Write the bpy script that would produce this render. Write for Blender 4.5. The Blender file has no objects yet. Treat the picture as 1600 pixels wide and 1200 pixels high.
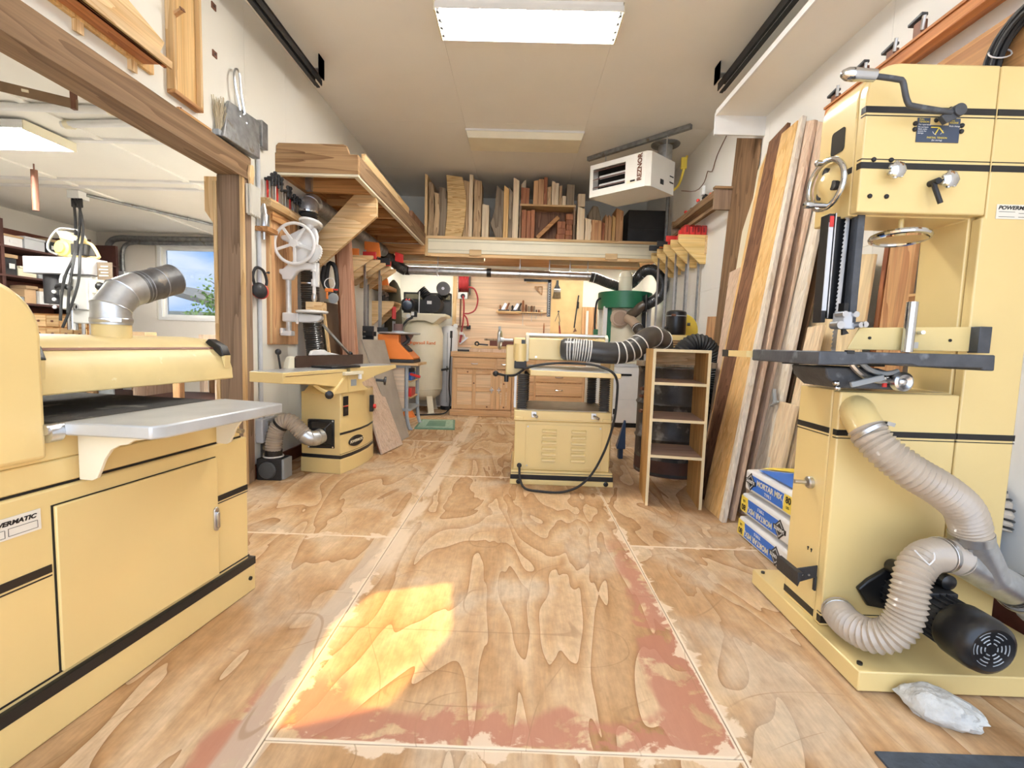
import bpy, bmesh, math, random
from mathutils import Vector, Matrix
random.seed(11)
scene = bpy.context.scene
COL = scene.collection

# ------------------------------------------------------------------ camera
cam_d = bpy.data.cameras.new('camera')
cam_d.sensor_width = 36.0
cam_d.lens = 36.0 * 745.0 / 1600.0
cam_d.clip_start = 0.02
cam = bpy.data.objects.new('camera', cam_d)
COL.objects.link(cam)
_r = Vector((0.99941, 0.01471, 0.03091)); _d = Vector((0.03205, -0.08425, -0.99593)); _f = Vector((-0.01205, 0.99634, -0.08468))
cam.matrix_world = Matrix(((_r.x, -_d.x, -_f.x, 0.0), (_r.y, -_d.y, -_f.y, 0.0), (_r.z, -_d.z, -_f.z, 1.03), (0, 0, 0, 1)))
scene.camera = cam

# ------------------------------------------------------------------ exposure
vs = scene.view_settings
vs.view_transform = 'Standard'; vs.look = 'None'; vs.gamma = 1.0; vs.use_curve_mapping = False
vs.exposure = 1.22

# ------------------------------------------------------------------ sky
world = bpy.data.worlds.new('sky'); scene.world = world; world.use_nodes = True
wn = world.node_tree; wn.nodes.clear()
w_out = wn.nodes.new('ShaderNodeOutputWorld'); w_bg = wn.nodes.new('ShaderNodeBackground')
w_tc = wn.nodes.new('ShaderNodeTexCoord'); w_map = wn.nodes.new('ShaderNodeMapping'); w_map.inputs['Scale'].default_value = (2.2, 2.2, 6.0)
w_noise = wn.nodes.new('ShaderNodeTexNoise'); w_noise.inputs['Scale'].default_value = 1.6; w_noise.inputs['Detail'].default_value = 6
w_ramp = wn.nodes.new('ShaderNodeValToRGB')
w_ramp.color_ramp.elements[0].position = 0.40; w_ramp.color_ramp.elements[0].color = (0.36, 0.58, 0.95, 1)
w_ramp.color_ramp.elements[1].position = 0.60; w_ramp.color_ramp.elements[1].color = (1.0, 1.0, 1.0, 1)
wn.links.new(w_tc.outputs['Generated'], w_map.inputs['Vector']); wn.links.new(w_map.outputs['Vector'], w_noise.inputs['Vector'])
wn.links.new(w_noise.outputs['Fac'], w_ramp.inputs['Fac']); wn.links.new(w_ramp.outputs['Color'], w_bg.inputs['Color'])
w_bg.inputs['Strength'].default_value = 1.55
wn.links.new(w_bg.outputs['Background'], w_out.inputs['Surface'])

# ------------------------------------------------------------------ sun (behind the camera, high)
sun_d = bpy.data.lights.new('sun', 'SUN'); sun_d.energy = 3.2; sun_d.angle = math.radians(0.6); sun_d.color = (1.0, 0.95, 0.86)
sun = bpy.data.objects.new('sun', sun_d); COL.objects.link(sun)
SUN_DIR = Vector((-0.10, 0.355, -1.0)).normalized()          # the way the light travels
sun.rotation_euler = SUN_DIR.to_track_quat('-Z', 'Y').to_euler(); sun.location = (0, -4, 9)

# ------------------------------------------------------------------ mesh helpers
def V(*a): return Vector(a)
class MB:
    def __init__(s): s.v = []; s.f = []
    def add(s, vs_, fs):
        b = len(s.v); s.v += [Vector(p) for p in vs_]; s.f += [tuple(i + b for i in q) for q in fs]; return s
    def box(s, x0, x1, y0, y1, z0, z1):
        return s.add([(x0,y0,z0),(x1,y0,z0),(x1,y1,z0),(x0,y1,z0),(x0,y0,z1),(x1,y0,z1),(x1,y1,z1),(x0,y1,z1)],
                     [(0,3,2,1),(4,5,6,7),(0,1,5,4),(1,2,6,5),(2,3,7,6),(3,0,4,7)])
    def hexa(s, p): return s.add(p, [(0,3,2,1),(4,5,6,7),(0,1,5,4),(1,2,6,5),(2,3,7,6),(3,0,4,7)])
    def bar(s, p, q, w, h, up=(0,0,1)):                       # a straight square bar from p to q
        p, q = Vector(p), Vector(q); d = (q - p).normalized(); u = Vector(up)
        if abs(d.dot(u)) > 0.98: u = Vector((0,1,0))
        a = d.cross(u).normalized() * (w/2); b = a.cross(d).normalized() * (h/2)
        return s.hexa([p-a-b, p+a-b, p+a+b, p-a+b, q-a-b, q+a-b, q+a+b, q-a+b])
    def slab(s, a, b, c, d, t):                               # a board from its four face corners, t thick behind the face
        a, b, c, d = map(Vector, (a, b, c, d)); n = (b - a).cross(d - a).normalized() * t
        return s.hexa([a, b, c, d, a+n, b+n, c+n, d+n])
    def prism(s, pts, ax, a, b):
        def m(p, h): return {'x': (h,p[0],p[1]), 'y': (p[0],h,p[1]), 'z': (p[0],p[1],h)}[ax]
        n = len(pts); vv = [m(p, a) for p in pts] + [m(p, b) for p in pts]
        return s.add(vv, [tuple(range(n))[::-1], tuple(range(n, 2*n))] + [(i, (i+1) % n, n+(i+1) % n, n+i) for i in range(n)])
    def ring(s, c, x, y, r, n): return [c + (x*math.cos(2*math.pi*i/n) + y*math.sin(2*math.pi*i/n))*r for i in range(n)]
    def tube(s, pts, r, n=10, cap=True):
        P = [Vector(p) for p in pts]; k = len(P); R = r if isinstance(r, (list, tuple)) else [r]*k
        t = (P[1]-P[0]).normalized(); x = t.orthogonal().normalized(); b0 = len(s.v)
        for i in range(k):
            t2 = (P[min(i+1, k-1)] - P[max(i-1, 0)])
            t2 = t2.normalized() if t2.length > 1e-9 else t
            x = t.rotation_difference(t2) @ x; t = t2
            x = (x - t*x.dot(t)).normalized(); y = t.cross(x)
            s.v += s.ring(P[i], x, y, R[i], n)
        for i in range(k-1):
            for j in range(n):
                s.f.append((b0+i*n+j, b0+i*n+(j+1) % n, b0+(i+1)*n+(j+1) % n, b0+(i+1)*n+j))
        if cap:
            s.f.append(tuple(b0+j for j in range(n))[::-1]); s.f.append(tuple(b0+(k-1)*n+j for j in range(n)))
        return s
    def cyl(s, p, q, r, r2=None, n=18, cap=True): return s.tube([p, q], [r, r if r2 is None else r2], n, cap)
    def lathe(s, prof, o, d=(0,0,1), n=20, cap=True):         # prof: (radius, height along d)
        o, d = Vector(o), Vector(d).normalized(); x = d.orthogonal().normalized(); y = d.cross(x); b0 = len(s.v); k = len(prof)
        for r, h in prof: s.v += s.ring(o + d*h, x, y, max(r, 1e-5), n)
        for i in range(k-1):
            for j in range(n): s.f.append((b0+i*n+j, b0+i*n+(j+1) % n, b0+(i+1)*n+(j+1) % n, b0+(i+1)*n+j))
        if cap: s.f.append(tuple(b0+j for j in range(n))[::-1]); s.f.append(tuple(b0+(k-1)*n+j for j in range(n)))
        return s
    def ball(s, c, r, n=12, sq=(1,1,1)):
        c = Vector(c); k = n//2; b0 = len(s.v)
        for i in range(1, k):
            a = math.pi*i/k
            for j in range(n): s.v.append(c + Vector((r*sq[0]*math.sin(a)*math.cos(2*math.pi*j/n), r*sq[1]*math.sin(a)*math.sin(2*math.pi*j/n), r*sq[2]*math.cos(a))))
        t = len(s.v); s.v += [c+Vector((0,0,r*sq[2])), c-Vector((0,0,r*sq[2]))]
        for i in range(k-2):
            for j in range(n): s.f.append((b0+i*n+j, b0+(i+1)*n+j, b0+(i+1)*n+(j+1) % n, b0+i*n+(j+1) % n))
        for j in range(n):
            s.f.append((t, b0+j, b0+(j+1) % n)); s.f.append((t+1, b0+(k-2)*n+(j+1) % n, b0+(k-2)*n+j))
        return s
    def torus(s, c, ax, R, r, n=32, m=8, a0=0.0, a1=2*math.pi):
        c, ax = Vector(c), Vector(ax).normalized(); x = ax.orthogonal().normalized(); y = ax.cross(x)
        full = abs(a1-a0-2*math.pi) < 1e-6
        pts = [c + (x*math.cos(a0+(a1-a0)*i/n)+y*math.sin(a0+(a1-a0)*i/n))*R for i in range(n if full else n+1)]
        b0 = len(s.v); k = len(pts)
        for p in pts:
            o = (p-c).normalized()
            s.v += [p + (o*math.cos(2*math.pi*j/m)+ax*math.sin(2*math.pi*j/m))*r for j in range(m)]
        for i in range(k if full else k-1):
            for j in range(m): s.f.append((b0+i*m+j, b0+((i+1) % k)*m+j, b0+((i+1) % k)*m+(j+1) % m, b0+i*m+(j+1) % m))
        return s
    def hose(s, pts, r, pitch=0.02, amp=0.004, n=16, sharp=1.0):   # corrugated hose along a smooth path
        P = spline(pts, pitch/4); R = [r + amp*(math.cos(2*math.pi*i/4)) for i in range(len(P))]
        return s.tube(P, R, n)
    def xf(s, M): s.v = [M @ p for p in s.v]; return s

def spline(pts, step):
    P = [Vector(p) for p in pts]; P = [P[0]*2-P[1]] + P + [P[-1]*2-P[-2]]; out = []
    for i in range(1, len(P)-2):
        a, b, c, d = P[i-1], P[i], P[i+1], P[i+2]; k = max(2, int((c-b).length/step))
        for j in range(k):
            t = j/k
            out.append(0.5*((2*b)+(c-a)*t+(2*a-5*b+4*c-d)*t*t+(3*b-a-3*c+d)*t*t*t))
    out.append(P[-2]); return out

def arc(cx, cy, r, a0, a1, n=8):
    return [(cx+r*math.cos(math.radians(a0+(a1-a0)*i/n)), cy+r*math.sin(math.radians(a0+(a1-a0)*i/n))) for i in range(n+1)]

def build(name, mb, m, parent=None, bev=0.0, smooth=True, xf=None, ang=40, seg=2):
    if isinstance(mb, MB):
        vv = [xf @ p for p in mb.v] if xf is not None else mb.v
        if parent is not None:
            inv = WM[parent.name].inverted(); vv = [inv @ p for p in vv]
        me = bpy.data.meshes.new(name); me.from_pydata([tuple(p) for p in vv], [], mb.f)
        bm = bmesh.new(); bm.from_mesh(me); bmesh.ops.recalc_face_normals(bm, faces=bm.faces); bm.to_mesh(me); bm.free()
        if smooth:
            me.polygons.foreach_set('use_smooth', [True]*len(me.polygons)); me.set_sharp_from_angle(angle=math.radians(ang))
        me.materials.append(m)
    else: me = mb
    o = bpy.data.objects.new(name, me); COL.objects.link(o)
    if parent is not None: o.parent = parent; WM[o.name] = WM[parent.name]
    else: WM[o.name] = Matrix.Identity(4)
    if bev:
        b = o.modifiers.new('bevel', 'BEVEL'); b.width = bev; b.segments = seg; b.limit_method = 'ANGLE'; b.angle_limit = math.radians(50); b.harden_normals = False
    return o
WM = {}
LABELS = {}
def tag(o, label, cat, group=None, kind=None):
    o['label'] = label
    if cat: o['category'] = cat
    if group: o['group'] = group
    if kind: o['kind'] = kind
    return o
def thing(name, label, cat, loc, group=None):
    o = bpy.data.objects.new(name, None); COL.objects.link(o); o.empty_display_size = 0.05
    o.location = loc; WM[o.name] = Matrix.Translation(Vector(loc)); return tag(o, label, cat, group)
def solo(name, label, cat, mb, m, group=None, **k):            # a thing that is one mesh, its origin at its foot
    lo = Vector((min(p.x for p in mb.v), min(p.y for p in mb.v), min(p.z for p in mb.v))); hi = Vector((max(p.x for p in mb.v), max(p.y for p in mb.v), 0))
    c = Vector(((lo.x+hi.x)/2, (lo.y+hi.y)/2, lo.z)); mb.v = [p-c for p in mb.v]
    o = build(name, mb, m, None, **k); o.location = c; WM[o.name] = Matrix.Translation(c); return tag(o, label, cat, group)
def struct(name, mb, m, label=None, **k):
    o = build(name, mb, m, None, **k); o['kind'] = 'structure'
    if label: o['label'] = label
    return o
_fonts = {}
def text(name, body, size, m, parent, o, right, up, ext=0.0006, shear=0.0, bold=0.0, align='CENTER', sx=1.0):
    """flat lettering: o = centre, right/up = the directions it reads along"""
    c = bpy.data.curves.new(name, 'FONT'); c.body = body; c.size = size; c.align_x = align; c.align_y = 'CENTER'; c.extrude = ext; c.shear = shear; c.offset = bold; c.resolution_u = 3
    t = bpy.data.objects.new('tmp', c); COL.objects.link(t)
    dg = bpy.context.evaluated_depsgraph_get(); me = bpy.data.meshes.new_from_object(t.evaluated_get(dg)); bpy.data.objects.remove(t); bpy.data.curves.remove(c)
    r, u = Vector(right).normalized(), Vector(up).normalized(); n = r.cross(u)
    M = Matrix(((r.x*sx,u.x,n.x,o[0]),(r.y*sx,u.y,n.y,o[1]),(r.z*sx,u.z,n.z,o[2]),(0,0,0,1)))
    me.transform(WM[parent.name].inverted() @ M if parent else M); me.materials.clear(); me.materials.append(m); me.name = name
    return build(name, me, m, parent)

# ------------------------------------------------------------------ materials
def _n(nt, t, **k):
    n = nt.nodes.new(t)
    for a, b in k.items(): setattr(n, a, b)
    return n
def base(name):
    m = bpy.data.materials.new(name); m.use_nodes = True; nt = m.node_tree; p = nt.nodes['Principled BSDF']; return m, nt, p
def mat(name, col, rough=0.5, metal=0.0, var=0.06, vs_=6.0, bump=0.0, bs=80.0, coat=0.0, spec=0.5, dirt=None, alpha=None, trans=0.0, rnd=0.0, emit=0.0):
    m, nt, p = base(name); L = nt.links.new
    tc = _n(nt, 'ShaderNodeTexCoord'); no = _n(nt, 'ShaderNodeTexNoise'); no.inputs['Scale'].default_value = vs_; no.inputs['Detail'].default_value = 5
    L(tc.outputs['Object'], no.inputs['Vector'])
    mr = _n(nt, 'ShaderNodeMapRange'); mr.inputs[1].default_value = 0.25; mr.inputs[2].default_value = 0.75; mr.inputs[3].default_value = 1-var; mr.inputs[4].default_value = 1+var*0.5
    L(no.outputs['Fac'], mr.inputs[0])
    mx = _n(nt, 'ShaderNodeMix', data_type='RGBA', blend_type='MULTIPLY'); mx.inputs[0].default_value = 1.0
    mx.inputs[6].default_value = (*col, 1); L(mr.outputs[0], mx.inputs[7]); out = mx.outputs[2]
    if rnd:
        oi = _n(nt, 'ShaderNodeObjectInfo'); r2 = _n(nt, 'ShaderNodeMapRange'); r2.inputs[3].default_value = 1-rnd; r2.inputs[4].default_value = 1+rnd*0.6; L(oi.outputs['Random'], r2.inputs[0])
        m2 = _n(nt, 'ShaderNodeMix', data_type='RGBA', blend_type='MULTIPLY'); m2.inputs[0].default_value = 1.0; L(out, m2.inputs[6]); L(r2.outputs[0], m2.inputs[7]); out = m2.outputs[2]
    if dirt:
        n2 = _n(nt, 'ShaderNodeTexNoise'); n2.inputs['Scale'].default_value = dirt[1]; n2.inputs['Detail'].default_value = 8; L(tc.outputs['Object'], n2.inputs['Vector'])
        rp = _n(nt, 'ShaderNodeMapRange'); rp.inputs[1].default_value = dirt[2]; rp.inputs[2].default_value = dirt[2]+0.12; L(n2.outputs['Fac'], rp.inputs[0])
        m3 = _n(nt, 'ShaderNodeMix', data_type='RGBA'); L(rp.outputs[0], m3.inputs[0]); L(out, m3.inputs[6]); m3.inputs[7].default_value = (*dirt[0], 1); out = m3.outputs[2]
    L(out, p.inputs['Base Color']); p.inputs['Roughness'].default_value = rough; p.inputs['Metallic'].default_value = metal
    p.inputs['Coat Weight'].default_value = coat; p.inputs['Coat Roughness'].default_value = 0.15; p.inputs['Specular IOR Level'].default_value = spec
    if trans: p.inputs['Transmission Weight'].default_value = trans
    if emit: L(out, p.inputs['Emission Color']); p.inputs['Emission Strength'].default_value = emit
    if bump:
        n3 = _n(nt, 'ShaderNodeTexNoise'); n3.inputs['Scale'].default_value = bs; n3.inputs['Detail'].default_value = 4; L(tc.outputs['Object'], n3.inputs['Vector'])
        bp = _n(nt, 'ShaderNodeBump'); bp.inputs['Strength'].default_value = bump; bp.inputs['Distance'].default_value = 0.01; L(n3.outputs['Fac'], bp.inputs['Height']); L(bp.outputs[0], p.inputs['Normal'])
    return m
def wood(name, c1, c2, axis='z', sc=1.0, rough=0.6, rnd=0.12, rings=7.0, line=0.55, bump=0.15):
    """grain that runs along axis: contour rings of a stretched noise plus fine fibres"""
    m, nt, p = base(name); L = nt.links.new
    tc = _n(nt, 'ShaderNodeTexCoord'); oi = _n(nt, 'ShaderNodeObjectInfo')
    ad = _n(nt, 'ShaderNodeVectorMath', operation='MULTIPLY_ADD'); L(oi.outputs['Random'], ad.inputs[0]); ad.inputs[1].default_value = (17, 31, 23); L(tc.outputs['Object'], ad.inputs[2])
    def mp(across, along):
        q = _n(nt, 'ShaderNodeMapping'); k = [across*sc]*3; k['xyz'.index(axis)] = along*sc; q.inputs['Scale'].default_value = k; L(ad.outputs[0], q.inputs['Vector']); return q
    a = mp(7.0, 0.55); n1 = _n(nt, 'ShaderNodeTexNoise'); n1.inputs['Scale'].default_value = 1.0; n1.inputs['Detail'].default_value = 2.5; n1.inputs['Distortion'].default_value = 0.3; L(a.outputs[0], n1.inputs['Vector'])
    mu = _n(nt, 'ShaderNodeMath', operation='MULTIPLY'); mu.inputs[1].default_value = rings; L(n1.outputs['Fac'], mu.inputs[0])
    fr = _n(nt, 'ShaderNodeMath', operation='FRACT'); L(mu.outputs[0], fr.inputs[0])
    cr = _n(nt, 'ShaderNodeValToRGB'); e = cr.color_ramp.elements; e[0].position = 0.0; e[0].color = (*c1, 1); e[1].position = 1.0; e[1].color = (*c2, 1)
    x = cr.color_ramp.elements.new(0.55); x.color = (*[a_*(1-0.5*line)+b_*0.5*line for a_, b_ in zip(c1, c2)], 1); L(fr.outputs[0], cr.inputs['Fac'])
    b = mp(90.0, 2.2); n2 = _n(nt, 'ShaderNodeTexNoise'); n2.inputs['Scale'].default_value = 1.0; n2.inputs['Detail'].default_value = 3; L(b.outputs[0], n2.inputs['Vector'])
    mr = _n(nt, 'ShaderNodeMapRange'); mr.inputs[1].default_value = 0.3; mr.inputs[2].default_value = 0.7; mr.inputs[3].default_value = 0.80; mr.inputs[4].default_value = 1.10; L(n2.outputs['Fac'], mr.inputs[0])
    mx = _n(nt, 'ShaderNodeMix', data_type='RGBA', blend_type='MULTIPLY'); mx.inputs[0].default_value = 1.0; L(cr.outputs['Color'], mx.inputs[6]); L(mr.outputs[0], mx.inputs[7])
    r2 = _n(nt, 'ShaderNodeMapRange'); r2.inputs[3].default_value = 1-rnd; r2.inputs[4].default_value = 1+rnd; L(oi.outputs['Random'], r2.inputs[0])
    m2 = _n(nt, 'ShaderNodeMix', data_type='RGBA', blend_type='MULTIPLY'); m2.inputs[0].default_value = 1.0; L(mx.outputs[2], m2.inputs[6]); L(r2.outputs[0], m2.inputs[7])
    L(m2.outputs[2], p.inputs['Base Color']); p.inputs['Roughness'].default_value = rough; p.inputs['Specular IOR Level'].default_value = 0.35
    bp = _n(nt, 'ShaderNodeBump'); bp.inputs['Strength'].default_value = bump; bp.inputs['Distance'].default_value = 0.004; L(n2.outputs['Fac'], bp.inputs['Height']); L(bp.outputs[0], p.inputs['Normal'])
    return m
def emission(name, col, s):
    m, nt, p = base(name); p.inputs['Base Color'].default_value = (*col, 1); p.inputs['Emission Color'].default_value = (*col, 1); p.inputs['Emission Strength'].default_value = s; return m

YEL = mat('machine yellow enamel', (0.79, 0.605, 0.265), 0.32, 0, 0.05, 3.0, coat=0.35)
YEL2 = mat('machine yellow enamel dusty', (0.79, 0.62, 0.29), 0.45, 0, 0.10, 9.0, dirt=((0.93, 0.85, 0.62), 22.0, 0.66))
BLK = mat('black enamel', (0.012, 0.012, 0.013), 0.32, 0, 0.1, 8)
BLKM = mat('black matt metal', (0.022, 0.022, 0.024), 0.55, 0, 0.25, 14, bump=0.1)
RUB = mat('black rubber', (0.018, 0.018, 0.019), 0.62, 0, 0.2, 12)
CHR = mat('chrome', (0.60, 0.62, 0.65), 0.10, 1.0, 0.03)
STEEL = mat('worn bright steel', (0.62, 0.63, 0.65), 0.30, 1.0, 0.18, 14, bump=0.05)
IRON = mat('dark cast iron', (0.085, 0.092, 0.105), 0.5, 0.25, 0.35, 18, bump=0.12, dirt=((0.20, 0.22, 0.25), 16.0, 0.60))
GALV = mat('galvanised sheet', (0.60, 0.63, 0.66), 0.36, 0.85, 0.25, 22, bump=0.04)
GALVD = mat('weathered galvanised sheet', (0.33, 0.34, 0.35), 0.45, 0.7, 0.4, 18, bump=0.08, dirt=((0.20, 0.16, 0.11), 14.0, 0.60))
ALU = mat('machined table grey', (0.56, 0.58, 0.58), 0.38, 0.35, 0.14, 9, bump=0.03)
WHT = mat('white enamel', (0.80, 0.80, 0.79), 0.4, 0, 0.05, 8)
CREAM = mat('cream enamel', (0.82, 0.76, 0.58), 0.42, 0, 0.06, 6)
GREY = mat('grey enamel', (0.36, 0.39, 0.41), 0.45, 0, 0.12, 9)
LGREY = mat('light grey enamel', (0.60, 0.62, 0.65), 0.42, 0, 0.08, 9)
WALLM = mat('painted wall board', (0.85, 0.83, 0.745), 0.75, 0, 0.05, 1.7, bump=0.04, bs=40)
WALLW = mat('white painted wall board', (0.86, 0.85, 0.81), 0.75, 0, 0.05, 1.7, bump=0.04, bs=40)
CEILM = mat('ceiling board', (0.88, 0.86, 0.80), 0.8, 0, 0.05, 1.3, bump=0.03, bs=30, dirt=((0.91, 0.89, 0.84), 7.0, 0.72))
CONC = mat('concrete', (0.48, 0.46, 0.43), 0.85, 0, 0.15, 2.0, bump=0.2, bs=50)
HOSE = mat('clear beige ribbed hose', (0.47, 0.395, 0.31), 0.30, 0, 0.10, 10, coat=0.4)
RED = mat('red paint', (0.62, 0.035, 0.03), 0.4, 0, 0.08)
RED2 = mat('dark red hose', (0.33, 0.02, 0.025), 0.45, 0, 0.1)
ORG = mat('orange enamel', (0.88, 0.25, 0.045), 0.4, 0, 0.06)
GRN = mat('green enamel', (0.02, 0.16, 0.075), 0.35, 0, 0.08)
BLUE = mat('blue print', (0.035, 0.17, 0.66), 0.5, 0, 0.05)
BAGW = mat('white paper bag', (0.80, 0.80, 0.80), 0.6, 0, 0.05, 9, bump=0.5, bs=14)
YLW = mat('bright yellow', (0.90, 0.70, 0.10), 0.45)
BROWNM = mat('rust brown metal', (0.20, 0.085, 0.05), 0.55, 0.2, 0.3, 14)
NAVY = mat('slate blue print', (0.055, 0.075, 0.12), 0.5)
CARD = mat('cardboard', (0.50, 0.34, 0.19), 0.75, 0, 0.1, 8, rnd=0.2)
OXBL = mat('dark red brown wood', (0.16, 0.045, 0.025), 0.55, 0, 0.3, 11)
GLASSY = mat('grey tinted window', (0.05, 0.05, 0.045), 0.15)
# woods: p pine, f fir, w walnut, d weathered, y plywood ...
PINEz = wood('pine upright', (0.78, 0.56, 0.30), (0.60, 0.37, 0.16), 'z')
PINEx = wood('pine across', (0.78, 0.56, 0.30), (0.58, 0.35, 0.15), 'x')
PINEy = wood('pine lengthwise', (0.78, 0.56, 0.30), (0.60, 0.37, 0.16), 'y')
FIRx = wood('orange fir across', (0.60, 0.33, 0.13), (0.36, 0.15, 0.045), 'x')
FIRy = wood('orange fir lengthwise', (0.55, 0.30, 0.12), (0.33, 0.14, 0.045), 'y')
FIRz = wood('orange fir upright', (0.66, 0.40, 0.20), (0.42, 0.20, 0.09), 'z')
TIMBy = wood('weathered timber lengthwise', (0.285, 0.18, 0.098), (0.165, 0.095, 0.046), 'y', sc=0.9, rough=0.75, rnd=0.05)
TIMBz = wood('weathered timber upright', (0.33, 0.225, 0.15), (0.20, 0.13, 0.08), 'z', sc=0.9, rough=0.75, rnd=0.05)
TIMBx = wood('weathered timber across', (0.38, 0.235, 0.115), (0.18, 0.09, 0.035), 'x', rough=0.7, rnd=0.05)
WALNz = wood('walnut upright', (0.24, 0.115, 0.060), (0.11, 0.045, 0.022), 'z', rings=9)
LIGHTz = wood('pale maple upright', (0.82, 0.68, 0.48), (0.70, 0.53, 0.34), 'z', rnd=0.08)
GOLDz = wood('golden fir upright', (0.80, 0.54, 0.24), (0.66, 0.38, 0.13), 'z', rnd=0.06)
PINKz = wood('pinkish alder upright', (0.70, 0.54, 0.41), (0.58, 0.41, 0.29), 'z', rnd=0.06)
WHITEz = wood('whitish ash upright', (0.80, 0.74, 0.64), (0.70, 0.61, 0.48), 'z', rnd=0.05)
PLYz = wood('plywood upright', (0.74, 0.56, 0.36), (0.60, 0.41, 0.22), 'z', sc=0.5, rnd=0.06)
PLYx = wood('plywood sheet across', (0.76, 0.60, 0.43), (0.68, 0.49, 0.33), 'x', sc=0.45, rnd=0.06, rings=4, bump=0.05)
REDWz = wood('reddish mahogany upright', (0.42, 0.17, 0.075), (0.25, 0.08, 0.035), 'z', rnd=0.2)
REDWy = wood('reddish cedar lengthwise', (0.56, 0.24, 0.085), (0.36, 0.12, 0.04), 'y', rnd=0.1)
GREYWz = wood('grey weathered slab', (0.33, 0.26, 0.18), (0.17, 0.12, 0.075), 'z', rnd=0.2)
BARK = wood('cracked slab edge', (0.62, 0.44, 0.25), (0.26, 0.15, 0.075), 'z', sc=1.8, rnd=0.25, rings=10, bump=0.5)
SPALT = wood('golden spalted slab edge', (0.80, 0.58, 0.28), (0.50, 0.28, 0.09), 'x', sc=2.2, rnd=0.08, rings=10, bump=0.5)
BROWNB = mat('brown hardboard', (0.145, 0.085, 0.045), 0.6, 0, 0.2, 5)
PARTB = mat('grey brown board', (0.36, 0.31, 0.25), 0.75, 0, 0.2, 6)

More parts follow.
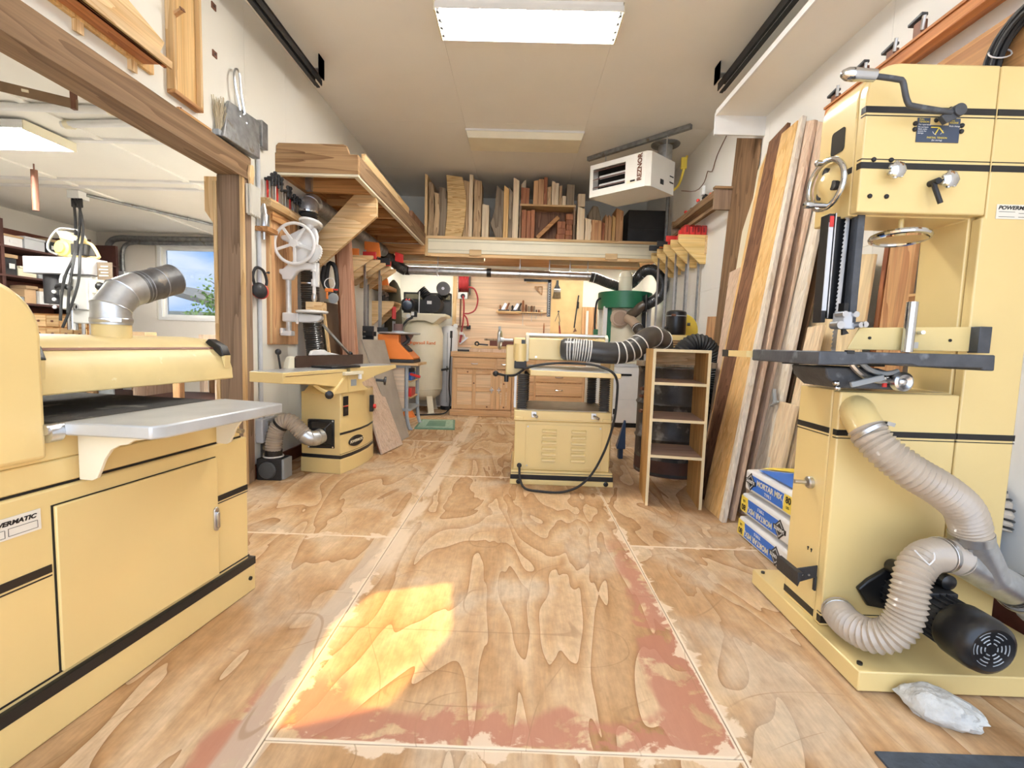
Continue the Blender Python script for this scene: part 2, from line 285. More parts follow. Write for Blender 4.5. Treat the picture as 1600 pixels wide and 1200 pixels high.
# ================================================================== the setting
def floor_material():
    m, nt, p = base('worn plywood floor'); L = nt.links.new
    def math_(op, a, b=None, c=None):
        n = _n(nt, 'ShaderNodeMath', operation=op)
        for i, q in enumerate((a, b, c)):
            if q is None: continue
            if isinstance(q, (int, float)): n.inputs[i].default_value = q
            else: L(q, n.inputs[i])
        return n.outputs[0]
    tc = _n(nt, 'ShaderNodeTexCoord'); oi = _n(nt, 'ShaderNodeObjectInfo'); sp = _n(nt, 'ShaderNodeSeparateXYZ'); L(tc.outputs['Object'], sp.inputs[0]); X, Y = sp.outputs[0], sp.outputs[1]
    ad = _n(nt, 'ShaderNodeVectorMath', operation='MULTIPLY_ADD'); L(oi.outputs['Random'], ad.inputs[0]); ad.inputs[1].default_value = (9, 5, 3); L(tc.outputs['Object'], ad.inputs[2])
    def noise(sx, sy, det=3, dist=0.0, src=None, rough=0.5):
        q = _n(nt, 'ShaderNodeMapping'); q.inputs['Scale'].default_value = (sx, sy, 1); L(src or ad.outputs[0], q.inputs['Vector'])
        n = _n(nt, 'ShaderNodeTexNoise'); n.inputs['Scale'].default_value = 1; n.inputs['Detail'].default_value = det; n.inputs['Distortion'].default_value = dist; n.inputs['Roughness'].default_value = rough; L(q.outputs[0], n.inputs['Vector']); return n.outputs['Fac']
    def sstep(v, a, b):
        n = _n(nt, 'ShaderNodeMapRange', interpolation_type='SMOOTHSTEP'); L(v, n.inputs[0]); n.inputs[1].default_value = a; n.inputs[2].default_value = b; return n.outputs[0]
    def mix(f, a, b):
        n = _n(nt, 'ShaderNodeMix', data_type='RGBA')
        for i, q in ((0, f), (6, a), (7, b)):
            if isinstance(q, tuple): n.inputs[i].default_value = (*q, 1)
            elif isinstance(q, (int, float)): n.inputs[i].default_value = q
            else: L(q, n.inputs[i])
        return n.outputs[2]
    g = noise(2.9, 0.85, 2.4, 0.9); f = math_('FRACT', math_('MULTIPLY', g, 7.0))
    cr = _n(nt, 'ShaderNodeValToRGB'); L(f, cr.inputs[0]); el = cr.color_ramp.elements
    el[0].position = 0; el[0].color = (0.27, 0.135, 0.05, 1); el[1].position = 1.0; el[1].color = (0.60, 0.43, 0.265, 1)
    for q, c in ((0.035, (0.36, 0.195, 0.082)), (0.10, (0.43, 0.25, 0.115)), (0.42, (0.51, 0.325, 0.17)), (0.75, (0.565, 0.385, 0.22))):
        e = cr.color_ramp.elements.new(q); e.color = (*c, 1)
    col = cr.outputs[0]
    big = noise(1.5, 0.7, 5, 1.0); col = mix(math_('MULTIPLY', sstep(big, 0.50, 0.66), 0.5), col, (0.36, 0.185, 0.07))     # brown oil marks
    gr = noise(2.2, 1.8, 6, 0.5); col = mix(math_('MULTIPLY', sstep(gr, 0.50, 0.68), 0.55), col, (0.56, 0.47, 0.355))      # greyed, scuffed patches
    sp_ = noise(34, 20, 4, 0.0, None, 0.65); mr = _n(nt, 'ShaderNodeMapRange'); L(sp_, mr.inputs[0]); mr.inputs[1].default_value = 0.3; mr.inputs[2].default_value = 0.7; mr.inputs[3].default_value = 0.84; mr.inputs[4].default_value = 1.12
    mm = _n(nt, 'ShaderNodeMix', data_type='RGBA', blend_type='MULTIPLY'); mm.inputs[0].default_value = 1; L(col, mm.inputs[6]); L(mr.outputs[0], mm.inputs[7]); col = mm.outputs[2]
    fib = noise(120, 9.0, 3); mr = _n(nt, 'ShaderNodeMapRange'); L(fib, mr.inputs[0]); mr.inputs[1].default_value = 0.3; mr.inputs[2].default_value = 0.7; mr.inputs[3].default_value = 0.90; mr.inputs[4].default_value = 1.06
    mm = _n(nt, 'ShaderNodeMix', data_type='RGBA', blend_type='MULTIPLY'); mm.inputs[0].default_value = 1; L(col, mm.inputs[6]); L(mr.outputs[0], mm.inputs[7]); col = mm.outputs[2]
    def seam(v, *cs):
        d = None
        for c in cs:
            q = math_('ABSOLUTE', math_('SUBTRACT', v, c)); d = q if d is None else math_('MINIMUM', d, q)
        return d
    dx = seam(X, -0.62, 0.603); dyc = seam(Y, 1.13, 3.60, 6.04); dys = seam(Y, 2.41, 4.85)
    inside = math_('MULTIPLY', math_('GREATER_THAN', X, -0.62), math_('LESS_THAN', X, 0.603))
    dy = math_('ADD', math_('MULTIPLY', inside, dyc), math_('MULTIPLY', math_('SUBTRACT', 1.0, inside), dys))
    d = math_('MINIMUM', dx, dy)
    w1 = noise(5, 2.4, 4, 0, tc.outputs['Object']); w2 = noise(7.5, 7.5, 5, 0.4, tc.outputs['Object'], 0.6)
    near = sstep(Y, 2.75, 2.0)
    redf = math_('MULTIPLY', sstep(math_('ADD', d, math_('MULTIPLY', math_('SUBTRACT', w1, 0.5), 0.30)), 0.145, 0.105), near)
    side = math_('MAXIMUM', sstep(X, 0.25, 0.35), sstep(Y, 1.42, 1.32))                       # red paint left along the right edge and the near end
    rmask = math_('MULTIPLY', math_('MULTIPLY', inside, side), math_('GREATER_THAN', Y, 1.13))
    corner = math_('MULTIPLY', math_('MULTIPLY', sstep(X, -1.0, -0.80), math_('LESS_THAN', X, -0.62)), sstep(Y, 1.5, 1.2))
    rmask = math_('MAXIMUM', rmask, corner)
    col = mix(math_('MULTIPLY', math_('MULTIPLY', math_('MULTIPLY', redf, rmask), sstep(w2, 0.60, 0.52)), 0.85), col, (0.40, 0.165, 0.105))
    putty = math_('MULTIPLY', sstep(math_('ABSOLUTE', math_('SUBTRACT', X, math_('ADD', -0.655, math_('MULTIPLY', math_('SUBTRACT', w1, 0.5), 0.05)))), 0.062, 0.045), sstep(Y, 2.5, 2.2))
    col = mix(math_('MULTIPLY', putty, 0.75), col, (0.50, 0.40, 0.30))
    pale = sstep(math_('ADD', d, math_('MULTIPLY', math_('SUBTRACT', w2, 0.43), 0.34)), 0.035, 0.016)
    leftw = math_('MULTIPLY', math_('MULTIPLY', sstep(math_('ABSOLUTE', math_('ADD', X, 0.60)), 0.075, 0.05), sstep(Y, 1.9, 2.2)), sstep(w1, 0.62, 0.50))
    col = mix(math_('MULTIPLY', math_('MAXIMUM', pale, leftw), 0.9), col, (0.70, 0.55, 0.39))
    col = mix(sstep(math_('ADD', d, math_('MULTIPLY', math_('SUBTRACT', w1, 0.5), 0.012)), 0.010, 0.006), col, (0.74, 0.60, 0.44))
    # thin scratches: narrow iso-lines of broad noises, only here and there
    for k, (a, b) in enumerate(((1.6, 1.2), (2.3, 0.9), (1.1, 2.1))):
        n = noise(a, b, 0.0, 0.0, None); pm_ = noise(1.9+k, 2.3, 2, 0, None)
        ln = math_('MULTIPLY', sstep(math_('ABSOLUTE', math_('SUBTRACT', math_('FRACT', math_('MULTIPLY', n, 5.0+k)), 0.5)), 0.012, 0.004), sstep(pm_, 0.50, 0.58))
        col = mix(math_('MULTIPLY', ln, 0.45), col, (0.25, 0.14, 0.065))
    L(col, p.inputs['Base Color']); p.inputs['Roughness'].default_value = 0.62; p.inputs['Specular IOR Level'].default_value = 0.3
    bp = _n(nt, 'ShaderNodeBump'); bp.inputs['Strength'].default_value = 0.2; bp.inputs['Distance'].default_value = 0.004; L(fib, bp.inputs['Height']); L(bp.outputs[0], p.inputs['Normal'])
    return m
FLOORM = floor_material()
WL, WR, WB, CZ = -1.88, 1.88, 7.50, 3.23
LRX, LRZ = -6.62, 2.56            # the room beyond the timber opening: its far wall and ceiling

fl_ = struct('floor', MB().box(LRX, WR+0.1, -1.4, WB, -0.10, -0.018), CONC, 'worn plywood floor laid in sheets')
cols = ((-1.93, -0.62, (-1.4, -0.03, 2.41, 4.85, 7.5)), (-0.62, 0.603, (-1.3, 1.13, 3.60, 6.04, 7.5)), (0.603, 1.88, (-1.4, -0.03, 2.41, 4.85, 7.5)))
for a, b, ys in cols:
    for y0, y1 in zip(ys[:-1], ys[1:]):
        build('plywood_sheet', MB().box(a+0.0015, b-0.0015, y0+0.0015, y1-0.0015, -0.018, 0.0), FLOORM, fl_, bev=0.002)
struct('ground', MB().box(-30, 30, -30, -1.4, -0.2, -0.10).box(-60, 30, WB+0.2, 60, -1.2, -0.8), CONC, 'pale concrete apron outside the shop')

# ceiling boarded in sheets, with an added unseen skylight over the near end
SK = (-0.545, -0.02, 0.30, 0.98)     # added skylight x0 x1 y0 y1, above the camera
SKP = [(-0.625, 1.13), (-0.33, 1.24), (-0.20, 1.60), (-0.255, 1.96), (-0.56, 1.85), (-0.64, 1.62)]  # outline of the floor sun patch, carried up to the added skylight
off = SUN_DIR * (CZ / -SUN_DIR.z)
SKP = [(x-off.x, y-off.y) for x, y in SKP]
sx0, sx1 = min(p[0] for p in SKP), max(p[0] for p in SKP); sy0, sy1 = min(p[1] for p in SKP), max(p[1] for p in SKP)
cl = struct('ceiling', MB().box(WL-0.2, sx0, -0.6, WB, CZ+0.012, CZ+0.12).box(sx1, WR+0.1, -0.6, WB, CZ+0.012, CZ+0.12).box(sx0, sx1, -0.6, sy0, CZ+0.012, CZ+0.12).box(sx0, sx1, sy1, WB, CZ+0.012, CZ+0.12), CEILM, 'cream painted sheet ceiling')
for a, b in ((WL, -0.62), (-0.62, 0.603), (0.603, WR)):
    for y0, y1 in ((2.56, 5.0), (5.0, 7.5)) if not a == WL and not b == WR or True else ():
        build('ceiling_board', MB().box(a+0.001, b-0.001, y0+0.001, y1-0.001, CZ, CZ+0.012), CEILM, cl)
# added skylight: opening shaped and tinted amber to cast the sander's reflected sun patch
AMBER, nt_, p_ = base('added amber patch tint')
nt_.nodes.remove(p_); tr_ = nt_.nodes.new('ShaderNodeBsdfTransparent'); tr_.inputs['Color'].default_value = (1.0, 0.66, 0.20, 1)  # amber tint added to colour the cast sun patch
nt_.links.new(tr_.outputs[0], nt_.nodes['Material Output'].inputs['Surface'])
mb = MB(); n = len(SKP); ring = [(sx0, sy0), (sx1, sy0), (sx1, sy1), (sx0, sy1)]
cx, cy = sum(p[0] for p in SKP)/n, sum(p[1] for p in SKP)/n
def edge_pt(p):                      # the point of the square frame straight out from p
    dx, dy = p[0]-cx, p[1]-cy; t = min([((sx1+.02)-cx)/dx if dx > 0 else ((sx0-.02)-cx)/dx if dx < 0 else 9, ((sy1+.02)-cy)/dy if dy > 0 else ((sy0-.02)-cy)/dy if dy < 0 else 9])
    return (cx+dx*t, cy+dy*t)
import math as _m
pts_ = [(p, 0) for p in SKP]
inner = []; outer = []
dens = []
for i in range(n):
    a, b = SKP[i], SKP[(i+1) % n]
    for j in range(6): dens.append((a[0]+(b[0]-a[0])*j/6, a[1]+(b[1]-a[1])*j/6))
k = len(dens)
vv = [(x, y, CZ+0.012) for x, y in dens] + [(*edge_pt(p), CZ+0.012) for p in dens] + [(x, y, CZ+0.06) for x, y in dens] + [(*edge_pt(p), CZ+0.06) for p in dens]
# square the corners off by pushing the frame well past the ceiling's edge
vv = [v if (i//k) % 2 == 0 else (cx+(v[0]-cx)*1.35, cy+(v[1]-cy)*1.35, v[2]+0.11) for i, v in enumerate(vv)]
ff = []
for i in range(k):
    j = (i+1) % k
    ff += [(i, j, k+j, k+i), (2*k+i, 3*k+i, 3*k+j, 2*k+j), (i, 2*k+i, 2*k+j, j)]
mb.add(vv, ff)
sk = struct('added_skylight', mb, CEILM, 'added unseen skylight curb, shaped to cast the sun patch on the floor')
build('added_glazing', MB().add([(x, y, CZ+0.05) for x, y in SKP], [tuple(range(n))]), AMBER, sk)

# walls
BT = 2.215                            # top of the timber beam over the opening
wl = struct('wall_left', MB().box(WL-0.13, WL-0.012, 3.28, WB, 0, CZ+0.05).box(WL-0.13, WL-0.012, -0.6, 3.28, BT, CZ+0.05).box(WL-0.13, WL-0.012, -0.6, 0.0, 0, BT), WALLM, 'cream boarded wall with a wide opening')
for y0, y1 in ((3.30, 3.86), (3.86, 5.08), (5.08, 6.30), (6.30, 7.50)): build('wall_board', MB().box(WL-0.012, WL, y0+0.001, y1-0.001, 0, CZ), WALLM, wl)
for y0, y1 in ((-0.6, 0.62), (0.62, 1.84), (1.84, 2.82), (2.82, 3.30)): build('wall_board', MB().box(WL-0.012, WL, y0+0.001, y1-0.001, BT, CZ), WALLM, wl)
wr = struct('wall_right', MB().box(WR+0.012, WR+0.13, -0.6, WB, 0, CZ+0.05), WALLW, 'white boarded wall behind the leaning boards')
for y0, y1 in ((-0.6, 0.2), (0.2, 1.42), (1.42, 2.64), (2.64, 3.86), (3.86, 5.08), (5.08, 6.30), (6.30, 7.50)):
    build('wall_board', MB().box(WR, WR+0.012, y0+0.001, y1-0.001, 0, 1.62), WALLW, wr); build('wall_board', MB().box(WR, WR+0.012, y0+0.001, y1-0.001, 1.622, CZ), WALLW, wr)
WX0, WX1, WZ0, WZ1 = -5.62, -4.42, 1.28, 2.355
struct('wall_back', MB().box(WL-0.13, WR+0.1, WB, WB+0.12, 0, CZ+0.1).box(LRX-0.1, WX0, WB, WB+0.12, 0, CZ).box(WX1, WL-0.13, WB, WB+0.12, 0, CZ).box(WX0, WX1, WB, WB+0.12, 0, WZ0).box(WX0, WX1, WB, WB+0.12, WZ1, CZ), WALLM, 'cream back wall')
LRW = mat('side room pale wall', (0.76, 0.71, 0.64), 0.75, 0, 0.05, 1.7)
lrb = struct('trim_6', MB().box(LRX, WX0-0.09, WB-0.014, WB, 0, LRZ).box(WX1+0.09, WL-0.14, WB-0.014, WB, 0, LRZ).box(WX0-0.09, WX1+0.09, WB-0.014, WB, 0, WZ0-0.05).box(WX0-0.09, WX1+0.09, WB-0.014, WB, WZ1+0.05, LRZ), LRW, 'pale sheet lining round the side room window')
struct('wall_side_room', MB().box(LRX-0.12, LRX, -1.0, WB, 0, LRZ+0.1), LRW, 'side room wall behind the shelves')
struct('wall_side_room_front', MB().box(LRX, WL-0.13, -1.12, -1.0, 0, LRZ+0.1), LRW)
clr = struct('ceiling_side_room', MB().box(LRX-0.1, WL-0.13, -1.1, WB, LRZ, LRZ+0.1), CEILM, 'low cream ceiling of the side room')
# battens over its joints
for y in (3.93, 4.93, 5.17): build('ceiling_batten', MB().box(LRX, WL-0.15, y-0.025, y+0.025, LRZ-0.02, LRZ), WHT, clr)
for x in (-4.75, -3.4): build('ceiling_batten', MB().box(x-0.03, x+0.03, 2.0, WB, LRZ-0.016, LRZ), CEILM, clr)
# window of the side room
w1 = struct('window_1', MB().box(WX0-0.05, WX1+0.05, WB-0.03, WB-0.002, WZ0-0.05, WZ0).box(WX0-0.05, WX1+0.05, WB-0.03, WB-0.002, WZ1, WZ1+0.05).box(WX0-0.05, WX0, WB-0.03, WB-0.002, WZ0, WZ1).box(WX1, WX1+0.05, WB-0.03, WB-0.002, WZ0, WZ1), WHT, 'white framed window of the side room')
build('window_sash', MB().box(WX0, WX0+0.05, WB+0.02, WB+0.06, WZ0, WZ1).box(WX1-0.05, WX1, WB+0.02, WB+0.06, WZ0, WZ1).box(WX0+0.05, WX1-0.05, WB+0.02, WB+0.06, WZ0, WZ0+0.04).box(WX0+0.05, WX1-0.05, WB+0.02, WB+0.06, WZ1-0.04, WZ1), WHT, w1)
GL, nt_, p_ = base('sky-dimming window glass'); nt_.nodes.remove(p_)
tr_ = nt_.nodes.new('ShaderNodeBsdfTransparent'); tr_.inputs['Color'].default_value = (0.50, 0.53, 0.56, 1); gl_ = nt_.nodes.new('ShaderNodeBsdfGlossy'); gl_.inputs['Roughness'].default_value = 0.02; mxs = nt_.nodes.new('ShaderNodeMixShader'); mxs.inputs[0].default_value = 0.05  # pane darkened by colour so the bright sky beyond stays blue
nt_.links.new(tr_.outputs[0], mxs.inputs[1]); nt_.links.new(gl_.outputs[0], mxs.inputs[2]); nt_.links.new(mxs.outputs[0], nt_.nodes['Material Output'].inputs['Surface'])
build('pane', MB().box(WX0+0.05, WX1-0.05, WB+0.036, WB+0.042, WZ0+0.04, WZ1-0.04), GL, w1)
# timber frame of the opening
t1 = struct('trim_1', MB().box(-2.015, -1.842, -0.6, 3.30, 2.075, BT), TIMBy, 'weathered timber beam over the wide opening', bev=0.006)
build('flange', MB().box(-1.842, -1.835, -0.6, 3.30, 2.062, 2.10), TIMBy, t1)
t2 = struct('trim_2', MB().box(-2.015, -1.862, 3.195, 3.285, 0, 2.075), TIMBz, 'weathered timber post at the end of the opening', bev=0.004)
build('edge_strip', MB().box(-1.862, -1.842, 3.19, 3.215, 0, 2.075), PINEz, t2)
build('casing', MB().box(-1.862, -1.845, 3.215, 3.295, 0, 2.075), TIMBz, t2)
build('inner_casing', MB().box(-2.04, -2.016, 3.19, 3.285, 0, 2.03), PINEz, t2)
build('block', MB().prism([(-2.016, 1.72), (-2.016, 2.06), (-2.10, 2.06), (-2.10, 1.84)], 'y', 3.2, 3.28), PINEz, t2)
struct('baseboard_left', MB().box(WL, WL+0.016, 3.30, WB, 0, 0.10), OXBL, 'red brown skirting along the left wall')
struct('baseboard_right', MB().box(WR-0.016, WR, -0.5, WB, 0, 0.13), OXBL, 'red brown skirting along the right wall')

# ------------------------------------------------------------------ lamps of the shop
TUBE = emission('lit fluorescent tube', (1.0, 0.975, 0.925), 50.0)
TUBE2 = emission('lit fluorescent tube of side room', (1.0, 0.975, 0.925), 75.0)
def tube_light(name, label, c, ln, wd, tubes, m, along='x', drop=0.07):
    x, y, z = c; t = thing(name, label, 'light', (x, y, z-drop)); L_ = ln/2; w = wd/2
    R = Matrix.Translation(Vector((x, y, z))) @ (Matrix.Identity(4) if along == 'x' else Matrix.Rotation(math.pi/2, 4, 'Z'))
    build('tray', MB().box(-L_, L_, -w, w, -0.02, 0), WHT, t, xf=R)
    for s in (-1, 1):
        build('end_plate', MB().box(s*L_-0.006, s*L_+0.006, -w, w, -drop, 0), CREAM, t, xf=R)
        build('side_lip', MB().prism([(s*w, -0.02), (s*(w+0.012), -drop*0.9), (s*(w+0.004), -drop*0.9), (s*(w-0.02), -0.02)], 'x', -L_, L_), WHT, t, xf=R)
    for i in range(tubes):
        yy = -w + wd*(i+0.5)/tubes
        build('tube', MB().cyl((-L_+0.03, yy, -0.045), (L_-0.03, yy, -0.045), 0.013, n=10), m, t, xf=R)
        for s in (-1, 1): build('lamp_holder', MB().box(s*L_-s*0.012-0.012, s*L_-s*0.012+0.012, yy-0.012, yy+0.012, -0.062, -0.02), BLKM, t, xf=R)
    return t
tube_light('strip_light', 'long four-tube strip light lit on the ceiling, nearest the camera', (-0.005, 3.42, CZ), 1.22, 0.32, 4, TUBE)
tube_light('strip_light', 'four-tube strip light lit on the side room ceiling beyond the timber beam', (-4.3, 3.76, LRZ-0.022), 1.30, 0.42, 4, TUBE2)
tube_light('strip_light', 'second four-tube strip light of the side room, just behind the timber post', (-2.86, 5.75, LRZ-0.022), 1.30, 0.42, 4, TUBE2)
t = thing('box_light', 'unlit box light with a cream diffuser on the ceiling before the heater', 'light', (-0.01, 5.30, CZ-0.09))
build('housing', MB().box(-0.625, 0.605, 5.12, 5.50, CZ-0.02, CZ), WHT, t)
build('diffuser', MB().hexa([(-0.60, 5.14, CZ-0.085), (0.58, 5.14, CZ-0.085), (0.58, 5.48, CZ-0.085), (-0.60, 5.48, CZ-0.085), (-0.62, 5.12, CZ-0.02), (0.60, 5.12, CZ-0.02), (0.60, 5.50, CZ-0.02), (-0.62, 5.50, CZ-0.02)]), CREAM, t, bev=0.004)
# door tracks hung under the ceiling
def track(label, x, y0, y1, z, brx):
    t = thing('door_track', label, 'track', (x, y0, z))
    build('rail', MB().box(x-0.03, x-0.024, y0, y1, z-0.03, z+0.03).box(x+0.024, x+0.03, y0, y1, z-0.03, z+0.012).box(x-0.03, x+0.03, y0, y1, z+0.024, z+0.03).box(x-0.012, x+0.012, y0, y1, z-0.045, z-0.035), BLKM, t)
    build('hanger', MB().box(brx-0.004, brx+0.004, y1-0.16, y1-0.06, z-0.02, CZ).box(brx-0.004, brx+0.004, y1-0.16, y1-0.06, z-0.02, CZ-0.0).box(min(brx, x), max(brx, x), y1-0.14, y1-0.08, z+0.03, z+0.036), GALV, t)
    return t
track('dark steel door track under the ceiling along the cream left wall', -1.70, 0.4, 4.05, 3.10, -1.63)
track('dark steel door track under the ceiling above the boxed panel on the right', 1.55, 0.4, 4.02, 3.12, 1.47)
# boxed panel high on the right wall
t = thing('wall_shelf_panel', 'long pale panel high on the right wall with a white end board', 'panel', (1.7, 2.4, 2.72))
build('panel', MB().box(1.50, WR, 0.0, 3.93, 2.865, 2.885), CEILM, t)
build('front_edge', MB().box(1.485, 1.50, 0.0, 3.93, 2.86, 2.90), WHT, t)
build('end_board', MB().box(1.485, WR, 3.93, 3.95, 2.72, 2.885), WHT, t)

# ================================================================== drum sander (left foreground)
SM = Matrix(((0.990, 0.138, 0, -1.044), (-0.138, 0.990, 0, 1.859), (0, 0, 1, 0), (0, 0, 0, 1)))   # local x = out of its front, y = along its front
t = thing('drum_sander', 'yellow drum sander with grey conveyor table, left foreground', 'sander', tuple(SM @ Vector((-0.36, -0.5, 0))))
def S(name, mb, m, par=None, **k): return build(name, mb, m, par or t, xf=SM, **k)
pl_ = S('plinth', MB().box(-0.74, 0, -1.12, 0, 0, 0.112), YEL, bev=0.006)
S('stripe', MB().box(-0.735, 0.0015, -1.115, -0.002, 0.108, 0.138), BLK, pl_)
S('pinstripe', MB().box(-0.735, -0.0135, -1.11, -0.018, 0.146, 0.151), BLK, pl_)
S('bolt', MB().cyl((0, -0.035, 0.06), (0.006, -0.035, 0.06), 0.008, n=10), BLK, pl_)
cb = S('cabinet', MB().box(-0.73, -0.015, -1.11, -0.02, 0.112, 0.632), YEL, bev=0.006)
dr = S('door', MB().box(-0.014, -0.004, -0.719, -0.187, 0.150, 0.588), YEL, bev=0.003)
S('door_gap', MB().box(-0.016, -0.0138, -0.7225, -0.1845, 0.1475, 0.5905), BLK, dr)
S('handle', MB().prism([(-0.200+q[0], 0.365+q[1]) for q in arc(0, 0.032, 0.012, 0, 180, 6)+arc(0, -0.032, 0.012, 180, 360, 6)], 'x', -0.004, 0.002), STEEL, dr, bev=0.002)
S('latch_bar', MB().prism([(-0.200+q[0], 0.365+q[1]) for q in arc(0, 0.022, 0.0055, 0, 180, 5)+arc(0, -0.028, 0.0055, 180, 360, 5)], 'x', 0.002, 0.010), CHR, dr, bev=0.001)
for a, b in ((-1.108, -0.727), (-0.178, -0.022)):
    S('stripe', MB().box(-0.0152, -0.0135, a, b, 0.420, 0.441), BLK, cb); S('pinstripe', MB().box(-0.0152, -0.0137, a, b, 0.411, 0.4145), BLK, cb)
S('bed_gap', MB().box(-0.72, -0.026, -1.10, -0.04, 0.632, 0.6375), BLK)
bd = S('bed', MB().box(-0.70, -0.025, -1.08, -0.045, 0.6375, 0.70).box(-0.70, -0.028, -1.06, -0.165, 0.70, 0.772), YEL, bev=0.005)
S('end_casting', MB().box(-0.5, -0.012, -0.164, -0.06, 0.70, 0.768), CREAM, bd, bev=0.004)
S('bolt', MB().cyl((-0.012, -0.075, 0.665), (0.012, -0.075, 0.665), 0.009, n=10), STEEL, bd)
BELT = mat('dark abrasive belt', (0.05, 0.048, 0.045), 0.85, 0, 0.4, 14, bump=0.3, bs=120, dirt=((0.26, 0.24, 0.20), 11.0, 0.60))
S('conveyor_belt', MB().box(-0.80, -0.005, -0.700, -0.185, 0.776, 0.798), BELT, bev=0.008)
S('roller', MB().cyl((0.0, -0.74, 0.785), (0.0, -0.165, 0.785), 0.0135, n=14), STEEL)
S('roller_bearing', MB().cyl((-0.005, -0.735, 0.775), (-0.005, -0.705, 0.775), 0.024, n=16), STEEL)
tb = S('outfeed_table', MB().prism([(0.012, -0.705), (0.245, -0.69), (0.262, -0.66), (0.265, -0.20), (0.012, -0.165)], 'z', 0.766, 0.800), ALU, bev=0.005)
prof = [(-0.004, 0.766), (0.20, 0.766), (0.19, 0.757), (0.165, 0.754), (0.145, 0.742), (0.12, 0.738), (0.095, 0.725), (0.075, 0.70), (0.06, 0.668), (0.05, 0.648), (0.035, 0.640), (-0.004, 0.640)]
for y in (-0.655, -0.185): S('table_bracket', MB().prism(prof, 'y', y-0.005, y+0.005), CREAM, tb, bev=0.0015)
hp = [(-1.30, 0.712), (-0.732, 0.712), (-0.732, 0.98)] + arc(-0.86, 1.015, 0.128, 0, 90, 8) + [(-1.30, 1.155)]
S('drive_housing', MB().prism(hp, 'x', -0.72, 0.0), YEL, bev=0.012, seg=3)
hc = [(-0.085, 0.858), (-0.088, 0.90), (-0.105, 0.945), (-0.135, 0.978), (-0.17, 0.998), (-0.21, 1.010), (-0.30, 1.016), (-0.42, 1.004), (-0.50, 0.955), (-0.53, 0.858)]
hd = S('head_cover', MB().prism(hc, 'y', -0.74, 0.0), YEL2, bev=0.004)
S('seam', MB().prism([(-0.130, 0.9722), (-0.1275, 0.9735), (-0.133, 0.9802), (-0.1355, 0.979)], 'y', -0.70, -0.004), BROWNM, hd)
for a in (-0.70, -0.05):
    S('latch', MB().prism([(-0.165, 0.998), (-0.10, 0.945), (-0.085, 0.95), (-0.10, 0.985), (-0.15, 1.012)], 'y', a, a+0.04), BLK, hd, bev=0.003)
    S('latch_boss', MB().prism([(-0.10, 0.945), (-0.083, 0.95), (-0.086, 0.90)], 'y', a+0.006, a+0.034), YEL2, hd)
S('dust_port', MB().cyl((-0.25, -0.34, 1.0), (-0.25, -0.34, 1.056), 0.0525, n=28), YEL2, hd)
PLATE = mat('maker plate white', (0.80, 0.76, 0.66), 0.4)
mp_ = S('maker_plate', MB().box(-0.0148, -0.012, -0.895, -0.747, 0.541, 0.592), PLATE)
_rt = SM.to_3x3() @ Vector((0, 1, 0)); _o = SM @ Vector((-0.0118, -0.812, 0.578))
text('lettering', 'POWERMATIC', 0.0145, BLK, mp_, _o, _rt, (0,0,1), shear=0.25, bold=0.0006, sx=1.15)
for a, b, c, d in ((-0.890, -0.822, 0.546, 0.564), (-0.815, -0.755, 0.547, 0.565)):
    S('field', MB().box(-0.0119, -0.0115, a, b, c, c+0.001).box(-0.0119, -0.0115, a, b, d, d+0.001).box(-0.0119, -0.0115, a, a+0.001, c, d).box(-0.0119, -0.0115, b, b+0.001, c, d), BLK, mp_)

# galvanised elbow and pipe on the sander's dust port
B0 = SM @ Vector((-0.25, -0.34, 1.056))
t = thing('duct_elbow', 'galvanised gored elbow with a dark pipe on the sander dust port', 'duct', tuple(B0))
dirp = (SM.to_3x3() @ Vector((0.06, 1.0, 0))).normalized()*0.93 + Vector((0, 0, 0.33)); dirp.normalize()
c0 = B0 + Vector((0,0,0.050)); 
g = [B0, c0, c0 + Vector((0,0,0.036)) + dirp*0.016]
def gore(a, b, na, nb, r, ra=None):
    mb = MB(); x = Vector(na).normalized().orthogonal().normalized()
    def rg(c, nrm, rr):
        nrm = Vector(nrm).normalized(); side = Vector((0,0,1)).cross(dirp).normalized(); y = nrm.cross(side).normalized()
        return [c + (side*math.cos(2*math.pi*i/28) + y*math.sin(2*math.pi*i/28))*rr for i in range(28)]
    mb.add(rg(a, na, r)+rg(b, nb, ra or r), [(i, (i+1) % 28, 28+(i+1) % 28, 28+i) for i in range(28)]); return mb
Z = Vector((0,0,1)); n1 = (Z*2+dirp).normalized(); n2 = (Z+dirp*2).normalized()
build('gore', gore(B0-Z*0.005, c0, Z, n1, 0.0555), GALV, t)
build('gore', gore(c0, g[2]+dirp*0.024, n1, n2, 0.0550), GALV, t)
e1 = g[2]+dirp*0.024
build('gore', gore(e1, e1+dirp*0.052+Z*0.005, n2, dirp, 0.0550), GALV, t)
for c, nn in ((c0, n1), (e1, n2)): build('seam_ring', MB().torus(c, nn, 0.0560, 0.0022, 28, 6), GALV, t)
e2 = e1+dirp*0.049+Z*0.005
build('pipe', gore(e2, e2+dirp*0.150, dirp, dirp, 0.0545, 0.0545), mat('sooty galvanised pipe', (0.17, 0.17, 0.17), 0.42, 0.6, 0.5, 16, bump=0.1, dirt=((0.34, 0.30, 0.24), 18.0, 0.60)), t)
build('pipe_inside', gore(e2+dirp*0.01, e2+dirp*0.149, dirp, dirp, 0.0525), BLKM, t)
build('rim', MB().torus(e2+dirp*0.150, dirp, 0.0545, 0.002, 28, 6), GALVD, t)
for q in (0.015, 0.028, 0.085): build('bead', MB().torus(e2+dirp*q, dirp, 0.0550, 0.0018, 28, 5), GALVD, t)
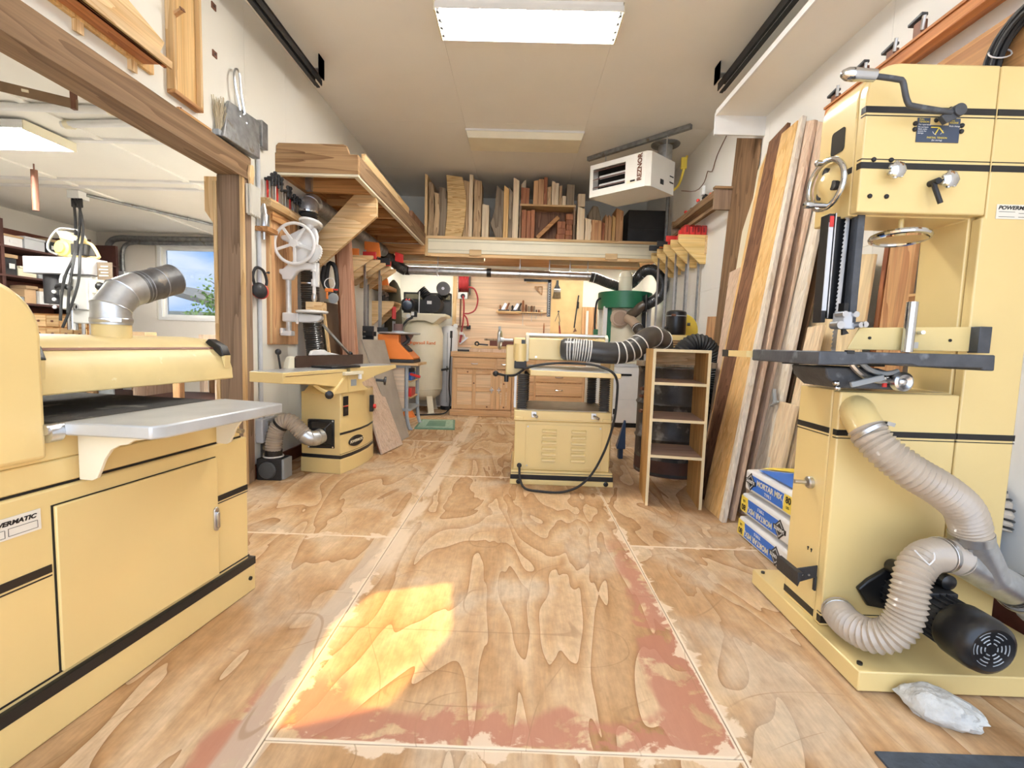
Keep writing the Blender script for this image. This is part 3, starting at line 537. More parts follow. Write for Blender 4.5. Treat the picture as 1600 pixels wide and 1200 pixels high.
build('band_clamp', MB().lathe([(0.056, 0), (0.0575, 0.002), (0.0575, 0.012), (0.056, 0.014)], B0+Z*0.002, (0,0,1), 28, cap=False), STEEL, t)
s_ = SM.to_3x3() @ Vector((0.7, -0.7, 0)); build('clamp_screw', MB().bar(B0+s_*0.058+Z*0.010, B0+s_*0.058+Z*0.010+(SM.to_3x3() @ Vector((0.02, 0.02, 0))), 0.014, 0.012), CHR, t)

# ================================================================== band saw (right foreground)
t = thing('band_saw', 'tall yellow band saw with black stripes, right foreground', 'band saw', (1.40, 1.74, 0))
def Bq(name, mb, m, par=None, **k): return build(name, mb, m, par or t, **k)
bp_ = Bq('base_plate', MB().box(1.065, 1.80, 1.385, 2.05, 0.006, 0.070), YEL, bev=0.004)
for x, y in ((1.09, 1.42), (1.09, 2.01), (1.76, 2.01)): Bq('anchor_bolt', MB().cyl((x, y, 0.0), (x, y, 0.078), 0.008, n=8), BLK, bp_)
body = [(1.092, 0.07), (1.69, 0.07), (1.69, 1.962)] + arc(1.19, 1.862, 0.10, 90, 180, 8) + [(1.092, 1.492), (1.492, 1.492), (1.492, 0.905), (1.092, 0.905)]
Bq('frame', MB().prism(body, 'y', 1.66, 1.85), YEL, bev=0.004)
lowd = Bq('lower_door', MB().box(1.092, 1.492, 1.62, 1.657, 0.072, 0.902), YEL, bev=0.005)
upd = Bq('upper_door', MB().prism([(1.506, 1.494), (1.506, 1.960)] + arc(1.19, 1.862, 0.098, 90, 180, 8) + [(1.092, 1.494)], 'y', 1.62, 1.657), YEL, bev=0.005)
cold = Bq('column_cover', MB().prism([(1.498, 0.072), (1.688, 0.072), (1.688, 1.960), (1.510, 1.960), (1.510, 1.488), (1.498, 1.488)], 'y', 1.62, 1.657), YEL, bev=0.005)
for z0, z1, p0, p1 in ((1.806, 1.826, 1.796, 1.799), (1.632, 1.652, 1.660, 1.663)):
    for par, a, b in ((upd, 1.0905, 1.505), (cold, 1.5115, 1.6895)):
        Bq('stripe', MB().box(a, b, 1.6188, 1.64, z0, z1), BLK, par); Bq('pinstripe', MB().box(a, b, 1.6190, 1.64, p0, p1), BLK, par)
    Bq('stripe', MB().box(1.0908, 1.12, 1.662, 1.848, z0, z1), BLK)
for par, a, b in ((lowd, 1.0905, 1.4935), (cold, 1.4965, 1.6895)):
    Bq('stripe', MB().box(a, b, 1.6188, 1.64, 0.752, 0.772), BLK, par); Bq('pinstripe', MB().box(a, b, 1.6190, 1.64, 0.742, 0.745), BLK, par)
    Bq('stripe', MB().box(a, b, 1.6188, 1.64, 0.082, 0.108), BLK, par); Bq('pinstripe', MB().box(a, b, 1.6190, 1.64, 0.116, 0.119), BLK, par)
Bq('stripe', MB().box(1.0905, 1.12, 1.662, 1.8495, 0.752, 0.772), BLK); Bq('stripe', MB().box(1.0905, 1.12, 1.662, 1.8495, 0.082, 0.108), BLK)
Bq('pinstripe', MB().box(1.0906, 1.12, 1.662, 1.8495, 0.742, 0.745), BLK)
Bq('sight_window', MB().prism([(1.745+q[0], 1.765+q[1]) for q in arc(-0.035+0.012, 0.04-0.012, 0.012, 90, 180, 4)+arc(-0.035+0.012, -0.04+0.012, 0.012, 180, 270, 4)+arc(0.035-0.012, -0.04+0.012, 0.012, 270, 360, 4)+arc(0.035-0.012, 0.04-0.012, 0.012, 0, 90, 4)], 'x', 1.0885, 1.10), GLASSY)
# upper hand wheel on the left cheek
hw = Bq('hand_wheel', MB().torus((1.035, 1.705, 1.606), (1, 0.12, 0), 0.080, 0.0095, 36, 10), CHR)
Bq('hub', MB().lathe([(0.02, -0.02), (0.03, -0.012), (0.055, 0.004), (0.070, 0.006), (0.070, 0.011), (0.02, 0.02)], (1.040, 1.705, 1.606), (1, 0.12, 0), 24), YEL, hw)
for a in (80, 200, 320):
    q = Vector((0, math.cos(math.radians(a)), math.sin(math.radians(a)))); Bq('opening', MB().cyl(Vector((1.034, 1.705, 1.606))+q*0.042, Vector((1.052, 1.705, 1.606))+q*0.042, 0.016, n=14), BLKM, hw)
Bq('shaft', MB().cyl((1.04, 1.705, 1.606), (1.10, 1.705, 1.606), 0.014), STEEL, hw)
Bq('grip', MB().lathe([(0.007, 0), (0.009, 0.01), (0.010, 0.045), (0.0135, 0.06), (0.012, 0.072), (0.005, 0.078)], (1.030, 1.682, 1.530), (-1, 0.02, 0.02), 14), CHR, hw)
Bq('grip', MB().lathe([(0.007, 0), (0.009, 0.008), (0.012, 0.022), (0.004, 0.028)], (1.03, 1.72, 1.682), (-1, 0.1, 0), 14), CHR, hw)
# tension crank
ck = Bq('tension_crank', MB().tube(spline([(1.045, 1.545, 1.878), (1.13, 1.550, 1.872), (1.150, 1.552, 1.866), (1.165, 1.556, 1.83), (1.180, 1.560, 1.806), (1.20, 1.562, 1.800), (1.33, 1.580, 1.793)], 0.01), 0.0085, 10), IRON)
Bq('grip', MB().lathe([(0.006, 0), (0.018, 0.002), (0.018, 0.04), (0.020, 0.065), (0.0185, 0.085), (0.011, 0.10), (0.003, 0.104)], (1.060, 1.545, 1.878), (-1, 0, 0.03), 18), CHR, ck)
Bq('crank_hub', MB().cyl((1.352, 1.57, 1.80), (1.352, 1.62, 1.80), 0.019, n=20).prism([(1.30, 1.782), (1.318, 1.760), (1.366, 1.786), (1.366, 1.812), (1.34, 1.815)], 'y', 1.578, 1.596), IRON, ck, bev=0.002)
def knob(x, z, r, m=CHR, par=None, y=1.62, ln=0.05):
    k = Bq('clamp_knob', MB().lathe([(0.006, 0), (0.012, ln*0.35), (r*0.8, ln*0.45), (r, ln*0.6), (r, ln*0.85), (r*0.55, ln)], (x, y, z), (0, -1, 0), 20), m, par)
    for i in range(7):
        a = 2*math.pi*i/7; Bq('lobe', MB().ball((x+r*0.92*math.cos(a), y-ln*0.72, z+r*0.92*math.sin(a)), r*0.30, 8), m, k)
    return k
knob(1.183, 1.617, 0.024); knob(1.352, 1.592, 0.024)
Bq('lever', MB().tube([(1.315, 1.60, 1.585), (1.312, 1.59, 1.566), (1.330, 1.585, 1.518)], [0.008, 0.0075, 0.0075], 10).cyl((1.318, 1.62, 1.588), (1.318, 1.585, 1.588), 0.010, n=12), BLKM)
for x, z in ((1.130, 1.66), (1.186, 1.66), (1.128, 1.545), (1.182, 1.545), (1.318, 1.818), (1.360, 1.822), (1.252, 1.775), (1.252, 1.757), (1.400, 1.772), (1.400, 1.754), (1.316, 1.786), (1.352, 1.786)):
    Bq('cap_screw', MB().lathe([(0.0075, 0), (0.0075, 0.003), (0.005, 0.0065), (0.001, 0.008)], (x, 1.6195, z), (0, -1, 0), 10), BLKM)
# tension sign
sg = Bq('tension_sign', MB().box(1.258, 1.394, 1.6175, 1.6192, 1.718, 1.793), NAVY)
Bq('cutout', MB().box(1.298, 1.357, 1.6172, 1.6176, 1.771, 1.793), YEL, sg)
for s, x, z, sz, m, al in (('FULL\nTENSION', 1.263, 1.786, 0.0075, YLW, 'LEFT'), ('For operation', 1.262, 1.772, 0.0068, WHT, 'LEFT'), ('Do not leave\nblade under\ntension for\nstorage', 1.261, 1.757, 0.0062, WHT, 'LEFT'), ('FULL\nRELEASE', 1.360, 1.785, 0.0075, YLW, 'LEFT'), ('Blade change', 1.359, 1.769, 0.0066, WHT, 'LEFT'), ('PARTIAL TENSION', 1.324, 1.732, 0.0078, YLW, 'CENTER'), ('(for storing)', 1.324, 1.7245, 0.0068, WHT, 'CENTER')):
    text('lettering', s, sz, m, sg, (x, 1.6171, z - (0.0 if '\n' not in s else 0.002)), (1,0,0), (0,0,1), ext=0.0002, align=al)
Bq('dial', MB().bar((1.302, 1.617, 1.764), (1.328, 1.617, 1.764), 0.0016, 0.003).bar((1.328, 1.617, 1.764), (1.343, 1.617, 1.747), 0.0016, 0.003).bar((1.328, 1.617, 1.764), (1.317, 1.617, 1.743), 0.0016, 0.003), YLW, sg)
Bq('dial_arc', MB().torus((1.324, 1.617, 1.757), (0,1,0), 0.0165, 0.0008, 12, 4, math.radians(150), math.radians(205)).torus((1.324, 1.617, 1.757), (0,1,0), 0.0165, 0.0008, 12, 4, math.radians(50), math.radians(100)), WHT, sg)
np_ = Bq('maker_plate', MB().box(1.540, 1.672, 1.6175, 1.6195, 1.484, 1.530), PLATE)
text('lettering', 'POWERMATIC', 0.0165, BLK, np_, (1.606, 1.617, 1.519), (1,0,0), (0,0,1), ext=0.0003, shear=0.25, bold=0.0005, sx=1.15)
Bq('field', MB().box(1.548, 1.60, 1.617, 1.6176, 1.490, 1.4912).box(1.548, 1.60, 1.617, 1.6176, 1.506, 1.5072).box(1.612, 1.662, 1.617, 1.6176, 1.490, 1.4912).box(1.612, 1.662, 1.617, 1.6176, 1.502, 1.5032), BLK, np_)
# blade guard, guide post and blade
gd = Bq('blade_guard', MB().box(1.045, 1.150, 1.70, 1.712, 1.15, 1.50).box(1.032, 1.048, 1.665, 1.712, 1.135, 1.50), BLK, bev=0.002)
Bq('scale', MB().box(1.0325, 1.0475, 1.6635, 1.6655, 1.175, 1.47), LGREY, gd)
Bq('scale_pointer', MB().box(1.0335, 1.046, 1.660, 1.664, 1.455, 1.49), RED, gd)
Bq('guard_edge', MB().box(1.050, 1.054, 1.66, 1.70, 1.15, 1.50), STEEL, gd)
Bq('guide_post', MB().box(1.122, 1.146, 1.655, 1.69, 1.115, 1.50), IRON, bev=0.002)
mb = MB(); q = 34
pts = [(1.098, 1.05), (1.110, 1.05), (1.118, 1.50), (1.106, 1.50)]
for i in range(q):
    z = 1.03 + i*0.47/q; x = 1.088 + 0.010*(z-1.05)/0.45; mb.add([(x+0.003, 1.682, z), (x+0.003, 1.682, z+0.47/q), (x-0.002, 1.682, z+0.3*0.47/q), (x+0.003, 1.6835, z), (x+0.003, 1.6835, z+0.47/q), (x-0.002, 1.6835, z+0.3*0.47/q)], [(0,1,2), (5,4,3), (0,2,5,3), (2,1,4,5)])
mb.hexa([(1.091, 1.682, 1.03), (1.103, 1.682, 1.03), (1.113, 1.682, 1.5), (1.101, 1.682, 1.5), (1.091, 1.6835, 1.03), (1.103, 1.6835, 1.03), (1.113, 1.6835, 1.5), (1.101, 1.6835, 1.5)])
Bq('saw_blade', mb, STEEL, smooth=False)
gb = Bq('blade_guide', MB().box(1.068, 1.098, 1.60, 1.66, 1.112, 1.168).box(1.062, 1.116, 1.615, 1.65, 1.112, 1.134), LGREY, bev=0.004)
for x, z, r in ((1.064, 1.160, 0.010), (1.100, 1.160, 0.010), (1.052, 1.124, 0.013), (1.118, 1.126, 0.009), (1.132, 1.128, 0.010)):
    Bq('guide_screw', MB().cyl((x, 1.588, z), (x, 1.63, z), r, n=12), STEEL, gb)
Bq('guide_bracket', MB().box(1.085, 1.10, 1.63, 1.66, 1.16, 1.20).prism([(1.082, 1.092), (1.102, 1.098), (1.09, 1.112), (1.08, 1.112)], 'y', 1.62, 1.63), BLK, gb)
# tracking wheel below the top box
wh = Bq('guide_wheel', MB().torus((1.292, 1.69, 1.432), (0.03, 0.10, 1), 0.080, 0.0095, 36, 8), CHR)
Bq('wheel_dish', MB().lathe([(0.078, -0.006), (0.03, -0.004), (0.016, 0.006), (0.016, 0.03), (0.008, 0.032), (0.008, 0.066)], (1.292, 1.69, 1.430), (0, 0, 1), 28), YEL, wh)
# table, fence
tb = Bq('table', MB().prism([(0.902, 1.036), (1.425, 1.040), (1.427, 0.992), (1.392, 0.992), (1.388, 1.0), (1.20, 0.998), (1.18, 1.004), (1.06, 1.002), (1.02, 0.998), (0.925, 0.994), (0.902, 0.994)], 'y', 1.448, 1.86), IRON, bev=0.004)
Bq('front_rail', MB().box(1.02, 1.40, 1.842, 1.862, 0.985, 1.02), BLKM, tb)
Bq('blade_slot', MB().box(0.984, 1.006, 1.4465, 1.46, 1.030, 1.041), BLK, tb)
Bq('fence_rail', MB().box(0.88, 0.905, 1.86, 2.02, 1.005, 1.030), YEL, tb); Bq('rail_cap', MB().box(0.878, 0.907, 2.02, 2.075, 1.003, 1.032), BLK, tb)
fe = Bq('fence', MB().prism([(1.095, 1.045), (1.13, 1.118), (1.50, 1.132), (1.50, 1.05)], 'y', 1.612, 1.619), YEL, bev=0.002)
Bq('fence_block', MB().box(1.495, 1.535, 1.58, 1.618, 1.046, 1.132), IRON, fe, bev=0.002)
Bq('resaw_bar', MB().cyl((1.275, 1.59, 1.042), (1.278, 1.59, 1.205), 0.0165, n=20), CHR, fe)
Bq('resaw_bracket', MB().box(1.283, 1.306, 1.585, 1.612, 1.055, 1.075).cyl((1.31, 1.575, 1.107), (1.325, 1.612, 1.107), 0.006, n=10), STEEL, fe)
for x in (1.165, 1.43): Bq('fence_screw', MB().cyl((x, 1.609, 1.085), (x, 1.613, 1.085), 0.005, n=10), BLK, fe)
# trunnion under the table
tn = Bq('trunnion', MB().prism([(1.02, 0.985), (1.20, 0.985), (1.27, 0.965), (1.26, 0.915), (1.07, 0.915), (1.03, 0.95)], 'y', 1.60, 1.80), IRON, bev=0.006)
Bq('arc', MB().tube([(1.20+0.13*math.cos(a), 1.585, 1.075+0.13*math.sin(a)) for a in [math.radians(200+i*5) for i in range(17)]], 0.010, 8), STEEL, tn)
Bq('arc', MB().tube([(1.20+0.105*math.cos(a), 1.580, 1.075+0.105*math.sin(a)) for a in [math.radians(215+i*5) for i in range(17)]], 0.008, 8), GREY, tn)
Bq('tilt_knob', MB().lathe([(0.018, 0), (0.031, 0.003), (0.031, 0.026), (0.024, 0.030), (0.012, 0.024), (0.006, 0.028)], (1.252, 1.585, 0.945), (0, -1, 0), 24), STEEL, tn)
Bq('tilt_lever', MB().bar((1.085, 1.565, 0.930), (1.185, 1.56, 0.958), 0.012, 0.019), GREY, tn, bev=0.003)
Bq('pointer', MB().prism([(1.14, 0.938), (1.19, 0.944), (1.215, 0.958), (1.20, 0.960), (1.17, 0.948)], 'y', 1.575, 1.58), WHT, tn)
Bq('red_mark', MB().box(1.20, 1.212, 1.578, 1.584, 0.925, 0.940), RED, tn)
for x, z in ((1.045, 0.918), (1.04, 0.934), (1.19, 0.955)): Bq('bolt', MB().lathe([(0.009, 0), (0.009, 0.012), (0.004, 0.016)], (x, 1.575, z), (0, -1, 0), 10), CHR, tn)
# brake pedal bracket, magnet, key holes on the left cheek
Bq('step_bracket', MB().prism([(1.0905, 0.232), (1.0905, 0.275), (1.02, 0.262), (1.0, 0.245), (1.004, 0.214), (1.02, 0.208)], 'y', 1.655, 1.66).prism([(1.004, 0.210), (1.02, 0.262), (1.0, 0.262)], 'y', 1.62, 1.76).box(1.084, 1.0915, 1.655, 1.668, 0.18, 0.235), BLKM, bev=0.002)
for x in (1.035, 1.06): Bq('bolt', MB().cyl((x, 1.652, 0.24), (x, 1.656, 0.24), 0.004, n=8), STEEL)
mg = Bq('door_latch', MB().lathe([(0.022, 0), (0.022, 0.012), (0.018, 0.016), (0.006, 0.016)], (1.0915, 1.735, 0.555), (-1, 0, 0), 20), STEEL); Bq('latch_pin', MB().cyl((1.07, 1.735, 0.555), (1.03, 1.735, 0.557), 0.008, n=12), STEEL, mg)
for y in (1.70, 1.72): Bq('key_hole', MB().cyl((1.0895, y, 0.315), (1.093, y, 0.315), 0.004, n=8).box(1.0895, 1.093, y-0.001, y+0.001, 0.305, 0.315), BLK)
# motor
mo = Bq('motor', MB().cyl((1.35, 1.61, 0.215), (1.352, 1.36, 0.216), 0.068, n=28), BLKM)
for i in range(22):
    a = 2*math.pi*i/22; c_, s_ = math.cos(a), math.sin(a); Bq('fin', MB().bar((1.35+0.07*c_, 1.60, 0.215+0.07*s_), (1.352+0.07*c_, 1.40, 0.216+0.07*s_), 0.004, 0.012, up=(c_, 0, s_)), BLKM, mo)
fc = Bq('fan_cover', MB().lathe([(0.079, 0), (0.082, 0.01), (0.082, 0.075), (0.076, 0.098), (0.062, 0.108), (0.050, 0.103), (0.006, 0.101)], (1.352, 1.392, 0.216), (0, -1, 0), 32), BLK, mo)
for r in (0.018, 0.029, 0.040, 0.050):
    for k in range(6):
        a0 = 60*k + (12 if r > 0.02 else 20) + r*300; Bq('vent_slot', MB().torus((1.352, 1.2895, 0.216), (0,1,0), r, 0.0018, 8, 4, math.radians(a0), math.radians(a0+38)), GREY, fc)
for x, z in ((1.30, 0.312), (1.385, 0.318)):
    Bq('capacitor', MB().lathe([(0.022, 0), (0.024, 0.004), (0.024, 0.13), (0.016, 0.136)], (x, 1.60, z), (0, -1, 0), 16), BLK, mo)
Bq('bracket', MB().prism([(1.20, 0.22), (1.235, 0.255), (1.30, 0.30), (1.34, 0.27), (1.30, 0.15), (1.24, 0.16)], 'y', 1.60, 1.62), BLK, mo, bev=0.006)
Bq('terminal_box', MB().box(1.31, 1.40, 1.45, 1.56, 0.275, 0.292), BLKM, mo, bev=0.004)
Bq('upper_dust_port', MB().tube([(1.15, 1.63, 0.842), (1.14, 1.60, 0.838), (1.128, 1.57, 0.822), (1.132, 1.535, 0.785)], 0.0515, 26), YEL)
Bq('lower_dust_port', MB().cyl((1.146, 1.64, 0.135), (1.135, 1.585, 0.138), 0.046, n=24), YEL)

# ------------------------------------------------------------------ dust hoses and duct of the band saw
t = thing('dust_hose', 'ribbed clear hose sloping down from the band saw upper port to the galvanised duct', 'hose', (1.35, 1.48, 0.40))
build('hose', MB().hose([(1.131, 1.54, 0.790), (1.140, 1.515, 0.757), (1.166, 1.485, 0.720), (1.225, 1.46, 0.672), (1.307, 1.45, 0.625), (1.387, 1.46, 0.568), (1.432, 1.475, 0.505), (1.448, 1.48, 0.455)], 0.0510, 0.0165, 0.004, 24), HOSE, t)
build('hose_clamp', MB().lathe([(0.0555, 0), (0.057, 0.001), (0.057, 0.013), (0.0555, 0.014)], (1.132, 1.535, 0.785), (0.02, -0.03, -0.04), 28, cap=False), STEEL, t)
build('clamp_screw', MB().bar((1.160, 1.50, 0.818), (1.185, 1.50, 0.812), 0.013, 0.012), CHR, t)
build('hose_clamp', MB().lathe([(0.0555, 0), (0.057, 0.001), (0.057, 0.028), (0.0555, 0.029)], (1.441, 1.478, 0.482), (0.25, 0.08, -1), 28, cap=False), STEEL, t)
t = thing('dust_hose', 'ribbed clear hose looping across the band saw base beside the black motor', 'hose', (1.3, 1.48, 0.072))
build('hose', MB().hose([(1.136, 1.600, 0.137), (1.118, 1.54, 0.142), (1.118, 1.48, 0.146), (1.136, 1.43, 0.157), (1.168, 1.400, 0.190), (1.192, 1.395, 0.245), (1.203, 1.400, 0.305), (1.222, 1.415, 0.370), (1.273, 1.44, 0.408), (1.350, 1.468, 0.411), (1.429, 1.49, 0.388)], 0.0475, 0.0150, 0.004, 24), HOSE, t)
build('hose_clamp', MB().lathe([(0.050, 0), (0.0515, 0.001), (0.0515, 0.012), (0.050, 0.013)], (1.134, 1.592, 0.138), (-0.02, -0.055, 0), 28, cap=False), STEEL, t)
build('hose_clamp', MB().lathe([(0.0525, 0), (0.0545, 0.001), (0.0545, 0.016), (0.0525, 0.017)], (1.340, 1.466, 0.4115), (0.05, 0.015, -0.004), 28, cap=False), STEEL, t)
build('cable_tie', MB().tube(spline([(1.235, 1.38, 0.415), (1.205, 1.375, 0.440), (1.18, 1.37, 0.462)], 0.01), 0.0022, 6).tube(spline([(1.235, 1.38, 0.415), (1.247, 1.378, 0.433), (1.241, 1.376, 0.455)], 0.01), 0.0022, 6), WHT, t)
t = thing('duct_wye', 'galvanised wye duct joining the two band saw hoses', 'duct', (1.56, 1.5, 0.10))
a = Vector((1.418, 1.487, 0.394)); b = Vector((1.655, 1.536, 0.272))
build('branch', MB().cyl((1.447, 1.480, 0.466), (1.545, 1.51, 0.325), 0.0525, 0.055, n=28, cap=False), GALV, t)
build('pipe', MB().cyl(a, b, 0.0505, 0.0545, n=28, cap=False), GALV, t)
build('collar', MB().lathe([(0.0560, 0), (0.0565, 0.030)], b-(b-a).normalized()*0.012, b-a, 28, cap=False), BLKM, t)
build('weld_seam', MB().torus(a+(b-a)*0.45+Vector((0, -0.004, 0.02)), (0.9, 0.1, -0.25), 0.054, 0.0025, 24, 5), GALVD, t)
t = thing('flex_hose', 'grey ribbed hose leaving the wye duct at the right edge', 'hose', (1.74, 1.56, 0.06))
build('hose', MB().hose([tuple(b), (1.70, 1.545, 0.245), (1.76, 1.56, 0.21), (1.815, 1.60, 0.17)], 0.053, 0.015, 0.004, 20), mat('grey hose', (0.42, 0.40, 0.38), 0.4, 0, 0.15, 14), t)
build('hose_clamp', MB().lathe([(0.0605, 0), (0.062, 0.001), (0.062, 0.014), (0.0605, 0.015)], (1.675, 1.538, 0.260), (0.05, 0.02, -0.03), 28, cap=False), STEEL, t)
# blower behind the band saw at the right edge
t = thing('blower', 'grey round blower housing behind the band saw column, at the right edge', 'blower', (1.79, 1.93, 0.0))
build('volute', MB().lathe([(0.03, 0), (0.165, 0.004), (0.175, 0.014), (0.175, 0.10), (0.165, 0.11), (0.03, 0.112)], (1.74, 1.95, 0.31), (1, 0, 0), 32), mat('blue grey enamel', (0.27, 0.31, 0.36), 0.4, 0, 0.1, 9), t)
build('rivet', MB().ball((1.738, 1.84, 0.38), 0.008, 8), GREY, t)
build('foot', MB().box(1.75, 1.84, 1.83, 2.07, 0.0, 0.16), GREY, t, bev=0.005)
t = thing('flex_hose', 'black and white banded hose rising behind the band saw column', 'hose', (1.80, 1.9, 0.42))
build('hose', MB().hose([(1.80, 1.78, 0.39), (1.815, 1.80, 0.47), (1.80, 1.86, 0.545), (1.775, 1.95, 0.56), (1.76, 2.05, 0.52)], 0.060, 0.026, 0.004, 18), mat('pale hose', (0.62, 0.54, 0.44), 0.4), t)
P = spline([(1.80, 1.78, 0.39), (1.815, 1.80, 0.47), (1.80, 1.86, 0.545), (1.775, 1.95, 0.56), (1.76, 2.05, 0.52)], 0.012)
for i in range(1, len(P)-1, 2): build('band', MB().torus(P[i], P[i+1]-P[i-1], 0.063, 0.004, 20, 5), BLK, t)

# ================================================================== thickness planer (middle)
BELW = mat('grey black bellows', (0.085, 0.08, 0.075), 0.5, 0, 0.15, 9)
t = thing('thickness_planer', 'yellow thickness planer standing in the middle of the floor', 'planer', (0.34, 3.75, 0))
def Q(name, mb, m, par=None, **k): return build(name, mb, m, par or t, **k)
ba = Q('base', MB().box(-0.036, 0.722, 3.43, 4.06, 0.0, 0.038).box(-0.030, 0.715, 3.436, 4.05, 0.038, 0.105), YEL, bev=0.005)
Q('stripe', MB().box(-0.034, 0.719, 3.4335, 4.054, 0.040, 0.074), BLK, ba); Q('pinstripe', MB().box(-0.0305, 0.7155, 3.4352, 4.05, 0.085, 0.089), BLK, ba)
for x in (0.028, 0.668): Q('bolt', MB().lathe([(0.018, 0), (0.018, 0.004), (0.010, 0.008), (0.010, 0.016)], (x, 3.431, 0.022), (0, -1, 0), 14), BLK, ba)
cb = Q('cabinet', MB().box(-0.012, 0.690, 3.455, 4.03, 0.105, 0.470), YEL, bev=0.006)
pn = Q('louvred_panel', MB().box(0.070, 0.628, 3.447, 3.456, 0.122, 0.446), YEL, bev=0.002)
for sx in (0.19, 0.405):
    for i in range(6):
        z = 0.178 + i*0.043; Q('louvre', MB().prism([(3.447, z), (3.447, z+0.022), (3.440, z+0.02), (3.428, z+0.004), (3.428, z)], 'x', sx, sx+0.105), YEL, pn, bev=0.002)
for x in (0.085, 0.613):
    for z in (0.14, 0.43): Q('screw', MB().cyl((x, 3.447, z), (x, 3.443, z), 0.006, n=8), STEEL, pn)
Q('bed_casting', MB().box(-0.020, 0.692, 3.445, 4.03, 0.470, 0.548), YEL, bev=0.008)
Q('bed_lip', MB().box(-0.016, 0.690, 3.43, 3.46, 0.478, 0.484), YEL)
for x in (0.02, 0.655): Q('foot_lug', MB().box(x-0.03, x+0.03, 3.436, 3.46, 0.478, 0.502), YEL, bev=0.004)
Q('bed_surface', MB().box(0.02, 0.655, 3.45, 4.0, 0.548, 0.556), mat('dusty steel', (0.36, 0.31, 0.22), 0.5, 0.3, 0.2, 12))
for x, s in ((0.125, 0.10), (0.56, 0.5)):
    Q('table_pin', MB().cyl((x, 3.45, 0.520), (x+0.02*(1+s), 3.40, 0.508), 0.011, n=12).box(x-0.018, x+0.018, 3.44, 3.45, 0.498, 0.542), STEEL, bev=0.002)
for x, y in ((0.035, 3.49), (0.640, 3.49), (0.06, 3.95), (0.615, 3.95)):
    P = [(x, y, 0.556 + 0.0079*i) for i in range(33)]; mb = MB(); mb.tube(P, [0.030 if i % 2 else 0.041 for i in range(33)], 14); Q('column_bellows', mb, BELW, ang=10)
# roller table over the bed
Q('work_table', MB().hexa([(0.085, 3.30, 0.812), (0.705, 3.26, 0.812), (0.735, 4.1, 0.812), (0.06, 4.1, 0.812), (0.085, 3.30, 0.850), (0.705, 3.26, 0.845), (0.735, 4.1, 0.852), (0.06, 4.1, 0.852)]), YEL, bev=0.005)
Q('table_top', MB().hexa([(0.092, 3.306, 0.851), (0.698, 3.268, 0.846), (0.725, 4.09, 0.853), (0.068, 4.09, 0.853), (0.092, 3.306, 0.8525), (0.698, 3.268, 0.8475), (0.725, 4.09, 0.8545), (0.068, 4.09, 0.8545)]), ALU)
# head
hd = Q('cutter_head', MB().box(0.070, 0.645, 3.58, 3.98, 0.915, 1.075), YEL, bev=0.008)
Q('screw', MB().cyl((0.13, 3.58, 0.935), (0.13, 3.574, 0.935), 0.008, n=10), STEEL, hd)
Q('end_cheek', MB().prism([(3.56, 0.90), (4.0, 0.90), (4.0, 1.10), (3.60, 1.115), (3.56, 1.10)], 'x', 0.050, 0.074), CREAM, hd, bev=0.004)
Q('end_cheek', MB().prism([(3.56, 0.93), (4.0, 0.93), (4.0, 1.10), (3.60, 1.112), (3.56, 1.09)], 'x', 0.640, 0.662), CREAM, hd, bev=0.004)
Q('return_roller', MB().cyl((0.070, 3.60, 1.098), (0.645, 3.60, 1.100), 0.014, n=16), STEEL, hd)
Q('return_roller', MB().cyl((0.070, 3.90, 1.098), (0.645, 3.90, 1.100), 0.014, n=16), STEEL, hd)
gx = Q('gearbox', MB().box(-0.095, 0.048, 3.59, 3.98, 0.775, 1.02).box(-0.04, 0.048, 3.565, 3.98, 0.92, 1.075), YEL, bev=0.008)
Q('chain_cover', MB().cyl((0.012, 3.535, 0.90), (0.012, 3.535, 1.03), 0.045, n=20), YEL, gx)
Q('switch', MB().box(0.018, 0.045, 3.555, 3.566, 1.03, 1.06), BLK, gx)
wh = Q('hand_wheel', MB().torus((-0.145, 3.60, 1.055), (1, -0.10, 0), 0.066, 0.011, 30, 8), STEEL)
Q('wheel_web', MB().lathe([(0.060, 0), (0.02, -0.006), (0.016, 0.03), (0.010, 0.03), (0.010, 0.10)], (-0.145, 3.60, 1.055), (1, -0.1, 0), 20), ALU, wh)
Q('wheel_grip', MB().cyl((-0.148, 3.595, 1.118), (-0.148, 3.595, 1.155), 0.010, n=10), GREY, wh)
Q('motor_mount', MB().box(-0.03, 0.06, 3.50, 3.62, 0.848, 0.905), BLKM, bev=0.006)
lv = Q('feed_lever', MB().tube(spline([(-0.15, 3.50, 0.805), (-0.09, 3.50, 0.795), (-0.02, 3.50, 0.80), (0.04, 3.52, 0.84)], 0.01), 0.009, 8), BLK)
Q('ball_knob', MB().ball((-0.165, 3.50, 0.806), 0.022, 12), BLK, lv); Q('lever_knob', MB().cyl((-0.085, 3.48, 0.75), (-0.085, 3.48, 0.80), 0.017, n=12), BLK, lv)
Q('guide_strip', MB().box(-0.025, -0.008, 3.50, 3.52, 0.56, 0.80), WHT)
Q('rear_frame', MB().box(0.692, 0.728, 3.62, 4.03, 0.10, 0.93), YEL, bev=0.01)
Q('rear_knob', MB().cyl((0.728, 3.7, 0.47), (0.745, 3.7, 0.47), 0.018, n=14), BLK)
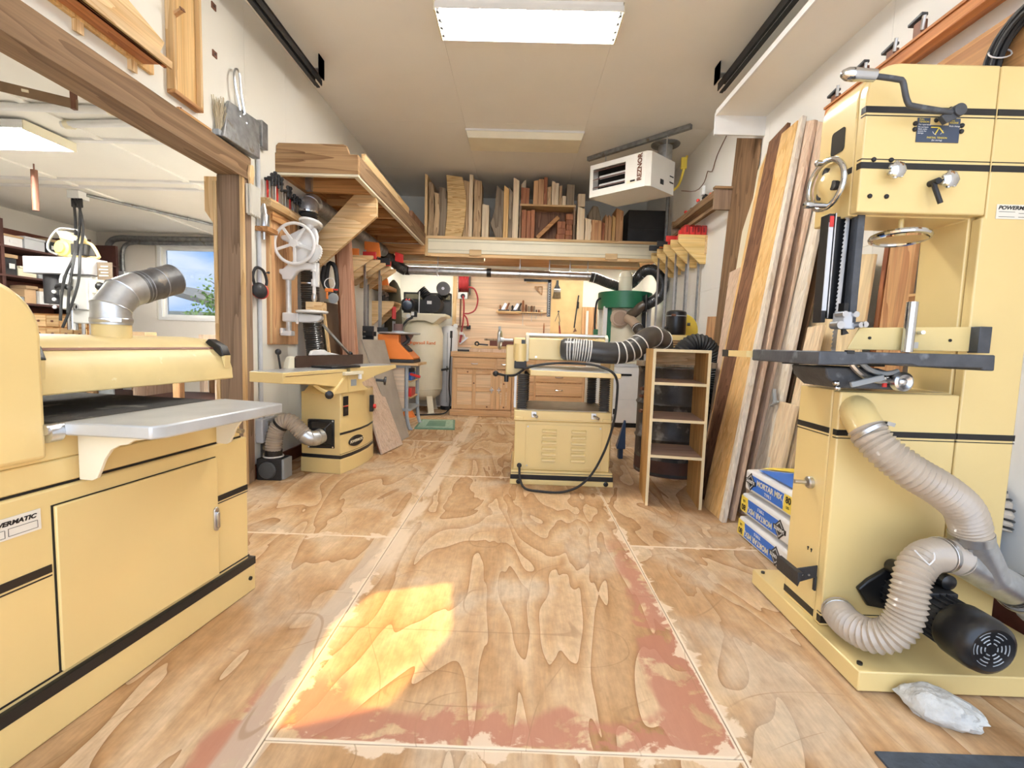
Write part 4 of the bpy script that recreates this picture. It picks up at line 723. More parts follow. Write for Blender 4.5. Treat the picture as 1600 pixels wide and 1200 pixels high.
cd = Q('power_cord', MB().tube(spline([(0.030, 3.425, 0.135), (0.032, 3.395, 0.125), (0.038, 3.37, 0.06), (0.075, 3.30, 0.012), (0.19, 3.25, 0.009), (0.33, 3.25, 0.010), (0.45, 3.28, 0.045), (0.55, 3.31, 0.14), (0.63, 3.30, 0.32), (0.675, 3.28, 0.52), (0.685, 3.27, 0.70), (0.675, 3.25, 0.80), (0.63, 3.235, 0.862), (0.53, 3.32, 0.898), (0.40, 3.42, 0.902), (0.25, 3.47, 0.895), (0.12, 3.50, 0.873), (0.04, 3.50, 0.845)], 0.02), 0.0085, 8), RUB)
Q('cord_gland', MB().lathe([(0.018, 0), (0.018, 0.006), (0.010, 0.010), (0.010, 0.03)], (0.030, 3.455, 0.137), (0, -1, 0), 12), BLKM, cd)

# black wire-bound hose on the planer
BH = mat('black hose', (0.035, 0.034, 0.033), 0.36, 0, 0.15, 10, coat=0.3)
WIRE = mat('white hose wire', (0.72, 0.70, 0.66), 0.4)
t = thing('planer_hose', 'thick black hose with white wire rings curving from the planer to the right', 'hose', (0.85, 3.62, 0.89))
P = spline([(0.34, 3.50, 1.0), (0.40, 3.49, 1.0), (0.50, 3.48, 0.992), (0.62, 3.48, 0.982), (0.74, 3.49, 0.985), (0.83, 3.51, 1.015), (0.90, 3.54, 1.06), (0.955, 3.60, 1.098), (1.03, 3.68, 1.115), (1.12, 3.80, 1.10), (1.17, 3.90, 1.05), (1.19, 3.95, 0.97)], 0.016)
build('hose', MB().tube(P, 0.078, 22), BH, t)
for i, p in enumerate(P[1:-1], 1):
    x = p.x
    if x < 0.52 or 0.66 < x < 0.86 and i % 3 == 0 or i % 11 == 0 and x > 0.86:
        build('wire_ring', MB().torus(p, P[i+1]-P[i-1], 0.0785, 0.0050, 22, 6), WIRE, t)
build('hose_hood', MB().lathe([(0.08, 0), (0.078, 0.03), (0.066, 0.05), (0.03, 0.058)], P[1], P[0]-P[2], 22), BH, t)

# ================================================================== jointer
JM = Matrix(((0.963, 0.269, 0, -1.476), (-0.269, 0.963, 0, 2.968), (0, 0, 1, 0), (0, 0, 0, 1)))
t = thing('jointer', 'yellow jointer with long tapered tables, below the post drill', 'jointer', (-1.42, 3.85, 0))
foot = [(-1.640, 3.585), (-1.324, 3.535), (-1.288, 3.66), (-1.262, 3.80), (-1.250, 3.95), (-1.262, 4.13), (-1.56, 4.21)]
def off_(pts, k):
    cx_ = sum(p[0] for p in pts)/len(pts); cy_ = sum(p[1] for p in pts)/len(pts); return [(cx_+(x-cx_)*k, cy_+(y-cy_)*k) for x, y in pts]
pl_ = build('plinth', MB().prism(off_(foot, 1.03), 'z', 0, 0.115), YEL, t, bev=0.004)
build('stripe', MB().prism(off_(foot, 1.006), 'z', 0.115, 0.142), BLK, t); build('pinstripe', MB().prism(off_(foot, 1.004), 'z', 0.150, 0.154), BLK, t)
cb = build('cabinet', MB().prism(foot, 'z', 0.115, 0.620), YEL, t, bev=0.006, ang=35)
build('stripe', MB().prism(off_([(p[0], p[1]) for p in foot], 1.004), 'z', 0.300, 0.318), BLK, cb)
build('front_panel', MB().prism([(-1.642, 3.583), (-1.330, 3.5335), (-1.332, 3.545), (-1.642, 3.595)], 'z', 0.145, 0.617), YEL, cb)
def on_right(s, z, o=0.004):                                     # a point on the bowed right cheek, s from the front edge
    q = [Vector(p) for p in foot[1:6]]; L_ = 0
    for a, b in zip(q, q[1:]):
        d = (b-a).length
        if s <= L_+d:
            p = a+(b-a)*((s-L_)/d); n_ = Vector((b.y-a.y, -(b.x-a.x))).normalized(); r_ = (b-a).normalized(); return Vector((p.x+n_.x*o, p.y+n_.y*o, z)), Vector((r_.x, r_.y, 0)), Vector((n_.x, n_.y, 0))
        L_ += d
p, r_, n_ = on_right(0.20, 0.225); r_ = (r_*0.98+n_*0.0).normalized()
ov = build('badge', MB().add([p+n_*0.004+r_*0.105*math.cos(a)+Vector((0,0,0.042*math.sin(a))) for a in [2*math.pi*i/28 for i in range(28)]]+[p-n_*0.012+r_*0.105*math.cos(a)+Vector((0,0,0.042*math.sin(a))) for a in [2*math.pi*i/28 for i in range(28)]], [tuple(range(28)), tuple(range(28, 56))[::-1]]+[(i, (i+1) % 28, 28+(i+1) % 28, 28+i) for i in range(28)]), BLK, cb)
text('lettering', 'POWERMATIC', 0.030, CREAM, ov, p+n_*0.0045, r_, (0,0,1), shear=0.3, bold=0.0008)
p, r_, n_ = on_right(0.055, 0.50)
for z in (0.555, 0.475): build('warning_label', MB().slab(p+r_*-0.03+Vector((0,0,z-0.5-0.033)), p+r_*0.03+Vector((0,0,z-0.5-0.033)), p+r_*0.03+Vector((0,0,z-0.5+0.036)), p+r_*-0.03+Vector((0,0,z-0.5+0.036)), 0.003), BLK, cb)
build('label_rule', MB().slab(p+n_*0.002+r_*-0.03+Vector((0,0,0.012)), p+n_*0.002+r_*0.03+Vector((0,0,0.012)), p+n_*0.002+r_*0.03+Vector((0,0,0.018)), p+n_*0.002+r_*-0.03+Vector((0,0,0.018)), 0.002), RED, cb)
p, r_, n_ = on_right(0.50, 0.50); sw = build('switch_box', MB().bar(p+Vector((0,0,-0.085)), p+Vector((0,0,0.055)), 0.05, 0.05, up=tuple(n_)), BLK, cb, bev=0.005)
build('stop_button', MB().cyl(p+n_*0.02+Vector((0,0,-0.04)), p+n_*0.045+Vector((0,0,-0.04)), 0.019, n=12), RED, sw)
def J(name, mb, m, par=None, **k): return build(name, mb, m, par or t, xf=JM, **k)
inf = J('infeed_table', MB().prism([(0, 0.800), (0.66, 0.800), (0.66, 0.665), (0.50, 0.675), (0.30, 0.705), (0.0, 0.732)], 'x', -0.265, 0.0), YEL, bev=0.005)
J('table_top', MB().box(-0.258, -0.012, 0.012, 0.66, 0.800, 0.803), ALU, inf); J('edge_groove', MB().box(-0.001, 0.0015, 0.02, 0.60, 0.774, 0.777), BROWNM, inf)
out = J('outfeed_table', MB().prism([(0.70, 0.806), (1.38, 0.806), (1.38, 0.775), (1.05, 0.725), (0.80, 0.670), (0.70, 0.662)], 'x', -0.265, 0.0), YEL, bev=0.005)
J('table_top', MB().box(-0.258, -0.012, 0.71, 1.37, 0.806, 0.809), ALU, out)
ct = J('centre_casting', MB().prism([(0.45, 0.617), (0.95, 0.617), (0.86, 0.665), (0.80, 0.76), (0.63, 0.76), (0.56, 0.70)], 'x', -0.24, 0.006), YEL, bev=0.006)
J('rib', MB().bar((0.010, 0.48, 0.622), (0.010, 0.63, 0.745), 0.012, 0.014, up=(1,0,0)), YEL, ct); J('rib', MB().box(0.004, 0.016, 0.655, 0.667, 0.62, 0.75), YEL, ct)
J('maker_plate', MB().box(0.005, 0.0085, 0.695, 0.765, 0.665, 0.715), GREY, ct)
J('guard_hub', MB().box(-0.05, 0.03, 0.60, 0.83, 0.752, 0.778), CREAM, ct, bev=0.004); J('hub_bolt', MB().cyl((0.022, 0.79, 0.752), (0.022, 0.79, 0.715), 0.016, n=12), WHT, ct)
J('cutter_guard', MB().prism([(-0.20, 0.50), (-0.03, 0.52), (0.02, 0.66), (0.02, 0.80), (-0.05, 0.86), (-0.18, 0.80)], 'z', 0.806, 0.822), BLK, bev=0.005)
fe = J('fence', MB().prism([(0.40, 0.806), (0.40, 0.875), (0.42, 0.892), (1.23, 0.892), (1.23, 0.806)], 'x', -0.262, -0.245), mat('brown black cast fence', (0.075, 0.042, 0.028), 0.45, 0.1, 0.3, 10))
J('fence_bracket', MB().prism([(0.33, 0.80), (0.40, 0.80), (0.40, 0.89), (0.36, 0.885), (0.34, 0.84)], 'x', -0.30, -0.255), CREAM, fe, bev=0.006)
J('lever', MB().cyl((-0.30, 0.31, 0.80), (-0.31, 0.30, 0.90), 0.007, n=8), BLKM, fe); J('ball_knob', MB().ball((-0.31, 0.30, 0.92), 0.022, 12), BLK, fe)
J('push_block', MB().prism([(0.58, 0.893), (0.60, 0.925), (0.64, 0.935), (0.74, 0.935), (0.78, 0.915), (0.86, 0.905), (0.93, 0.893)], 'x', -0.29, -0.262), WHT, fe, bev=0.004)
J('fence_lever', MB().cyl((-0.30, 1.10, 0.90), (-0.32, 0.78, 1.14), 0.011, n=10), STEEL, fe); J('lever_knob', MB().ball((-0.30, 1.12, 0.895), 0.024, 10), BLK, fe)
J('lower_arm', MB().tube(spline([(-0.06, 0.36, 0.70), (-0.03, 0.40, 0.66), (0.0, 0.44, 0.635)], 0.02), 0.014, 8), YEL)
J('star_knob', MB().lathe([(0.012, 0), (0.03, 0.008), (0.03, 0.02), (0.012, 0.026)], (0.02, 0.42, 0.625), (0.6, -0.7, 0), 10), BLK)
J('height_knob', MB().lathe([(0.012, -0.06), (0.012, 0), (0.036, 0.006), (0.036, 0.022), (0.012, 0.026)], (0.09, 1.02, 0.69), (0.8, 0.5, -0.1), 12), BLK)
# dust hood on its front
hd = build('dust_hood', MB().box(-1.575, -1.372, 3.535, 3.560, 0.195, 0.415), BLK, t, bev=0.004)
build('hood_cone', MB().hexa([(-1.555, 3.535, 0.215), (-1.392, 3.535, 0.215), (-1.392, 3.535, 0.398), (-1.555, 3.535, 0.398), (-1.52, 3.485, 0.25), (-1.42, 3.485, 0.25), (-1.42, 3.485, 0.36), (-1.52, 3.485, 0.36)]), BLK, hd, bev=0.004)
for x in (-1.565, -1.382):
    for z in (0.205, 0.405): build('screw', MB().cyl((x, 3.535, z), (x, 3.529, z), 0.007, n=8), CHR, hd)
t = thing('jointer_hose', 'short beige ribbed hose from the jointer hood to the blast gate', 'hose', (-1.64, 3.42, 0.17))
build('collar', MB().tube(spline([(-1.455, 3.49, 0.30), (-1.475, 3.44, 0.292), (-1.51, 3.41, 0.30), (-1.545, 3.40, 0.325)], 0.012), 0.056, 18), GALV, t)
build('hose', MB().hose([(-1.54, 3.40, 0.322), (-1.585, 3.395, 0.372), (-1.635, 3.395, 0.415), (-1.685, 3.395, 0.415), (-1.725, 3.395, 0.375), (-1.75, 3.39, 0.31), (-1.758, 3.38, 0.20)], 0.056, 0.018, 0.004, 18), HOSE, t)
build('dark_band', MB().lathe([(0.062, 0), (0.062, 0.02)], (-1.70, 3.395, 0.405), (-0.5, 0, -0.5), 18, cap=False), BLK, t)
for c in ((-1.462, 3.46, 0.296), (-1.50, 3.415, 0.297)): build('seam_ring', MB().torus(c, (-0.7, -0.7, 0), 0.057, 0.003, 18, 5), STEEL, t)
t = thing('blast_gate', 'black plastic blast gate box on the floor by the left wall', 'blast gate', (-1.76, 3.35, 0))
build('box', MB().box(-1.845, -1.672, 3.315, 3.46, 0.0, 0.155), BLKM, t, bev=0.006)
build('cap', MB().lathe([(0.062, 0), (0.062, 0.012), (0.055, 0.020), (0.004, 0.022)], (-1.765, 3.316, 0.075), (0, -1, 0), 24), mat('dark grey plastic', (0.07, 0.08, 0.09), 0.4), t)
build('slide', MB().box(-1.672, -1.655, 3.33, 3.45, 0.005, 0.15), GREY, t); build('neck', MB().cyl((-1.758, 3.385, 0.155), (-1.758, 3.385, 0.21), 0.060, n=20), BLK, t)
build('neck_ring', MB().torus((-1.758, 3.385, 0.163), (0,0,1), 0.066, 0.006, 24, 6), WHT, t)

# ================================================================== things on the left wall
X = WL
t = thing('post_drill_board', 'tall fir plywood board on the left wall behind the post drill', 'board', (X, 3.77, 0.967))
build('board', MB().box(X, X+0.022, 3.545, 4.0, 0.967, 1.965), FIRz, t, bev=0.002); build('edge_batten', MB().box(X+0.022, X+0.028, 3.548, 3.57, 0.975, 1.95), PINEz, t)
t = thing('post_drill', 'white antique hand-cranked post drill with a spoked flywheel', 'drill', (-1.79, 3.72, 1.03))
def D_(name, mb, m=WHT, par=None, **k): return build(name, mb, m, par or t, **k)
D_('column', MB().cyl((-1.800, 3.72, 1.05), (-1.800, 3.72, 1.56), 0.021, n=18), mat('worn white column', (0.66, 0.65, 0.62), 0.4, 0.3, 0.25, 20))
D_('foot_clamp', MB().box(-1.855, -1.765, 3.69, 3.75, 1.035, 1.075).box(-1.855, -1.83, 3.68, 3.76, 1.05, 1.095), bev=0.006)
fr = D_('frame', MB().prism([(-1.862, 1.515), (-1.862, 1.545), (-1.83, 1.548), (-1.80, 1.575), (-1.78, 1.60), (-1.60, 1.60), (-1.575, 1.585), (-1.575, 1.545), (-1.68, 1.545), (-1.72, 1.53), (-1.745, 1.50), (-1.765, 1.465), (-1.835, 1.465), (-1.842, 1.50)], 'y', 3.69, 3.74), bev=0.01, seg=3)
D_('upper_arm', MB().prism([(-1.80, 1.58), (-1.75, 1.62), (-1.735, 1.70), (-1.80, 1.75), (-1.85, 1.77), (-1.85, 1.80), (-1.78, 1.81), (-1.72, 1.84), (-1.66, 1.87), (-1.58, 1.865), (-1.56, 1.80), (-1.58, 1.62)], 'y', 3.70, 3.73), par=fr, bev=0.012, seg=3)
D_('top_wheel', MB().torus((-1.62, 3.71, 1.90), (0.1, 0.2, 1), 0.075, 0.012, 28, 8), par=fr); D_('top_hub', MB().lathe([(0.02, -0.05), (0.03, -0.02), (0.07, 0.0), (0.02, 0.01)], (-1.62, 3.71, 1.895), (0.1, 0.2, 1), 20), par=fr)
fw = D_('flywheel', MB().torus((-1.712, 3.635, 1.728), (0, 1, 0), 0.150, 0.012, 40, 10), bev=0)
for i in range(5):
    a = math.radians(72*i+55); D_('spoke', MB().bar((-1.712+0.02*math.cos(a), 3.635, 1.728+0.02*math.sin(a)), (-1.712+0.145*math.cos(a), 3.635, 1.728+0.145*math.sin(a)), 0.022, 0.012, up=(0,1,0)), par=fw, bev=0.003)
D_('hub', MB().cyl((-1.712, 3.615, 1.728), (-1.712, 3.70, 1.728), 0.030, n=18), par=fw)
gw = D_('bevel_gear', MB().lathe([(0.03, 0), (0.066, 0.01), (0.072, 0.03), (0.03, 0.04)], (-1.565, 3.69, 1.655), (-0.5, -1, 0.3), 24))
for i in range(24):
    a = 2*math.pi*i/24; ax = Vector((-0.5, -1, 0.3)).normalized(); xx = ax.orthogonal().normalized(); yy = ax.cross(xx); c = Vector((-1.565, 3.69, 1.655))+ax*0.025+(xx*math.cos(a)+yy*math.sin(a))*0.071
    D_('tooth', MB().bar(c-ax*0.012, c+ax*0.008, 0.007, 0.010), par=gw)
D_('spindle', MB().cyl((-1.597, 3.715, 1.60), (-1.597, 3.715, 1.36), 0.013, n=14).cyl((-1.597, 3.715, 1.60), (-1.597, 3.715, 1.535), 0.026, n=14).cyl((-1.597, 3.715, 1.475), (-1.597, 3.715, 1.425), 0.022, n=14).box(-1.582, -1.562, 3.70, 3.73, 1.42, 1.60))
D_('chuck', MB().lathe([(0.012, 0), (0.02, -0.02), (0.02, -0.05), (0.008, -0.075)], (-1.597, 3.715, 1.37), (0,0,1), 14), STEEL)
tb = D_('table_arm', MB().prism([(-1.838, 1.145), (-1.838, 1.215), (-1.765, 1.213), (-1.60, 1.205), (-1.535, 1.20), (-1.53, 1.175), (-1.56, 1.15), (-1.64, 1.142)], 'y', 3.685, 3.75), bev=0.01)
D_('drill_table', MB().lathe([(0.11, 0), (0.118, 0.006), (0.118, 0.016), (0.11, 0.02)], (-1.608, 3.70, 1.215), (0,0,1), 28), par=tb); D_('lock_screw', MB().cyl((-1.715, 3.68, 1.13), (-1.715, 3.68, 1.21), 0.010, n=10), par=tb)
solo('wood_block', 'small pine block resting on the post drill table', 'block', MB().box(-1.655, -1.53, 3.69, 3.79, 1.236, 1.302), PINEx, bev=0.003)
# clamp rack above it
t = thing('clamp_rack', 'chunky pine ledge over the post drill holding small clamps', 'rack', (X, 3.72, 1.94))
build('ledge', MB().prism([(X+0.001, 1.945), (X+0.075, 1.955), (X+0.085, 1.99), (X+0.07, 2.015), (X+0.001, 2.015)], 'y', 3.475, 3.985), PINEy, t, bev=0.003)
build('cleat', MB().box(X+0.023, X+0.045, 3.56, 3.80, 1.88, 1.945), FIRy, t)
hgt = [0.165, 0.19, 0.185, 0.18, 0.15, 0.155, 0.12, 0.115, 0.11]
ys = [3.502, 3.545, 3.590, 3.640, 3.735, 3.775, 3.840, 3.885, 3.930]
names_ = ['first from the post', 'second from the post', 'third from the post', 'fourth from the post', 'fifth from the post', 'sixth from the post', 'seventh from the post', 'eighth from the post', 'last, beside the black hose']
for i, (y, h) in enumerate(zip(ys, hgt)):
    t = thing('bar_clamp', 'small steel bar clamp standing in the pine ledge, '+names_[i], 'clamp', (X+0.04, y, 2.018), 'small clamps over the post drill')
    build('bar', MB().box(X+0.036, X+0.044, y-0.008, y+0.008, 2.018, 2.018+h*0.8), STEEL if i % 3 else RED, t)
    build('jaw', MB().box(X+0.02, X+0.085, y-0.013, y+0.013, 2.018+h*0.74, 2.018+h*0.86), BLKM, t, bev=0.004); build('handle', MB().cyl((X+0.075, y, 2.02+h*0.5), (X+0.075, y, 2.018+h), 0.009, n=8), BLKM, t); build('knob', MB().ball((X+0.075, y, 2.018+h*0.98), 0.016, 8), BLKM, t)
# air filter on a bracket, beside the board
t = thing('air_filter', 'steel air line filter on a wooden bracket beside the clamp ledge', 'filter', (X+0.05, 3.44, 1.72))
build('bowl', MB().lathe([(0.010, -0.09), (0.012, -0.01), (0.034, 0.0), (0.036, 0.08), (0.028, 0.09), (0.022, 0.12), (0.010, 0.16)], (X+0.045, 3.44, 1.80), (0,0,1), 18), STEEL, t); build('bracket', MB().box(X, X+0.09, 3.40, 3.55, 1.765, 1.798), FIRy, t, bev=0.003)
# ear muffs on a nail
t = thing('ear_muffs', 'black and red ear muffs hung on a nail by the post', 'ear muffs', (X+0.05, 3.40, 1.28))
build('nail', MB().cyl((X, 3.50, 1.485), (X+0.06, 3.46, 1.483), 0.004, n=6).cyl((X+0.06, 3.46, 1.483), (X+0.066, 3.456, 1.483), 0.009, n=8), BLKM, t)
build('headband', MB().tube(spline([(X+0.03, 3.335, 1.38), (X+0.035, 3.305, 1.44), (X+0.04, 3.34, 1.50), (X+0.045, 3.42, 1.49), (X+0.05, 3.455, 1.43), (X+0.05, 3.45, 1.39)], 0.01), 0.010, 8), BLKM, t)
for y, x in ((3.355, X+0.055), (3.41, X+0.035)):
    c = build('ear_cup', MB().lathe([(0.030, -0.02), (0.052, -0.012), (0.056, 0.0), (0.045, 0.016), (0.02, 0.024)], (x, y, 1.345), (0.85, -0.5, 0.1), 20), BLKM if y < 3.4 else RED, t); build('cushion', MB().torus(Vector((x, y, 1.345))+Vector((0.85, -0.5, 0.1)).normalized()*-0.014, (0.85, -0.5, 0.1), 0.042, 0.012, 20, 8), RED if y < 3.4 else BLK, c)
# conduit and switch boxes
t = thing('wall_conduit', 'grey conduit running down the left wall to a switch box', 'conduit', (X+0.015, 3.43, 0.26))
build('pipe', MB().cyl((X+0.016, 3.425, 0.42), (X+0.016, 3.425, 2.36), 0.014, n=12), LGREY, t); build('upper_box', MB().box(X, X+0.04, 3.44, 3.52, 2.35, 2.53), GALVD, t, bev=0.004)
bx_ = build('switch_box', MB().box(X, X+0.055, 3.365, 3.56, 0.255, 0.43), LGREY, t, bev=0.008); build('twist_socket', MB().cyl((X+0.055, 3.50, 0.34), (X+0.075, 3.50, 0.34), 0.048, n=20), BLK, bx_); build('cover_screw', MB().box(X+0.055, X+0.066, 3.425, 3.44, 0.28, 0.41), STEEL, bx_)
build('connector', MB().cyl((X+0.016, 3.425, 0.43), (X+0.016, 3.425, 0.47), 0.022, n=12), GALV, t)
t = thing('wall_outlet', 'black wall outlet low on the left wall behind the hose', 'outlet', (X, 3.47, 0.11)); build('plate', MB().box(X, X+0.006, 3.435, 3.505, 0.115, 0.235), GALVD, t); 
for z in (0.145, 0.20): build('socket', MB().cyl((X+0.006, 3.47, z), (X+0.009, 3.47, z), 0.017, n=12), CREAM, t)
# dustpan and brush above the beam
t = thing('dustpan', 'old grey metal dustpan hung above the beam by its wire handle', 'dustpan', (X+0.04, 3.18, 2.22))
build('pan', MB().add([(X+0.012, 2.965, 2.222), (X+0.03, 3.335, 2.222), (X+0.02, 3.40, 2.50), (X+0.012, 3.07, 2.475), (X+0.06, 2.965, 2.224), (X+0.08, 3.335, 2.224), (X+0.045, 3.40, 2.50), (X+0.03, 3.07, 2.48)], [(0,3,2,1), (4,5,6,7), (3,7,6,2), (0,4,7,3), (1,2,6,5), (0,1,5,4)]), GALVD, t, bev=0.006)
build('handle', MB().tube(spline([(X+0.05, 3.16, 2.46), (X+0.04, 3.12, 2.62), (X+0.035, 3.14, 2.70), (X+0.035, 3.18, 2.70), (X+0.04, 3.19, 2.58), (X+0.05, 3.21, 2.46)], 0.02), 0.007, 8), STEEL, t)
for y, z in ((3.17, 2.44), (3.13, 2.41), (3.2, 2.40)): build('rivet', MB().ball((X+0.065, y, z), 0.007, 6), STEEL, t)
t = thing('hand_brush', 'pale bristle hand brush tucked behind the dustpan', 'brush', (X+0.02, 2.97, 2.24))
mb = MB(); random.seed(3)
for i in range(60): y = 2.945+0.06*random.random(); mb.cyl((X+0.005+0.03*random.random(), 2.96+0.04*random.random(), 2.24), (X+0.005+0.04*random.random(), y-0.02+0.05*random.random(), 2.36+0.10*random.random()), 0.0022, n=4)
o = build('bristles', mb, mat('straw bristle', (0.55, 0.47, 0.33), 0.8), t); o['kind'] = 'stuff'
build('stock', MB().box(X+0.002, X+0.04, 2.95, 3.02, 2.224, 2.26), GREY, t, bev=0.004)
t = thing('whisk_brush', 'white whisk brush hung from the end of the beam', 'brush', (-1.83, 3.28, 1.82))
build('handle', MB().prism([(3.24, 2.10), (3.255, 2.16), (3.285, 2.165), (3.30, 2.12), (3.28, 2.02), (3.255, 2.02)], 'x', -1.838, -1.818), PINEz, t, bev=0.004)
mb = MB()
for i in range(12):
    for j in range(2): mb.box(-1.84+0.022*j, -1.826+0.022*j, 3.225+0.0095*i, 3.232+0.0095*i, 1.84-0.004*(i % 3), 2.03)
o = build('bristles', mb, mat('white bristle', (0.78, 0.76, 0.68), 0.7), t); o['kind'] = 'stuff'
# shelves of timber above the beam
t = thing('wooden_trough', 'golden fir box gutter hung upright above the beam', 'board', (X+0.05, 2.69, 2.26))
build('back', MB().box(X, X+0.018, 2.59, 2.80, 2.30, 3.05), GOLDz, t, bev=0.002)
for a, b in ((2.582, 2.602), (2.79, 2.808)): build('side', MB().box(X, X+0.045, a, b, 2.30, 3.05), PINEz, t, bev=0.002)
build('end', MB().box(X, X+0.045, 2.582, 2.808, 2.28, 2.30), FIRy, t, bev=0.002)
t = thing('wall_rack', 'golden wooden wall rack above the beam holding a knotty board', 'rack', (X+0.06, 2.2, 2.25))
build('back_rail', MB().box(X, X+0.022, 1.2, 2.47, 2.305, 2.40), GOLDz, t, bev=0.003)
build('tray', MB().box(X+0.022, X+0.115, 1.2, 2.40, 2.318, 2.332).box(X+0.10, X+0.115, 1.2, 2.43, 2.318, 2.345), REDWy, t, bev=0.002)
build('tray_lip', MB().box(X+0.115, X+0.128, 1.2, 2.45, 2.325, 2.360), PINEy, t)
for y in (2.05, 2.33): build('bracket', MB().prism([(X, 2.26), (X+0.02, 2.255), (X+0.02, 2.306), (X, 2.306)], 'y', y, y+0.035), PINEz, t)
solo('knotty_board', 'knotty golden board leaning in the wall rack above the beam', 'board', MB().slab((X+0.085, 1.35, 2.334), (X+0.085, 2.40, 2.334), (X+0.028, 2.54, 2.50), (X+0.028, 1.9, 2.66), -0.022), PINEy, bev=0.003)
t = thing('wall_peg', 'brown wooden peg sticking out beside the hanging box gutter', 'peg', (X, 2.60, 2.66)); build('peg', MB().bar((X, 2.61, 2.66), (X+0.09, 2.585, 2.69), 0.022, 0.014), FIRz, t); build('peg_end', MB().bar((X+0.09, 2.585, 2.69), (X+0.094, 2.584, 2.692), 0.026, 0.018), WALNz, t)
t = thing('wood_strip', 'thin brown strip hung slanting below the box gutter', 'strip', (X, 2.8, 2.23)); build('strip', MB().bar((X+0.008, 2.65, 2.235), (X+0.008, 2.92, 2.236), 0.016, 0.012), FIRy, t); build('nail', MB().cyl((X, 2.66, 2.24), (X+0.02, 2.66, 2.24), 0.003, n=6), BLK, t)
for k, (z, w_) in enumerate(((2.97, 'upper'), (2.70, 'lower'))):
    t = thing('anchor_plate', 'small brown metal plate on the left wall above the dustpan, the '+w_+' one', 'plate', (X, 2.985, z)); build('plate', MB().box(X, X+0.006, 2.965, 3.005, z-0.018, z+0.018), BROWNM, t); build('hole', MB().cyl((X+0.006, 2.985, z), (X+0.0075, 2.985, z), 0.007, n=8), BLK, t)
# black dust hose down the wall with its galvanised elbow
t = thing('wall_dust_hose', 'thick black ribbed hose hanging down the left wall behind the post drill', 'hose', (-1.78, 4.08, 0.75))
build('hose', MB().hose([(-1.775, 4.02, 2.06), (-1.775, 4.03, 1.85), (-1.775, 4.05, 1.60), (-1.775, 4.05, 1.40), (-1.765, 4.06, 1.15), (-1.75, 4.10, 0.85), (-1.74, 4.14, 0.5), (-1.74, 4.20, 0.22)], 0.072, 0.018, 0.003, 18), BH, t)
build('hose_clamp', MB().lathe([(0.077, 0), (0.079, 0.002), (0.079, 0.014), (0.077, 0.016)], (-1.775, 4.02, 2.05), (0,0,1), 24, cap=False), CHR, t); build('hose_clamp', MB().lathe([(0.077, 0), (0.079, 0.002), (0.079, 0.012)], (-1.775, 4.05, 1.47), (0,0,1), 24, cap=False), STEEL, t)
t = thing('duct_pipe', 'galvanised duct running under the left loft with a round elbow', 'duct', (-1.77, 4.8, 2.06))
build('elbow', MB().tube(spline([(-1.775, 4.02, 2.05), (-1.775, 4.025, 2.10), (-1.775, 4.06, 2.145), (-1.775, 4.13, 2.16)], 0.02), 0.073, 22), GALV, t); build('pipe', MB().cyl((-1.775, 4.12, 2.16), (-1.775, 6.2, 2.155), 0.066, n=20), GALVD, t)
for q in ((-1.775, 4.022, 2.08), (-1.775, 4.05, 2.135), (-1.775, 4.12, 2.16)): build('seam_ring', MB().torus(q, (0, 0.6, 0.7), 0.0735, 0.004, 22, 5), GALV, t)

# ================================================================== left loft with its brace
t = thing('left_loft', 'timber loft along the left wall with weathered front boards', 'loft', (-1.56, 5.0, 2.24))
build('front_beam', MB().box(WL, -1.251, 3.69, 3.735, 2.262, 2.405), TIMBx, t, bev=0.003)
build('side_beam', MB().box(-1.29, -1.25, 3.735, 6.28, 2.262, 2.405), TIMBy, t, bev=0.003)
build('front_strip', MB().box(WL, -1.251, 3.695, 3.735, 2.246, 2.262), CREAM, t); build('side_strip', MB().box(-1.292, -1.255, 3.735, 6.28, 2.246, 2.262), CREAM, t)
build('deck', MB().box(WL, -1.29, 3.735, 6.28, 2.385, 2.40), FIRy, t); build('upper_rail', MB().box(-1.285, -1.25, 3.86, 5.35, 2.405, 2.475), PINEy, t, bev=0.003)
build('wall_ledger', MB().box(WL, WL+0.04, 3.735, 6.28, 2.262, 2.385), FIRy, t)
for y in (4.15, 4.55, 4.95, 5.35, 5.75, 6.15): build('joist', MB().box(WL+0.04, -1.29, y, y+0.04, 2.262, 2.385), FIRx, t)
build('joist_hanger', MB().box(WL+0.04, WL+0.09, 4.11, 4.15, 2.262, 2.38), GALV, t)
build('brace', MB().prism([(-1.285, 2.262), (-1.262, 2.225), (-1.262, 2.085), (-1.52, 1.858), (-1.755, 1.65), (-1.86, 1.555), (-1.86, 1.845), (-1.755, 1.945), (-1.46, 2.262)], 'y', 4.20, 4.24), PINEx, t, bev=0.003)
solo('spare_plank', 'brown waney plank lying on the front of the left loft', 'plank', MB().prism([(WL+0.002, 2.405), (-1.318, 2.405), (-1.34, 2.47), (-1.37, 2.482), (WL+0.02, 2.482), (WL+0.002, 2.46)], 'y', 3.70, 3.73), TIMBx, bev=0.006)
solo('spare_plank', 'dark plank end lying at the back of the left loft', 'plank', MB().box(-1.30, -1.26, 5.55, 6.26, 2.406, 2.50), WALNz, bev=0.004)
solo('leaning_post', 'thick reddish post leaning on the left wall under the brace', 'post', MB().hexa([(-1.60, 4.45, 0.0), (-1.47, 4.45, 0.0), (-1.47, 4.53, 0.0), (-1.60, 4.53, 0.0), (-1.715, 4.45, 1.98), (-1.595, 4.45, 1.98), (-1.595, 4.53, 1.98), (-1.715, 4.53, 1.98)]), wood('reddish fir upright', (0.55, 0.30, 0.19), (0.37, 0.17, 0.09), 'z', rnd=0.02), bev=0.004)
